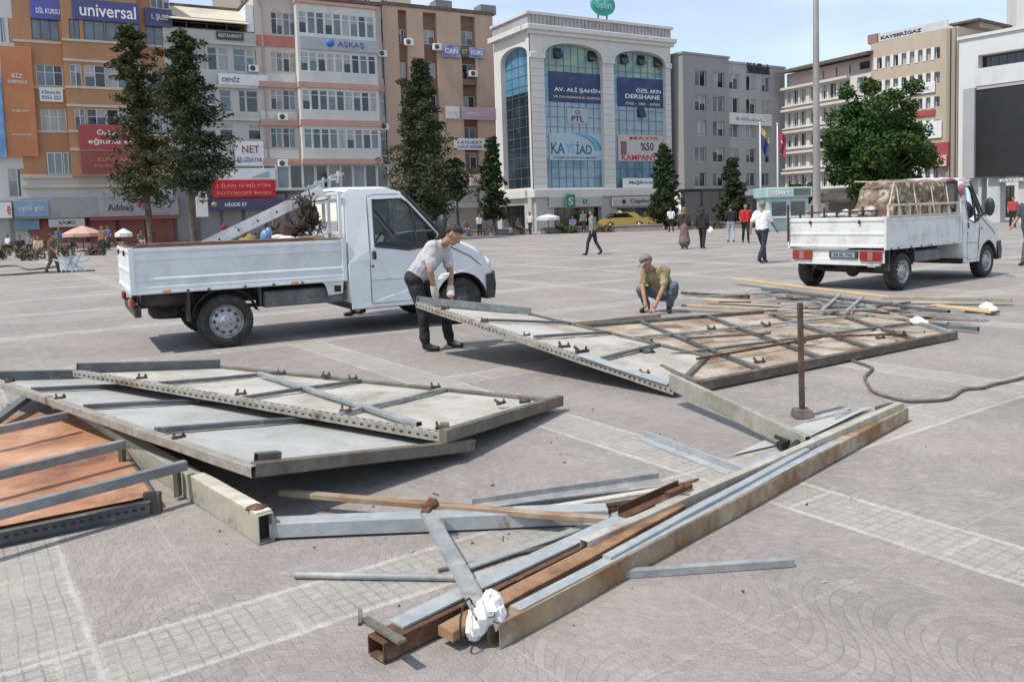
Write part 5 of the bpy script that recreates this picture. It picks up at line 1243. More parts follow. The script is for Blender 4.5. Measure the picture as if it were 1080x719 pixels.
# ---------- grey white building
B = Bld('narrow off white block with a roof terrace under a beige canopy', 188, dl(188), 283, dl(283))
zt = B.z(235, 33); GW = bmat('wall_offwhite', (.50, .49, .465)); zg = B.z(235, 192)
ha = B.row([(204, 218), (219, 229), (230, 241), (246, 259), (260, 268), (269, 281)], 245, 51, 75); hb = B.row([(206, 228), (232, 244), (252, 259), (260, 272), (273, 280)], 245, 95, 118); hc = B.row([(208, 228), (232, 246), (262, 279)], 245, 131, 147)
B.wall('facade', 0, B.W, zg, zt, GW, 0, ha + hb + hc, .18, 12)
for h in ha + hb + hc: B.window(h, cols=1, transom=.3)
for yy in (47, 92, 126):
    z = B.z(245, yy); B.box('cornice', 0.05, B.W - .05, z - .12, z + .12, -.002, .35, GW)
shopfront(B, 0, B.W, zg - .004, 4, bmat('wall_grey_low', (.25, .25, .25)))
B.box('terrace_floor', 0, B.W, zt, zt + .1, -9, .0, RAILM)
B.box('terrace_back_wall', .3, B.W - .3, zt + .1, B.z(235, 14) + 1.5, -5, -4, mat('terrace_dark', (.07, .055, .045), (.2, .17, .13), .8, rough=.9))
mb = MB(); z0, z1 = B.z(235, 24, .6), B.z(235, 13, 0)
mb.add([(.1, -.7, z0), (B.W - .6, -.7, z0), (B.W - .6, 4.2, z1 + 1.2), (.1, 4.2, z1 + 1.2)], [(0, 1, 2, 3)]); mb.build('canopy', mat('canopy_beige', (.55, .50, .40), (.44, .40, .32), .5, rough=.9), B.root, solid=.08)
mb = MB()
for k in range(5): x = .25 + k * (B.W - 1) / 4; mb.bar((x, -.1, zt), (x, -.1, z0 + .3), .07, .07, (1, 0, 0))
for z in (zt + .5, zt + .95): mb.bar((.1, -.1, z), (B.W - .6, -.1, z), .05, .05)
mb.build('terrace_railing', FRD, B.root)
B.box('side_pier', B.W - .75, B.W - .05, zt, B.z(270, 6), -3, -.0, WHT)
B.sign('dark sign with white letters below the roof terrace', 228, 33, 257, 41, smat('dark_sign', (.05, .04, .04)), [('RESTAURANT', .5, .5, .85, .45, TXG)], d=.15)
B.sign('white panel with dark lettering across the off white block', 230, 77, 283, 89, WHT, [('DENİZ', .25, .5, .35, .5, TXK)], d=.3)
B.sign('white banner with magenta lettering reading NET on the off white block', 247, 149, 279, 175, WHT, [('NET', .55, .68, .6, .30, TXM), ('BİLGİSAYAR', .5, .28, .86, .24, TXB)], d=.3, th=.05, name='banner', cat='banner')
B.sign('pale shop board with blue triangle above the red sign', 223, 178, 291, 190, WHT, [('◢', .75, .5, .3, .6, mat('letter_sky', (.25, .4, .5)))], d=.5, th=.3)
led = mat('sign_led_red', (.55, .015, .02), (.40, .01, .012), 1.3, rough=.4, var=.1)
B.sign('bright red sign with two lines of pale lettering', 223, 190, 291, 209, led, [('1 İLAN 15 MİLYON', .5, .70, .84, .26, mat('letter_pink', (.75, .25, .22))), ('FOTOKOPİ BASKI', .5, .28, .84, .24, mat('letter_pink', (.75, .25, .22)))], d=.6, th=.4)
r = B.sign('navy shop sign with round emblem under the red sign', 222, 210, 299, 222, smat('navy3', (.05, .035, .13)), [('NİGDE ET', .34, .52, .30, .42, TXW)], d=.75, th=.5)
mb = MB(); mb.lathe([(0, -.03), (.24, -.03), (.24, 0)], (-2.9, 0, .5), 'y', 18); mb.build('emblem', mat('emblem_olive', (.35, .32, .18), rough=.6), r)
B.sign('narrow white upright sign beside the conifer trunk', 206, 202, 220, 229, WHT, [('TABELA', .5, .8, .7, .1, TXK)], d=1.2, th=.15)

aircon_later = [(B, 226, 118, .3, 'white air conditioner on the second window band of the off white block'), (B, 268, 76, .3, 'white air conditioner under the upper windows of the off white block')]
# ---------- pink and white building
B = Bld('pink and white apartment block with glazed rounded bays and a blue lettered sign', 283, dl(283), 414, dl(414))
PK = bmat('wall_pink', (.50, .30, .255), (.44, .27, .23)); PKL = bmat('wall_pale_pink', (.55, .46, .42)); WP = bmat('wall_white_p', (.62, .61, .58)); zt = B.z(350, 2)
zg = B.z(350, 199)
xs = [(286, 298), (299, 312)]; xs2 = [(402, 413)]
rows = [(15, 38), (57, 77), (96, 117), (136, 157)]
hs = []
for a, b in rows: hs += B.row(xs, 300, a - 1, b - 1) + B.row(xs2, 407, a + 4, b + 7)
B.wall('facade', 0, B.W, zg, zt, PKL, 0, hs, .2, 12)
for h in hs: B.window(h, 0, .2, 2, transom=.28)
dB = 1.0; b0, b1 = B.u(316, 90, dB), B.u(399, 90, dB)
nb = 9; hh = []
for a, b in rows:
    z1, z0 = B.z(357, a, dB), B.z(357, b, dB)
    w = (b1 - b0 - .3) / nb; hh += [(b0 + .15 + w * i + .03, b0 + .15 + w * (i + 1) - .03, z0, z1) for i in range(nb)]
B.wall('bay', b0, b1, B.z(357, 171, dB), B.z(357, 7, dB), WP, dB, hh, .10, -.001)
for h in hh: B.window(h, dB, .10, 1, FRW, None, .26, fw_=.07)
for yy, hgt, dp in ((91, .5, .18), (130, .55, .18), (170.5, .5, .18)):
    z = B.z(357, yy, dB); B.box('floor_slab', b0 - .1, b1 + .1, z - hgt / 2, z + hgt / 2, dB - .6, dB + dp, PK); B.box('floor_slab', .05, b0 - .12, z - hgt / 2, z + hgt / 2, -.003, .3, PK); B.box('floor_slab', b1 + .12, B.W - .05, z - hgt / 2, z + hgt / 2, -.003, .3, PK)
B.box('spandrel', .1, b0 - .12, B.z(300, 50), B.z(300, 39), -.003, .12, bmat('wall_salmon', (.44, .17, .14)))
for a, b in ((79, 89), (118, 127), (158, 168)): B.box('spandrel', .1, b0 - .12, B.z(300, b), B.z(300, a), -.003, .10, WP)
B.box('roof_edge', -.1, B.W + .1, zt, zt + .3, -12, .35, RAILM)
B.box('roof_edge', b0 - .1, b1 + .1, B.z(357, 7, dB) + .002, B.z(357, 4, dB), .36, dB + .2, PK)
z1, z0 = B.z(350, 174, .3), B.z(350, 198, .3); n = 10; w = B.W / n
hh = [(w * i + .06, w * (i + 1) - .06, z0, z1) for i in range(n)]
B.wall('mezzanine_wall', .01, B.W - .01, z0 - .2, z1 + .1, WP, .3, hh, .12, -.004)
for h in hh: B.window(h, .3, .12, 1, FRW, B.rng.choice([PANES[0], PANES[3], PANES[3], PANES[1]]))
shopfront(B, 0, B.W, zg - .21, 6, bmat('wall_dark_p', (.22, .2, .2)))
r = B.sign('grey blue sign with a round emblem and blue lettering on the pink and white block', 316, 37.5, 399, 51, smat('greyblue', (.36, .39, .44)), [('AŞKAŞ', .64, .5, .34, .55, TXB)], d=1.2, th=.18)
mb = MB(); mb.lathe([(0, -.03), (.40, -.03), (.40, 0)], (-.95, 0, .68), 'y', 20); mb.build('emblem', mat('letter_midblue', (.06, .16, .45)), r)
def aircon(B, px, py, d, label):
    u, z = B.uz(px, py, d); r = empty('air_conditioner', label, 'air conditioner', B.loc(u, d, z), B.ang)
    mb = MB(); mb.box((-.45, 0, 0), (.45, .38, .65)); mb.build('case', WHT, r, bevel=.03)
    mb = MB(); mb.lathe([(0, -.012), (.24, -.012), (.26, .01)], (-.1, 0, .33), 'y', 18); mb.build('fan_grille', FRD, r)
for a_ in aircon_later: aircon(*a_)
aircon(B, 299, 176, .55, 'white air conditioner at the lower left of the pink and white block'); aircon(B, 299, 127, .55, 'air conditioner higher up on the left of the pink and white block')

aircon(B, 404, 60, .3, 'white air conditioner at the upper right of the pink and white block'); aircon(B, 406, 137, .3, 'white air conditioner at the right edge of the pink and white block, fourth floor')
for px in (285, 411): u = B.u(px); B.box('downpipe', u - .07, u + .07, .2, zt, .002, .16, mat('pipe_grey', (.34, .33, .32), rough=.7))
# ---------- tan building
B = Bld('tan block of tall plain piers with recessed brown window strips', 415, dl(415), 528.5, dl(528.5))
TN = bmat('wall_tan', (.50, .355, .265), (.45, .32, .235)); BR = bmat('wall_brown_recess', (.22, .125, .085)); zt = B.z(470, 12); zg = B.z(470, 196)
strips = [(427, 436), (453, 467), (492, 507)]
rows = [(31, 46), (66, 82), (100, 114), (133, 150), (160, 178)]
hs = [(B.u(a), B.u(b), zg + .3, zt - .3) for a, b in strips]
B.wall('piers', 0, B.W, zg, zt, TN, 0, hs, .6, 12)
for (a, b, _, _), (pa, pb) in zip(hs, strips):
    hw = []
    for y0, y1 in rows: hw += [(a + .12, b - .12, B.z(pa, y1 + (pa - 460) * .03), B.z(pa, y0 + (pa - 460) * .03))]
    B.wall('window_strip', a, b, zg + .3, zt - .3, BR, -.5, hw, .12, .8)
    for h in hw: B.window(h, -.5, .12, 2, FRW)
for y0 in (84, 116, 151): B.box('balcony_panel', hs[2][0], hs[2][1], B.z(500, y0 + 6), B.z(500, y0), -.45, .02, BR)
B.box('roof_edge', -.05, B.W + .05, zt, zt + .35, -12, .12, RAILM)
for px in (472, 519):
    u, z = B.uz(px, 12); B.box('roof_vent', u - .9, u + .9, zt + .35, zt + 1.3, -2.5, -.8, bmat('vent_grey', (.22, .22, .22)))
shopfront(B, 0, B.W, zg - .004, 5, bmat('wall_low_grey', (.42, .41, .40)))
B.sign('blue and white lettered banner near the top of the tan block', 466, 47, 486, 60, smat('banner_bluewhite', (.10, .12, .40), (.55, .56, .66)), [('CAN', .5, .5, .7, .4, TXW)], d=.3, th=.05, name='banner', cat='banner')
B.sign('dark lettered banner hung between the two blue ones on the tan block', 486, 49, 495, 60, smat('banner_dark', (.10, .08, .05)), [('ET', .5, .5, .7, .4, mat('letter_yellow', (.6, .5, .1)))], d=.25, th=.05, name='banner', cat='banner')
B.sign('second blue and white banner at the right of the dark one', 495, 50, 511, 61, smat('banner_blue2', (.14, .15, .42), (.5, .5, .62)), [('KURS', .5, .5, .8, .4, TXW)], d=.3, th=.05, name='banner', cat='banner')
B.sign('plain white banner on the middle of the tan block', 470, 112, 485, 125, WHT, [('DENTAL', .5, .5, .8, .3, TXG)], d=.3, th=.05, name='banner', cat='banner')
B.sign('long pale pink banner on the right of the tan block', 487, 113, 525, 126, smat('pale_pink', (.52, .36, .44)), [('MERKEZİ', .4, .5, .5, .3, TXG)], d=.3, th=.05, name='banner', cat='banner')
B.sign('white banner with blue lettering lower on the tan block', 479, 146, 512, 158, WHT, [('AVUKAT', .55, .68, .7, .26, TXB), ('HUKUK BÜROSU', .5, .3, .8, .24, TXB)], d=.3, th=.05, name='banner', cat='banner')
B.sign('pale shop sign with dark red lettering above the shops of the tan block', 496, 184, 545, 196, smat('sign_pale', (.60, .53, .52)), [('Aslanlar', .27, .5, .42, .6, TXM), ('eden', .82, .5, .26, .6, TXM)], d=.7, th=.3)
B.sign('teal shop sign low on the tan block behind the conifer', 466, 213, 481, 222, smat('teal_pale', (.38, .50, .50)), [], d=.6, th=.2)
B.sign('white sign with dark letters low on the left of the tan block', 441, 211, 466, 222, smat('greywhite', (.52, .52, .52)), [('TTF', .5, .5, .5, .6, TXK)], d=.62, th=.2)
B.box('shop_canopy', .2, B.W + .3, B.z(500, 219, 1.4), B.z(500, 214, 1.4), 0.002, 1.4, bmat('canopy_grey', (.42, .42, .42)))
aircon(B, 500, 81, .3, 'air conditioner under the second window of the right strip on the tan block'); aircon(B, 432, 48, .3, 'air conditioner under the top window of the left strip on the tan block')
aircon(B, 462, 53, .35, 'air conditioner beside the upper banners of the tan block')

# ---------- white arched building
KL, KR = 71.5, 79.5
B = Bld('tall white stone building with two blue glazed arches and banners', 566, KL, 711, KR, name='arcade_building')
ST = bmat('stone_white', (.62, .60, .57), (.57, .555, .53)); STJ = mat('stone_joint', (.33, .32, .30), rough=.9)
zc = B.z(640, 40); ztop = B.z(640, 24); zb = B.z(640, 199); W_ = B.W
arches = [(B.u(577.5), B.u(638.5), B.z(608, 198), B.z(608, 62), B.z(608, 47)), (B.u(650), B.u(704), B.z(676, 198), B.z(676, 68), B.z(676, 54.5))]
def archpts(a):
    u0, u1, z0, zs, za = a; n = 16
    return [(u0, z0), (u1, z0)] + [((u0 + u1) / 2 + (u1 - u0) / 2 * math.cos(math.pi * k / n), zs + (za - zs) * math.sin(math.pi * k / n) ** .8) for k in range(n + 1)]
def archwall(B, u1, zb, zc, archs, m):
    mb = MB(); mb.sheet([(0, zb), (u1, zb), (u1, zc), (0, zc)], [archpts(a) for a in archs], 0, lambda x, z: (x, 0, z))
    for a in archs:
        p = archpts(a); k = len(p)
        mb.add([(x, 0, z) for x, z in p] + [(x, .55, z) for x, z in p], [(i, (i + 1) % k, k + (i + 1) % k, k + i) for i in range(k)])
    return mb.build('stone_front', m, B.root, fixn=True)
archwall(B, W_, zb, zc, arches, ST)
mb = MB()   # block joints on the piers
for (a, c) in ((0, arches[0][0]), (arches[0][1], arches[1][0]), (arches[1][1], W_)):
    z = zb + .5
    while z < arches[0][3]:
        mb.box((a + .04, -.006, z), (c - .04, .01, z + .035)); z += .62
mb.build('stone_joints', STJ, B.root)
for (a, c) in ((0, arches[0][0]), (arches[0][1], arches[1][0]), (arches[1][1], W_)):
    z = arches[0][3]; B.box('capital', a - .08, c + .08, z - .25, z + .25, -.002, .16, ST, bevel=.04)
for a in arches:   # raised arch trim
    p = archpts(a)[2:]; mb = MB(); mb.tube([V((x, -.03, z + .1)) for x, z in p], .12, 6); mb.build('arch_trim', ST, B.root)
GB = dict(top=mat('glass_green_reflection', (.16, .28, .28), (.32, .40, .22), .45, .42, .62, rough=.08, var=.15, vs=2, c3=(.10, .24, .36), s3=.7), mid=mat('glass_blue', (.14, .29, .44), (.24, .39, .52), .25, .4, .6, rough=.06, var=.1, vs=2),
          pale=mat('glass_sky_reflection', (.26, .36, .44), (.34, .43, .50), .3, .4, .6, rough=.12, var=.08, vs=2), low=mat('glass_tree_reflection', (.22, .36, .44), (.10, .20, .27), .4, .4, .6, rough=.05, var=.1, vs=2), dark=mat('glass_deep', (.012, .02, .025), (.03, .05, .06), .4, rough=.05, var=.1, vs=2))  # green top, pale sky and low tree reflections are painted into these colours
def glazing(a, bands, cols, name='arch_window'):
    u0, u1, z0, zs, za = a; p = archpts(a); mb = MB(); keys = []
    lv = [za] + [b[0] for b in bands[1:]] + [z0]
    mats_ = []
    for i, (zt_, m) in enumerate(bands):
        t, b_ = lv[i], lv[i + 1]
        if m not in mats_: mats_.append(m)
        if i == 0:
            q = [(x, z) for x, z in p[2:]]; q = [(u0, b_), (u1, b_)] + q
            mb.sheet(q, (), mats_.index(m), lambda x, z: (x, .5, z))
        else: mb.add([(u0, .5, b_), (u1, .5, b_), (u1, .5, t), (u0, .5, t)], [(0, 1, 2, 3)], mats_.index(m))
    g = mb.build(name, mats_, B.root)
    mb = MB()
    for k in range(1, cols):
        x = u0 + (u1 - u0) * k / cols; zt_ = zs + (za - zs) * max(0, 1 - ((k / cols - .5) * 2) ** 2) ** .4; mb.box((x - .02, .46, z0), (x + .02, .499, zt_))
    z = z0 + .9
    while z < zs: mb.box((u0, .465, z - .02), (u1, .498, z + .02)); z += .9
    mb.build('glazing_bars', mat('bars_blue', (.10, .15, .2), rough=.5), g); return g
a = arches[0]; Z = lambda y, x=608: B.z(x, y)
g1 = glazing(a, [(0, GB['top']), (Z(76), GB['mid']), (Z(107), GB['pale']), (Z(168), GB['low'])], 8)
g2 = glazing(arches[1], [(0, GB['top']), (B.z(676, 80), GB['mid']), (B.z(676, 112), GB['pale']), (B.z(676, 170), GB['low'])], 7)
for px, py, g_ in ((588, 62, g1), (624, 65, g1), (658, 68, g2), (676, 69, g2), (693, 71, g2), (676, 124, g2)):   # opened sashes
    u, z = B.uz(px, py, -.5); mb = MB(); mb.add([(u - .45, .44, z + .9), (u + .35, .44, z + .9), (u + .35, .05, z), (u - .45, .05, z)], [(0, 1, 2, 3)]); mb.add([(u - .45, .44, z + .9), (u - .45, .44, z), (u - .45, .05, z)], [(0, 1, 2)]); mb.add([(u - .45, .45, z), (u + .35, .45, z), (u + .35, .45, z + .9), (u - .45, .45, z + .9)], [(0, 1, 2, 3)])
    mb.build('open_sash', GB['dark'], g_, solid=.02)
B.wall('block', .66, W_ - .02, .0, zc, ST, -.56, (), .1, 6.2)
B.box('cornice', -.45, W_ + .45, zc, zc + .45, -6.4, .5, ST, bevel=.05); B.box('cornice', -.25, W_ + .25, zc - .3, zc - .004, -.003, .28, ST)
LOUV = mat('attic_panels', (.36, .36, .36), (.28, .28, .285), .8, rough=.6, var=.1)
mb = MB(); n = 40; w = (W_ + .3) / n
for i in range(n): mb.box((-.15 + w * i, 0, zc + .45), (-.15 + w * i + w - .06, 6.2, ztop))
mb.build('attic_screen', LOUV, B.root); B.box('attic_core', -.1, W_ + .1, zc + .451, ztop - .1, -6, -.08, RAILM); B.box('attic_coping', -.3, W_ + .3, ztop, ztop + .22, -6.4, .15, ST)
z0 = B.z(640, 207); B.box('floor_band', -.3, W_ + .3, z0, zb - .002, -6.3, .55, ST, bevel=.03)
hs = [(B.u(582), B.u(632), .1, B.z(608, 219)), (B.u(648), B.u(705), .1, B.z(676, 219))]
B.wall('ground_floor_wall', 0, W_, 0, z0 - .003, bmat('stone_grey', (.46, .45, .43)), .3, hs, .6, .55)
for h in hs: B.window(h, .3, .6, 7, FRD, PANES[3], .22, 'shop_window')
B.sign('large blue banner with white lettering in the left arch', 578.5, 75, 638, 107, mat('sign_banner_navy', (.028, .045, .125), (.045, .075, .18), .5, rough=.6, var=.08, vs=4), [('AV. ALİ ŞAHİN', .5, .42, .82, .20, TXW), ('VE DANIŞMANLIK BÜROSU', .5, .17, .86, .11, TXG)], d=-.42, th=.03, name='banner', cat='banner')
B.sign('large blue banner with white lettering in the right arch', 651, 81, 703.5, 112, mat('sign_banner_navy2', (.026, .042, .12), (.045, .075, .18), .5, rough=.6, var=.08, vs=4), [('ÖZEL AKIN', .62, .58, .5, .16, TXW), ('DERSHANE', .5, .36, .7, .15, TXW), ('ÖSS - SBS - KPSS', .5, .12, .7, .10, TXG)], d=-.42, th=.03, name='banner', cat='banner')
r = B.sign('pale blue banner with large letters and a curved arc in the left arch', 579, 140, 637.5, 169, smat('banner_ice', (.40, .53, .60), (.34, .48, .56)), [('KA', .15, .44, .24, .40, mat('letter_steelblue', (.04, .12, .2))), ('YS', .37, .44, .16, .36, mat('letter_lightblue', (.15, .42, .6))), ('İAD', .62, .46, .29, .46, mat('letter_steelblue', (.04, .12, .2))), ('KAYSERİ İŞ ADAMLARI DERNEĞİ', .46, .10, .78, .09, mat('letter_steelblue', (.04, .12, .2)))], d=-.42, th=.03, name='banner', cat='banner')
mb = MB(); mb.tube([V((-.3 + 2.6 * math.sin(t), -.02, .9 + 1.45 * math.cos(t))) for t in [i * .13 for i in range(13)]], [.04 + .03 * i for i in range(13)], 4); mb.v = [(x, max(-.03, min(y, 0)), z) for x, y, z in mb.v]; mb.build('arc', mat('letter_lightblue', (.15, .42, .6)), r)
B.sign('small grey emblem lettering on the pale glass of the left arch', 598, 114, 620, 130, smat('film_grey', (.40, .45, .48)), [('PTL', .5, .3, .6, .36, TXK), ('◇', .5, .75, .3, .3, TXK)], d=-.44, th=.02, name='banner', cat='banner')
B.sign('red and white banner with a picture strip in the right arch', 651.5, 142, 701, 170, smat('banner_rw', (.55, .50, .48)), [('MAYIS', .55, .88, .6, .12, TXR), ('%50', .62, .56, .28, .30, TXK), ('KAMPANYA', .5, .14, .86, .22, TXR), ('▮', .12, .5, .12, .5, smat('brownpic', (.2, .12, .08)))], d=-.42, th=.03, name='banner', cat='banner')
B.sign('white sign with blue lettering at the foot of the right arch', 657, 188, 694, 198, WHT, [('Mağfirans', .5, .5, .66, .5, TXB)], d=.05, th=.1)
B.sign('green shop sign with white letters under the left arch', 580, 208, 636, 219, smat('shop_pale_green', (.40, .44, .42)), [('KY', .66, .5, .1, .45, TXK)], d=.6, th=.2)
B.sign('small green square sign on the shop front of the arched building', 597, 205, 607, 220, smat('green', (.02, .20, .13)), [('S', .5, .5, .5, .5, TXG)], d=.95, th=.2)
B.sign('grey shop sign with dark lettering under the right arch', 646, 208, 704, 218, smat('shop_grey', (.48, .47, .46)), [('Capitol', .5, .5, .38, .55, TXK), ('▪', .2, .5, .06, .4, TXK)], d=.6, th=.2)
# round teal sign on the roof
p = B.loc(B.u(636, 12, -.5), -.5, B.z(636, 20, -.5)); r = empty('roof_sign', 'round teal sign with pale script on the roof of the arched building', 'sign', p, B.ang)
mb = MB(); mb.lathe([(0, -.15), (1.0, -.15), (1.05, -.05), (1.05, .1), (0, .1)], (0, 0, 1.25), 'y', 28); mb.v = [(x * 1.3, y, (z - 1.25) * .95 + 1.25) for x, y, z in mb.v]; mb.build('disc', mat('teal_disc', (.03, .30, .26), (.05, .36, .32), 1, rough=.4), r)
mb = MB(); mb.bar((-.5, .1, 0), (-.5, .1, .6), .1, .1, (1, 0, 0)); mb.bar((.5, .1, 0), (.5, .1, .6), .1, .1, (1, 0, 0)); mb.build('sign_legs', FRD, r)
text('Selin', r, 1.7, .7, (0, -.16, 1.25), mat('letter_mint', (.35, .6, .55)), .02)
# left flank of the same building: a second arch seen at an angle
BK = B
B = Bld('left flank of the white arched building with dark blue glass', 529, 76.8, 565.5, KL - .05, name='arcade_flank'); w_ = B.W - .06
zc2, zb2 = BK.z(640, 40), zb
fa = (B.u(532), B.u(560), B.z(546, 199), B.z(546, 62), B.z(546, 49))
archwall(B, w_, zb2, zc2, [fa], ST); B.wall('block', .02, w_ - .02, zb2, zc2, ST, -.56, (), .1, .6)
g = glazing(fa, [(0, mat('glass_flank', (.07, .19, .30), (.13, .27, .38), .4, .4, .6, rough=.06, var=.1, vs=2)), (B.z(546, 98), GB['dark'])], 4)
B.box('cornice', -.3, w_ - .5, zc2 + .004, zc2 + .446, -.3, .5, ST); B.box('attic_screen', -.1, w_, zc2 + .452, ztop - .004, -.1, .03, LOUV); B.box('attic_coping', -.2, w_ - .3, ztop + .004, ztop + .216, -.1, .15, ST)
B.box('floor_band', -.2, w_ - .6, z0 + .003, zb2 - .006, -.2, .5, ST); h_ = [(.8, w_ - 1.2, .1, z0 - .6)]
B.wall('ground_floor_wall', 0, w_, 0, z0 - .003, bmat('stone_grey', (.46, .45, .43)), .2, h_, .6, .7); B.window(h_[0], .2, .6, 5, FRD, PANES[3], .22, 'shop_window')

# ---------- grey building
B = Bld('plain grey block with square windows and black letters at its top right', 721.5, 79.2, 829, 87.5)
GD = bmat('wall_grey_dark', (.30, .295, .285), (.27, .265, .26)); GL = bmat('wall_grey_light', (.40, .395, .395), (.36, .355, .36)); zg = B.z(770, 199)
zt = B.z(770, 63); um = B.u(768)
cols1 = [(731, 743), (750, 762)]; cols2 = [(769, 779), (787, 797), (803.5, 812.5)]
rows = [(75.5, 92, 746), (101, 118, 746), (127.5, 144, 746), (155.5, 171, 746), (182, 197, 746)]
h1, h2 = [], []
for a, b, xr in rows:
    h1 += B.row(cols1, xr, a, b); h2 += B.row(cols2, xr, a, b)
B.wall('dark_wing', 0, um, zg, zt, GD, .25, [h for h in h1], .25, 12); B.wall('light_wing', um + .01, B.W, zg, zt - .35, GL, 0, h2, .22, 12)
for h in h1: B.window(h, .25, .25, 2, FRW)
for h in h2: B.window(h, 0, .22, 2, FRW)
B.box('coping', -.1, um + .1, zt, zt + .2, -12, .35, GD); B.box('coping', um + .11, B.W + .1, zt - .35, zt - .15, -12, .1, GL)
mb = MB()
for a, b, xr in rows:
    z = B.z(746, b + 2); mb.box((um + .1, -.006, z - .03), (B.W - .1, 0.01, z))
mb.build('cladding_joint', STJ, B.root)
shopfront(B, 0, B.W, zg - .01, 6, bmat('wall_grey_base', (.16, .155, .15)))
B.box('white_fascia', B.u(786, 200, .6), B.W + .4, B.z(800, 206, .6), B.z(800, 199, .6), .01, .6, WHT)
r = empty('roof_letters', 'black raised letters at the top right of the grey block', 'sign', B.loc(B.u(799, 73), .12, B.z(799, 78)), B.ang)
mb = MB(); mb.box((-1.75, -.0, .0), (1.75, .06, .05)); mb.build('base_rail', TXK, r); text('VakıfBank', r, 3.5, .95, (0, -.03, .55), TXK, .12, .03)
B.sign('white banner board across the middle of the grey block', 769, 118.5, 814, 131, WHT, [('diş sağlığı', .30, .5, .3, .45, smat('grey_letter', (.35, .36, .38))), ('polikliniği', .62, .42, .3, .36, smat('grey_letter', (.35, .36, .38)))], d=.25)

# ---------- cream building
B = Bld('cream apartment block with long white window bands and a dark overhanging roof', 829, 86, 919, 76.5)
CM = bmat('wall_cream_c', (.62, .58, .53), (.58, .54, .49)); CP = bmat('wall_pinkish', (.56, .45, .42)); zt = B.z(872, 69); zg = B.z(872, 204)
rows = [(88.5, 104.5), (113, 129), (137, 151.5), (160, 174), (182, 197)]
bays = [(830, 835), (836.5, 842), (844, 850), (854, 864), (867, 872), (874, 882), (884, 896), (904, 914)]
hs = []
for a, b in rows:
    z1, z0 = B.z(872, a), B.z(872, b); hs += [(B.u(x0), B.u(x1), z0, z1) for x0, x1 in bays]
hs2 = [(B.u(831), B.u(836.5), B.z(833, 89.5), B.z(833, 78.5)), (B.u(904), B.u(915), B.z(909, 73), B.z(909, 65))]
B.wall('facade', 0, B.W, zg, B.z(872, 85), CM, 0, hs, .25, 12); B.wall('attic_wall', 0, B.W, B.z(872, 85) + .004, zt, CP, -.3, [h for h in hs2[1:]], .2, 12)
for h in hs: B.window(h, 0, .25, 2, FRW)
B.window(hs2[1], -.3, .2, 3, FRD, PANES[3])
for a, b in rows:
    z = B.z(872, a - 1.2); B.box('ledge', -.1, B.u(897), z, z + .22, -.002, .55, CM); z = B.z(872, b + 1); B.box('ledge', -.05, B.u(897), z - .12, z, -.002, .4, WP)
mb = MB(); mb.add([(-.5, -.9, zt), (B.W + .2, -.9, zt), (B.W + .2, 12, zt + 1.6), (-.5, 12, zt + 1.6), (-.5, -.9, zt + .3), (B.W + .2, -.9, zt + .3), (B.W + .2, 12, zt + 2), (-.5, 12, zt + 2)], [(0, 3, 2, 1), (4, 5, 6, 7), (0, 1, 5, 4), (1, 2, 6, 5), (2, 3, 7, 6), (3, 0, 4, 7)]); mb.build('roof', RAILM, B.root)
mb = MB()
for i in range(3): mb.tube([(B.W * (.45 + .15 * i), -.0 + .3, zt - 1.2), (B.W * (.45 + .15 * i), .25, zt - .4)], .06, 5)
mb.build('roof_bracket', RAILM, B.root)
shopfront(B, 0, B.W, zg - .01, 4, bmat('wall_cream_low', (.30, .28, .26)))
r = empty('awning', 'dark brown awning over the shop beside the light pole', 'awning', B.loc(B.u(884, 205, 2), .02, B.z(884, 212, 2)), B.ang)
mb = MB(); mb.add([(-2.9, 0, .9), (2.9, 0, .9), (2.9, -2.2, .1), (-2.9, -2.2, .1)], [(0, 1, 2, 3)]); mb.box((-2.9, -2.21, -.15), (2.9, -2.19, .1)); mb.build('awning_cloth', mat('awning_dark', (.055, .045, .045), (.08, .07, .065), 1, rough=.9), r, solid=.03)

# ---------- tan building with rooftop lettering
B = Bld('beige block with rows of white framed windows and a lettered board on its roof', 918, 76.5, 1008, 70)
BG = bmat('wall_beige', (.46, .385, .30), (.42, .35, .27)); zt = B.z(960, 38); zg = B.z(960, 204)
cols = [(925 + i * 8.55, 930.5 + i * 8.55) for i in range(8)]
rows = [(55.5, 67.5), (81, 93), (106, 117), (130, 143), (154, 166), (180, 194)]
hs = []
for a, b in rows:
    z1, z0 = B.z(958, a), B.z(958, b); hs += [(B.u(x0), B.u(x1), z0, z1) for x0, x1 in cols]
B.wall('facade', 0, B.W, zg, zt, BG, 0, hs, .3, 12)
for h in hs: B.window(h, 0, .3, 1, FRW, None)
mb = MB()
for a, b in rows:
    z1, z0 = B.z(958, a), B.z(958, b)
    for x0, x1 in cols: u = B.u(x0); mb.box((u - .32, -.05, z0 - .05), (u - .02, .2, z1 + .05))
mb.build('window_fin', FRW, B.root)
shopfront(B, 0, B.W, zg - .01, 4, bmat('wall_beige_low', (.25, .22, .19)))
for px in (1000.5, 1006): u = B.u(px); B.box('downpipe', u - .14, u + .14, .2, zt - .1, .002, .24, mat('pipe_brown', (.30, .26, .21), rough=.7))
B.box('stair_tower', B.u(994), B.u(1019), zt, B.z(1000, 25), -6, -2, bmat('tower_tan', (.30, .27, .21))); B.box('tower_roof', B.u(993), B.u(1024), B.z(1000, 25), B.z(1000, 23), -7, -1, RAILM)
B.box('parapet_box', -.3, B.u(925), zt, B.z(918, 37), -3, .02, bmat('wall_maroon', (.30, .16, .15)))
r = empty('roof_sign', 'long white board with black letters on the roof of the beige block', 'sign', B.loc(B.u(961, 33), -.1, zt), B.ang)
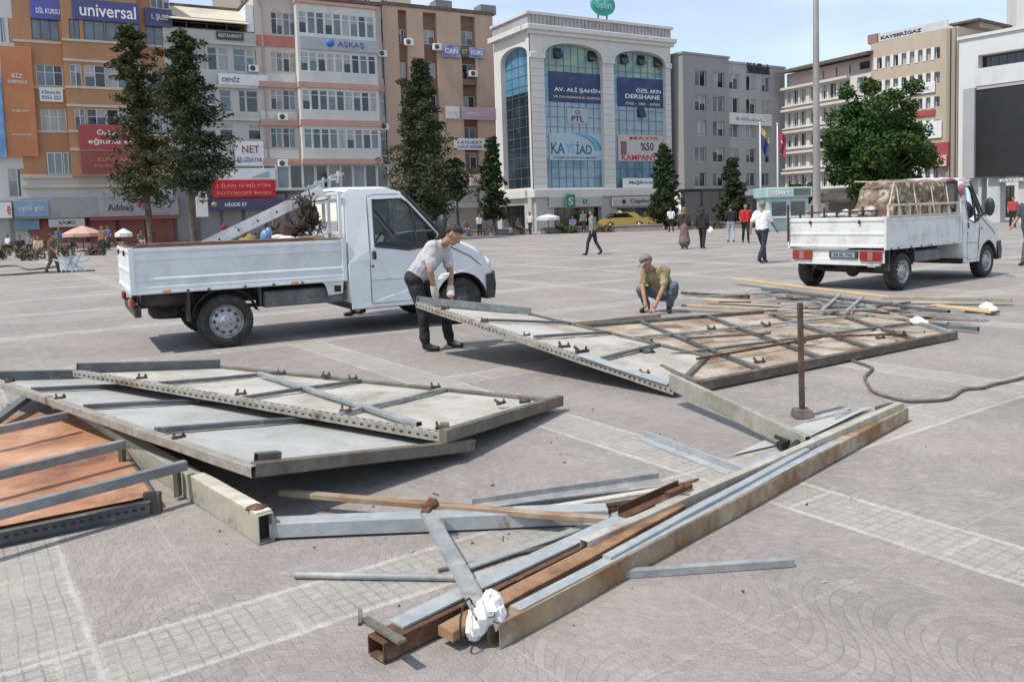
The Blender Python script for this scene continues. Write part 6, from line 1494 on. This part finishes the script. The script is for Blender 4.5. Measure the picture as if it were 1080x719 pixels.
w = B.u(997) - B.u(925); h = B.z(960, 29) - zt; mb = MB(); mb.box((-w / 2, 0, .05), (w / 2, .12, h)); mb.build('board', smat('board_grey', (.58, .58, .58)), r); text('KAYSERİGAZ', r, w * .60, h * .52, (-w * .16, -.02, h * .52), TXK, .03, .02)
B.sign('white banner with dark letters hung across the beige block behind the tree', 938, 93, 986, 104, WHT, [('KİRALIK', .64, .5, .5, .5, smat('greengrey', (.18, .24, .22)))], d=.12, th=.04, name='banner', cat='banner')
B.sign('small red panel on the right side of the beige block', 964, 118, 986, 124, smat('red2', (.42, .03, .03)), [], d=.12)
B.sign('white poster with a blue letter R on the beige block', 974, 129, 993, 147, WHT, [('R', .45, .5, .42, .62, mat('letter_bluegreen', (.10, .28, .32)))], d=.12, th=.04, name='banner', cat='banner')
B.sign('red lit shop surround low on the beige block', 974, 152, 1000, 178, smat('red3', (.42, .03, .035)), [('▪', .72, .35, .25, .22, TXW), ('▮', .4, .72, .3, .3, SHOPDK)], d=.35, th=.2)
B.sign('small pink and white square sign on the red shop surround', 988, 164, 998, 176, smat('pinkwhite', (.66, .42, .44)), [('S', .5, .5, .5, .6, TXR)], d=.55, th=.1)

# ---------- white building on the right
B = Bld('white building at the right edge with deep dark recessed windows', 1009, 68, 1150, 60.5, name='civic_building')
WC = bmat('wall_white_c', (.62, .62, .61), (.58, .58, .575)); zt = B.z(1045, 37); hs = [(B.u(1030), B.u(1140), B.z(1055, 69), B.z(1055, 55)), (B.u(1028), B.u(1140), B.z(1055, 185), B.z(1055, 88)), (B.u(1052), B.u(1070), .05, B.z(1060, 196))]
B.wall('facade', 0, B.W, 0, zt, WC, 0, hs, .9, 14); B.window(hs[0], 0, .9, 12, FRD, PANES[3]); B.window(hs[1], 0, .9, 9, FRD, PANES[3], .3); B.window(hs[2], 0, .9, 2, FRD, PANES[3], .2, 'glass_door')
B.box('coping', -.1, B.W, zt, zt + .25, -14, .15, WC)
for px in (1000, 1012): pass
# big screen in front of it
B2 = Bld('large switched off video screen in a grey housing beside the white building', 1016, 56.5, 1140, 51, name='video_screen', cat='screen')
GH = bmat('housing_grey', (.40, .40, .42))
zs0, zs1 = B2.z(1016, 189), B2.z(1016, 95)
B2.box('housing', 0, B2.W, zs0, zs1, -1.6, -.25, GH); B2.box('side_fin', 0, B2.u(1029), zs0 - .0, zs1 + .02, -.249, .35, GH, bevel=.02)
B2.box('display', B2.u(1030), B2.W - .1, zs0 + .1, zs1 - .15, -.24, .1, mat('led_black', (.017, .016, .017), (.022, .02, .02), 1, rough=.45, var=.1))
B2.box('top_frame', B2.u(1030), B2.W, zs1 - .14, zs1 + .02, -.24, .16, GH)
for a, b in ((1021, 1033), (1040, 1053), (1072, 1085)): B2.box('support_column', B2.u(a, 210), B2.u(b, 210), 0, zs0 - .004, -1.2, -.3, bmat('column_white', (.52, .53, .55)))
B2.box('text_rail', B2.u(1052), B2.W, zs0 - .35, zs0 - .05, -.24, -.02, mat('rail_grey2', (.26, .25, .25)))
text('KAYSERİ BÜYÜKŞEHİR BELEDİYESİ', B2.root, 6.5, .3, (B2.u(1052) + 3.4, .01, zs0 - .2), TXW, .02)
# ---------- blocks farther back
B = Bld('beige block peeping over the roof of the pink and white block', 325, 108, 445, 112); B.wall('facade', 0, B.W, 0, B.z(385, -14), bmat('wall_beige_far', (.50, .44, .36)), 0, hs := B.row([(345, 352), (360, 366), (384, 391), (402, 409)], 385, -6, 3), .2, 10)
for h in hs: B.window(h, cols=2)
B = Bld('small cream rooftop block behind the off white block', 241, 104, 285, 105); B.wall('facade', 0, B.W, 0, B.z(262, -6), bmat('wall_cream_far', (.52, .47, .38)), 0, hs := B.row([(254, 260)], 262, 1, 9), .2, 8)
for h in hs: B.window(h, cols=1, pane=PANES[3])
B = Bld('white tower rising behind the white building at the right edge', 1068, 118, 1110, 116); B.wall('facade', 0, B.W, 0, B.z(1080, -40), bmat('wall_tower', (.62, .61, .58)), 0, (), .2, 10)
# ================================================================ trees, street furniture, crowd
BARK = mat('bark', (.10, .075, .055), (.16, .12, .09), 6, rough=.9, var=.25, stretch=(1, 1, .3), bump=.4)
def leafm(name, a, b):
    m = mat(name, a, b, .9, .38, .64, rough=.75, var=.35, vs=5, spec=.12); return m
CONI = leafm('conifer_green', (.042, .054, .028), (.074, .086, .044)); CONIL = leafm('conifer_olive', (.050, .060, .028), (.095, .098, .046)); CONI2 = leafm('conifer_green_b', (.034, .054, .027), (.060, .082, .037)); BROAD = leafm('broad_leaf', (.036, .074, .020), (.064, .108, .030)); SHRUB = leafm('shrub_leaf', (.045, .085, .025), (.085, .13, .04))
def leaves(mb, c, r, n, s, rng, flat=1.0, droop=0.0, slim=.42):
    for _ in range(n):
        while True:
            q = V((rng.uniform(-1, 1), rng.uniform(-1, 1), rng.uniform(-1, 1)))
            if q.length < 1: break
        p = c + V((q.x * r, q.y * r, q.z * r * flat))
        a = V((rng.gauss(0, 1), rng.gauss(0, 1), rng.gauss(0, .7) - droop)).normalized(); b = a.cross(V((rng.gauss(0, 1), rng.gauss(0, 1), rng.gauss(0, 1)))).normalized()
        l = s * rng.uniform(.6, 1.3); w = l * rng.uniform(slim * .7, slim * 1.4)
        mb.add([p - a * l * .5, p + b * w * .5, p + a * l * .5, p - b * w * .5], [(0, 1, 2, 3)])
def conifer(label, px, depth, top_px, crown_px, width_px, m, seed, dens=1.0, gaps=.15, lean=0.0, name='conifer_tree', group='conifers along the square', shape=.75):
    rng = random.Random(seed); base = D(px, 300, depth); base.z = 0; k = depth / FOC
    H_ = D(px, top_px, depth).z; zc = max(.4, D(px, crown_px, depth).z); R_ = width_px * k / 2
    root = empty(name, label, 'tree', base, 0, group)
    tb = MB(); pts = [V((lean * t * H_ * .1 + .05 * math.sin(t * 5 + seed), .05 * math.cos(t * 4), H_ * t * .97)) for t in [i / 9 for i in range(10)]]
    r0 = max(.07, H_ * .016); tb.tube(pts, [r0 * (1 - .9 * i / 9) + .015 for i in range(10)], 8)
    lf = MB(); z = zc; i = 0
    while z < H_ * .985:
        t = (z - zc) / (H_ - zc); prof = (1 - t) ** shape * min(1, .55 + t * 3.2)
        nb = rng.randint(4, 6)
        for j in range(nb):
            if rng.random() < gaps: continue
            a = rng.uniform(0, 2 * math.pi); L = R_ * prof * rng.choice([rng.uniform(.35, .8), rng.uniform(.7, 1.25)]) + .12
            x0 = pts[min(9, int(z / H_ * 9))]; s0 = V((x0.x, x0.y, z)); d = V((math.cos(a), math.sin(a), rng.uniform(-.25, .25)))
            e = s0 + d * L + V((0, 0, rng.uniform(-.35, .12) * L)); tb.tube([s0, (s0 + e) / 2 + V((0, 0, .06 * L)), e], [.04 * (1 - t) + .012, .02, .008], 4)
            for q in range(4):
                f_ = .25 + .25 * q; c = s0 + (e - s0) * f_ + V((rng.gauss(0, .08), rng.gauss(0, .08), rng.gauss(0, .08)))
                leaves(lf, c, max(.18, R_ * .30 * (1.15 - t * .75) * (1.1 - .4 * f_)), int(17 * dens), .36 if R_ > .9 else .26, rng, .7, .35, .30)
        z += max(.16, H_ * .026) * rng.uniform(.8, 1.25)
    leaves(lf, V((pts[-1].x, pts[-1].y, H_ * .97)), .16, 10, .25, rng, 2.0)
    tb.build('trunk', BARK, root); lf.build('crown', m, root); return root
conifer('tall open conifer with sparse crown, left one of the pair behind the first truck', 163, 56, 20, 205, 78, CONIL, 3, 1.5, .22, -.4, shape=.5)
conifer('tall dense conifer with a dark trunk, right one of the pair behind the first truck', 207, 54, 30, 196, 98, CONI, 9, 1.8, .10, 0, shape=.55)
conifer('broad dark conifer rising behind the first truck cab', 451, 56, 62, 224, 88, CONI, 14, 1.7, .14, shape=.66)
conifer('slender small conifer in front of the tan block', 523, 62, 146, 228, 30, CONI2, 21, 1.1, .12, shape=.6)
conifer('thin young tree between the two conifers near the tan block', 486, 58, 168, 205, 28, CONI, 27, .9, .3, shape=.4)
conifer('narrow conifer in front of the right arch', 703, 64, 152, 234, 34, CONI2, 33, 1.2, .08, shape=.7)
conifer('compact cone shaped conifer in front of the grey block', 773, 64, 168, 234, 31, CONI2, 41, 1.3, .06, shape=.6)

def broadtree(label, px, depth, top, bot, width, m, seed, n=60, trunk=True, name='broadleaf_tree'):
    rng = random.Random(seed); base = D(px, 300, depth); base.z = 0; k = depth / FOC; zt, zb = D(px, top, depth).z, D(px, bot, depth).z; R_ = width * k / 2; H_ = zt - zb
    root = empty(name, label, 'tree', base); tb = MB(); lf = MB()
    tb.tube([(0, 0, 0), (.05, 0, zb * .6), (0, .05, zb + H_ * .3), (.1, 0, zb + H_ * .7)], [.22, .18, .14, .05], 8)
    cl = []
    for i in range(n):
        while True:
            q = V((rng.uniform(-1, 1), rng.uniform(-1, 1), rng.uniform(-1, 1)))
            if .25 < q.length < 1: break
        if q.z < -.55 and abs(q.x) > .75: q.x *= .7
        w = 1.0 if q.z < .1 else (1 - (q.z - .1) * .42)
        c = V((q.x * R_ * .86 * w, q.y * R_ * .8 * w, zb + H_ * .5 + q.z * H_ * .43)); cl.append(c)
        if i % 3 == 0: tb.tube([(0, 0, zb + H_ * .2), V((c.x * .5, c.y * .5, (zb + H_ * .2 + c.z) / 2)), c], [.09, .05, .015], 5)
    for _ in range(14):
        a = rng.uniform(0, 6.28); e = rng.uniform(-.3, 1.0); cl.append(V((math.cos(a) * R_ * .90 * (1 - max(0, e) * .45), math.sin(a) * R_ * .8, zb + H_ * .5 + e * H_ * .5)))
    for c in cl: leaves(lf, c, R_ * rng.uniform(.14, .30), int(rng.uniform(200, 300)), .32, rng, .8)
    for c in cl[::3]: leaves(lf, c * 1.0 + V((c.x * .12, 0, .25 * rng.uniform(-1, 1.4))), R_ * .16, 30, .24, rng)
    tb.build('trunk', BARK, root); lf.build('crown', m, root); return root
broadtree('large round leafy tree behind the second truck', 924, 56, 93, 222, 118, BROAD, 5, 120)
broadtree('low bright green shrub beside the turquoise kiosk', 846, 66, 194, 216, 30, SHRUB, 6, 24, name='shrub')
# light pole
p0 = D(861.5, 300, 33); p0.z = 0; root = empty('light_pole', 'tall grey light pole rising past the top of the picture beside the leafy tree', 'light pole', p0)
b = MB(); b.lathe([(.0, 0), (.30, 0), (.30, .05), (.17, .06), (.15, 2.0), (.11, 9), (.085, 14), (0, 14)], (0, 0, 0), 'z', 16); b.build('mast', mat('pole_grey', (.27, .25, .235), (.34, .32, .30), 2, rough=.6, metal=.2, var=.1, stretch=(1, 1, .2)), root)
b = MB(); b.box((-.09, -.175, .5), (.09, -.14, 1.1)); b.build('hatch', FRD, root)
b = MB()
for a in range(4): b.tube([(0, 0, 13.9), (math.cos(a * 1.57) * .8, math.sin(a * 1.57) * .8, 14.3)], .05, 6); b.ell((math.cos(a * 1.57) * 1.0, math.sin(a * 1.57) * 1.0, 14.3), (.3, .3, .1), 8)
b.build('lamp_head', FRD, root)
# flagpoles
def flagpole(label, px, depth, top, flabel, cols, flen, seed):
    p = D(px, 300, depth); p.z = 0; H_ = D(px, top, depth).z; root = empty('flagpole', label, 'flagpole', p); b = MB(); b.lathe([(.0, 0), (.07, 0), (.065, H_ * .5), (.04, H_), (.0, H_)], (0, 0, 0), 'z', 8); b.ell((0, 0, H_ + .06), (.09, .09, .09), 8); b.build('pole', FRW, root)
    f = MB(); n, k = 8, 10; rng = random.Random(seed)
    vs = []
    for i in range(n + 1):
        for j in range(k + 1):
            a, c = i / n, j / k; vs.append(V((.05 + a * .62 * (1 - .3 * c), .16 * math.sin(a * 9 + c * 2) * a, H_ - .15 - c * 1.5 - a * .8)) + V(p))
    f.add(vs, [(i * (k + 1) + j, i * (k + 1) + j + 1, (i + 1) * (k + 1) + j + 1, (i + 1) * (k + 1) + j) for i in range(n) for j in range(k)], 0, True)
    for i in range(n):
        for j in range(k): f.m[i * k + j] = 1 if (len(cols) > 1 and cols[2](i / n, j / k)) else 0
    fl = tag(f.build('flag', cols[:2], recentre=True, solid=.01), flabel, 'flag')
    return root
FB = mat('flag_blue', (.035, .05, .16), rough=.8); FY = mat('flag_yellow', (.38, .30, .12), rough=.8); FR = mat('flag_red', (.30, .05, .08), rough=.8)
flagpole('flagpole with the blue and yellow flag', 803, 58, 131, 'drooping blue flag with a yellow top on the left flagpole', [FB, FY, lambda a, c: c < .3], 1, 1)
flagpole('flagpole with the red flag', 821, 58, 132, 'drooping red flag with white marks on the right flagpole', [FR, TXW, lambda a, c: .3 < a < .55 and .3 < c < .5], 1, 2)
# turquoise kiosk
p = D(832, 300, 52); p.z = 0; root = empty('kiosk', 'pale turquoise kiosk standing between the flagpoles and the light pole', 'kiosk', p, .1)
TQ = mat('turquoise', (.33, .46, .46), (.40, .52, .52), 1.2, rough=.5, var=.06)
b = MB(); b.box((-1.35, 0, 0), (1.35, 1.8, 2.1)); b.build('body', TQ, root, bevel=.04); b = MB(); b.box((-1.5, -.25, 2.1), (1.5, 2.0, 2.75)); rf = b.build('roof_fascia', TQ, root, bevel=.05)
b = MB(); b.box((-1.1, -.012, .95), (-.15, .02, 1.85)); b.box((.15, -.012, .95), (1.1, .02, 1.85)); b.build('counter_window', PANES[0], root); b = MB(); b.box((-1.3, -.3, .82), (1.3, 0, .9)); b.build('counter', FRW, root)
b = MB(); b.box((.25, -.262, 2.2), (1.35, -.24, 2.65)); b.build('sign_strip', PANES[0], rf); text('SİMİT', root, 1.2, .25, (-.6, -.26, 2.42), TXW, .02)
# taxis
def taxi(label, px, depth, rz):
    p = D(px, 300, depth); p.z = 0; root = empty('parked_taxi', label, 'taxi', p, rz, 'yellow taxis by the arched building'); YL = mat('taxi_yellow', (.42, .30, .08), rough=.3, coat=.4, var=.04)
    prof = [(-2.1, .35), (-2.12, .75), (-1.95, .92), (-1.45, .98), (-.95, 1.42), (.25, 1.45), (1.0, .98), (1.8, .86), (2.1, .66), (2.1, .35)]
    b = MB(); b.prof((0, -.83, 0), (0, .83, 0), [(-x, z) for x, z in prof]); bd = b.build('body', YL, root, bevel=.06)
    b = MB()
    for y in (-.835, .835): b.add([(-1.3, y, .98), (-.88, y, 1.36), (.2, y, 1.38), (.82, y, .98)], [(0, 1, 2, 3)])
    b.build('side_window', PANES[3], bd)
    b = MB(); b.add([(.3, -.75, 1.42), (.3, .75, 1.42), (1.0, .78, 1.0), (1.0, -.78, 1.0)], [(0, 1, 2, 3)]); b.add([(-1.0, -.75, 1.40), (-1.0, .75, 1.40), (-1.45, .78, 1.01), (-1.45, -.78, 1.01)], [(0, 1, 2, 3)]); b.v = [(x, y, z + .02) for x, y, z in b.v]; b.build('windscreen', PANES[3], bd)
    for x in (-1.3, 1.3):
        for y in (-.84, .84):
            b = MB(); b.lathe([(0, -.1), (.31, -.1), (.31, .1), (0, .1)], (x, y, .31), 'y', 16); w = b.build('wheel', TYRE, root); b = MB(); b.lathe([(0, -.11), (.18, -.105), (.18, .105), (0, .11)], (x, y, .31), 'y', 12); b.build('rim', RIM, w)
    for y in (-.55, .55): b = MB(); b.box((2.06, y - .2, .62), (2.13, y + .2, .76)); b.build('headlight', FRW, root)
    b = MB(); b.box((-.35, -.25, 1.46), (-.15, .25, 1.6)); s = b.build('roof_lamp', WHT, root)
taxi('yellow taxi nearest the pillar of the arched building', 658, 73, .12); taxi('yellow taxi half hidden by the narrow conifer', 694, 74, .12)
# low stone wall along the edge of the square
a, c = D(408, 300, 63), D(905, 300, 60); a.z = c.z = 0
for k, (p0, p1, lb) in enumerate(((410, 560, 'low stone wall at the far side of the square in front of the tan block'), (572, 700, 'low stone wall at the far side of the square in front of the arches'), (716, 900, 'low stone wall at the far side of the square in front of the grey block'))):
    q0, q1 = D(p0, 300, 63.0), D(p1, 300, 62.5); q0.z = q1.z = .2; b = MB(); b.bar(q0, q1, .5, .4); b.bar(q0 + V((0, 0, .245)), q1 + V((0, 0, .245)), .62, .08); tag(b.build('low_wall', bmat('low_stone', (.30, .26, .23)), recentre=True, bevel=.02), lb, 'low wall')
b = MB(); q0, q1 = D(-30, 300, 62), D(135, 300, 63.5); b.bar(V((q0.x, q0.y, .2)), V((q1.x, q1.y, .2)), .5, .4); tag(b.build('low_wall', bmat('low_stone_b', (.22, .17, .14)), recentre=True, bevel=.02), 'low brown wall at the far left under the shop fronts', 'low wall')
# shrubs along the low walls
for i, (px, w, h_, dp) in enumerate(((20, 26, 10, 60.5), (52, 20, 9, 60.5), (115, 22, 8, 61), (600, 14, 7, 62), (640, 16, 7, 62), (735, 18, 9, 61.5), (755, 14, 8, 61.5), (798, 16, 9, 61.5), (880, 16, 9, 61.5), (6, 34, 13, 44), (34, 26, 10, 42), (70, 26, 9, 46), (104, 18, 8, 47))):
    b0 = D(px, 300, dp); b0.z = 0; root = empty('low_shrub', f'low shrub growing by the far wall, {["at the far left edge", "beside the first one at the left", "near the pink parasol", "by the white parasol", "left of the taxi", "between the conifers", "just left of the compact conifer", "right of the compact conifer", "behind the second truck", "brown and nearest the left edge", "brown, beside the walking woman", "brown, beyond the blue stand", "brown, right of the blue stand"][i]}', 'shrub', b0, 0, 'low shrubs along the far walls')
    lf = MB(); k = dp / FOC; rng = random.Random(i + 50)
    for _ in range(9): leaves(lf, V((rng.uniform(-.5, .5) * w * k, rng.uniform(-.3, .3), rng.uniform(.2, .8) * h_ * k)), .32, 40, .2, rng)
    lf.build('foliage', SHRUB if i % 2 and i < 9 else leafm('shrub_brown', (.10, .085, .05), (.16, .11, .07)), root); st = MB(); st.tube([(0, 0, 0), (.02, 0, h_ * k * .6)], .03, 5); st.build('stem', BARK, root)
# parasols
def parasol(label, px, depth, top, rim, width, m):
    p = D(px, 300, depth); p.z = 0; k = depth / FOC; zt, zr, R_ = D(px, top, depth).z, D(px, rim, depth).z, width * k / 2; root = empty('parasol', label, 'parasol', p); b = MB(); b.tube([(0, 0, .05), (0, 0, zt)], .03, 6); b.lathe([(0, 0), (.3, 0), (.3, .08), (0, .1)], (0, 0, 0), 'z', 12); b.build('pole', FRD, root)
    b = MB(); n = 8; b.lathe([(.02, zt), (R_ * .55, zt - (zt - zr) * .45), (R_, zr), (R_ * .99, zr - .22)], (0, 0, 0), 'z', n, smooth=False); b.build('canopy', m, root, solid=.015)
parasol('faded pink parasol in front of the shops at the left', 91, 55, 238, 246, 40, mat('parasol_pink', (.55, .33, .27), (.62, .44, .37), 1, rough=.9))
parasol('white cafe parasol in front of the left arch', 580, 62, 226, 229, 24, mat('parasol_white', (.70, .69, .66), rough=.9))
parasol('white cafe parasol behind the first truck bed', 134, 52, 241, 246, 18, mat('parasol_white', (.70, .69, .66), rough=.9))
# blue stand at the far left
p = G(76, 288, 0); root = empty('folding_stand', 'pale blue folding stand of crossed rods at the far left', 'stand', p); b = MB()
for k in range(5): a = math.pi * (.12 + .19 * k); b.tube([(0, 0, .05 if k % 2 else .3), (math.cos(a) * .75, .05 * k - .1, .3 + math.sin(a) * .55)], .03, 5); b.tube([(math.cos(a) * -.5, .1, .02), (math.cos(a) * .2, -.1, .6)], .02, 5)
b.build('rods', mat('stand_blue', (.30, .40, .52), rough=.5), root)
# ---- crowd by the far walls: a few body shapes, copied with their own clothes
random.seed(21)
SHADES = [cloth('crowd_white', (.62, .62, .62)), cloth('crowd_black', (.03, .03, .035)), cloth('crowd_blue', (.10, .15, .28)), cloth('crowd_brown', (.20, .13, .09)), cloth('crowd_red', (.35, .06, .06)), cloth('crowd_grey', (.22, .22, .23)), cloth('crowd_tan', (.40, .32, .23)), cloth('crowd_green', (.12, .18, .12))]
def seated(h=1.7):
    J = standing(h); k = h / 1.72
    for n in ('pelvis', 'chest', 'neck', 'head', 'shR', 'shL', 'elR', 'elL', 'haR', 'haL', 'hipR', 'hipL'): J[n] = J[n] - V((0, 0, .44 * k))
    for s, sg in (('R', -1), ('L', 1)):
        J['kn' + s] = V((.42 * k, sg * .11, .47 * k)); J['an' + s] = V((.44 * k, sg * .11, .08)); J['to' + s] = V((.60 * k, sg * .12, .03)); J['ha' + s] = V((.32 * k, sg * .12, .56 * k)); J['el' + s] = V((.06 * k, sg * .25, .66 * k))
    return J
PROTO = [figure('seated', seated(), dict(shirt=SHADES[0], pants=SHADES[1]), (0, 0, -50), voxel=.03), figure('standing', standing(1.7, .05), dict(shirt=SHADES[0], pants=SHADES[1]), (0, 0, -50), voxel=.03)]
CR = [('white top', 0), ('black top', 1), ('blue top', 2), ('brown top', 3), ('red top', 4), ('grey top', 5), ('tan top', 6), ('green top', 7)]
where = [(24, 47.0, 'among the brown shrubs'), (44, 44.0, 'beside the nearer brown shrubs'), (112, 46, 'right of the blue folding stand'), (12, 60.0, 'in front of the blue shop sign'), (36, 59.5, 'under the lower blue sign'), (66, 58, 'left of the pink parasol'), (80, 54.5, 'under the left side of the pink parasol'), (104, 55, 'under the right side of the pink parasol'), (118, 58, 'right of the pink parasol'), (152, 60, 'below the grey fascia lettering'), (240, 61, 'below the navy shop sign'), (262, 61, 'near the tall conifer trunk'),
         (474, 62.2, 'behind the bonnet of the first truck'), (493, 62.2, 'below the dark red lettered sign'), (508, 62.1, 'left of the slender conifer'), (536, 62.2, 'right of the slender conifer'), (548, 62.2, 'left of the arched building pillar'), (561, 62.2, 'at the gap in the far wall'), (590, 62.1, 'beside the white cafe parasol'), (606, 62.2, 'below the green square sign'), (617, 62.2, 'behind the walker in grey green'), (722, 62, 'behind the woman with the brown scarf'), (812, 60, 'between the two flagpoles'), (862, 60, 'at the foot of the light pole'), (893, 58, 'under the leafy tree')]
for i, (px, dp, wh) in enumerate(where):
    st = i % 3 == 2 or i in (10, 21, 22); src = PROTO[1 if st else 0]; c = copy_tree(src); ci = (i * 5 + 1 + i // 8) % 8; c.location = D(px, 300, dp) * V((1, 1, 0)) if False else V((D(px, 300, dp).x, dp, 0)); c.rotation_euler = (0, 0, random.uniform(-2.6, -.6))
    if not st and dp > 61.9: c.location = (c.location.x, 62.35, .06); 
    c.material_slots[0].link = 'OBJECT'; c.material_slots[0].material = SHADES[ci]; c.material_slots[1].link = 'OBJECT'; c.material_slots[1].material = SHADES[(ci * 3 + 1) % 8 if i % 2 else 1]
    tag(c, f'{"standing" if st else "seated"} person in a {CR[ci][0]} far off {wh}', 'person', 'people by the far walls')
for pr_ in PROTO:
    for ch in list(pr_.children): bpy.data.objects.remove(ch)
    bpy.data.objects.remove(pr_)
# seats under the sitters away from the wall
k = 0
for i, (px, dp, wh) in enumerate(where):
    if (i % 3 == 2 or i in (10, 21, 22)) or dp > 61.9: continue
    p = V((D(px, 300, dp).x, dp, 0)); root = empty('stool', f'small dark stool under the person {wh}', 'stool', p, 0, 'stools by the far walls')
    b = MB(); b.box((-.2, -.2, .36), (.2, .2, .41)); b.build('seat', RAILM, root)
    for x in (-.17, .17):
        for y in (-.17, .17): b = MB(); b.bar((x, y, 0), (x, y, .36), .035, .035, (1, 0, 0)); b.build('leg', RAILM, root)
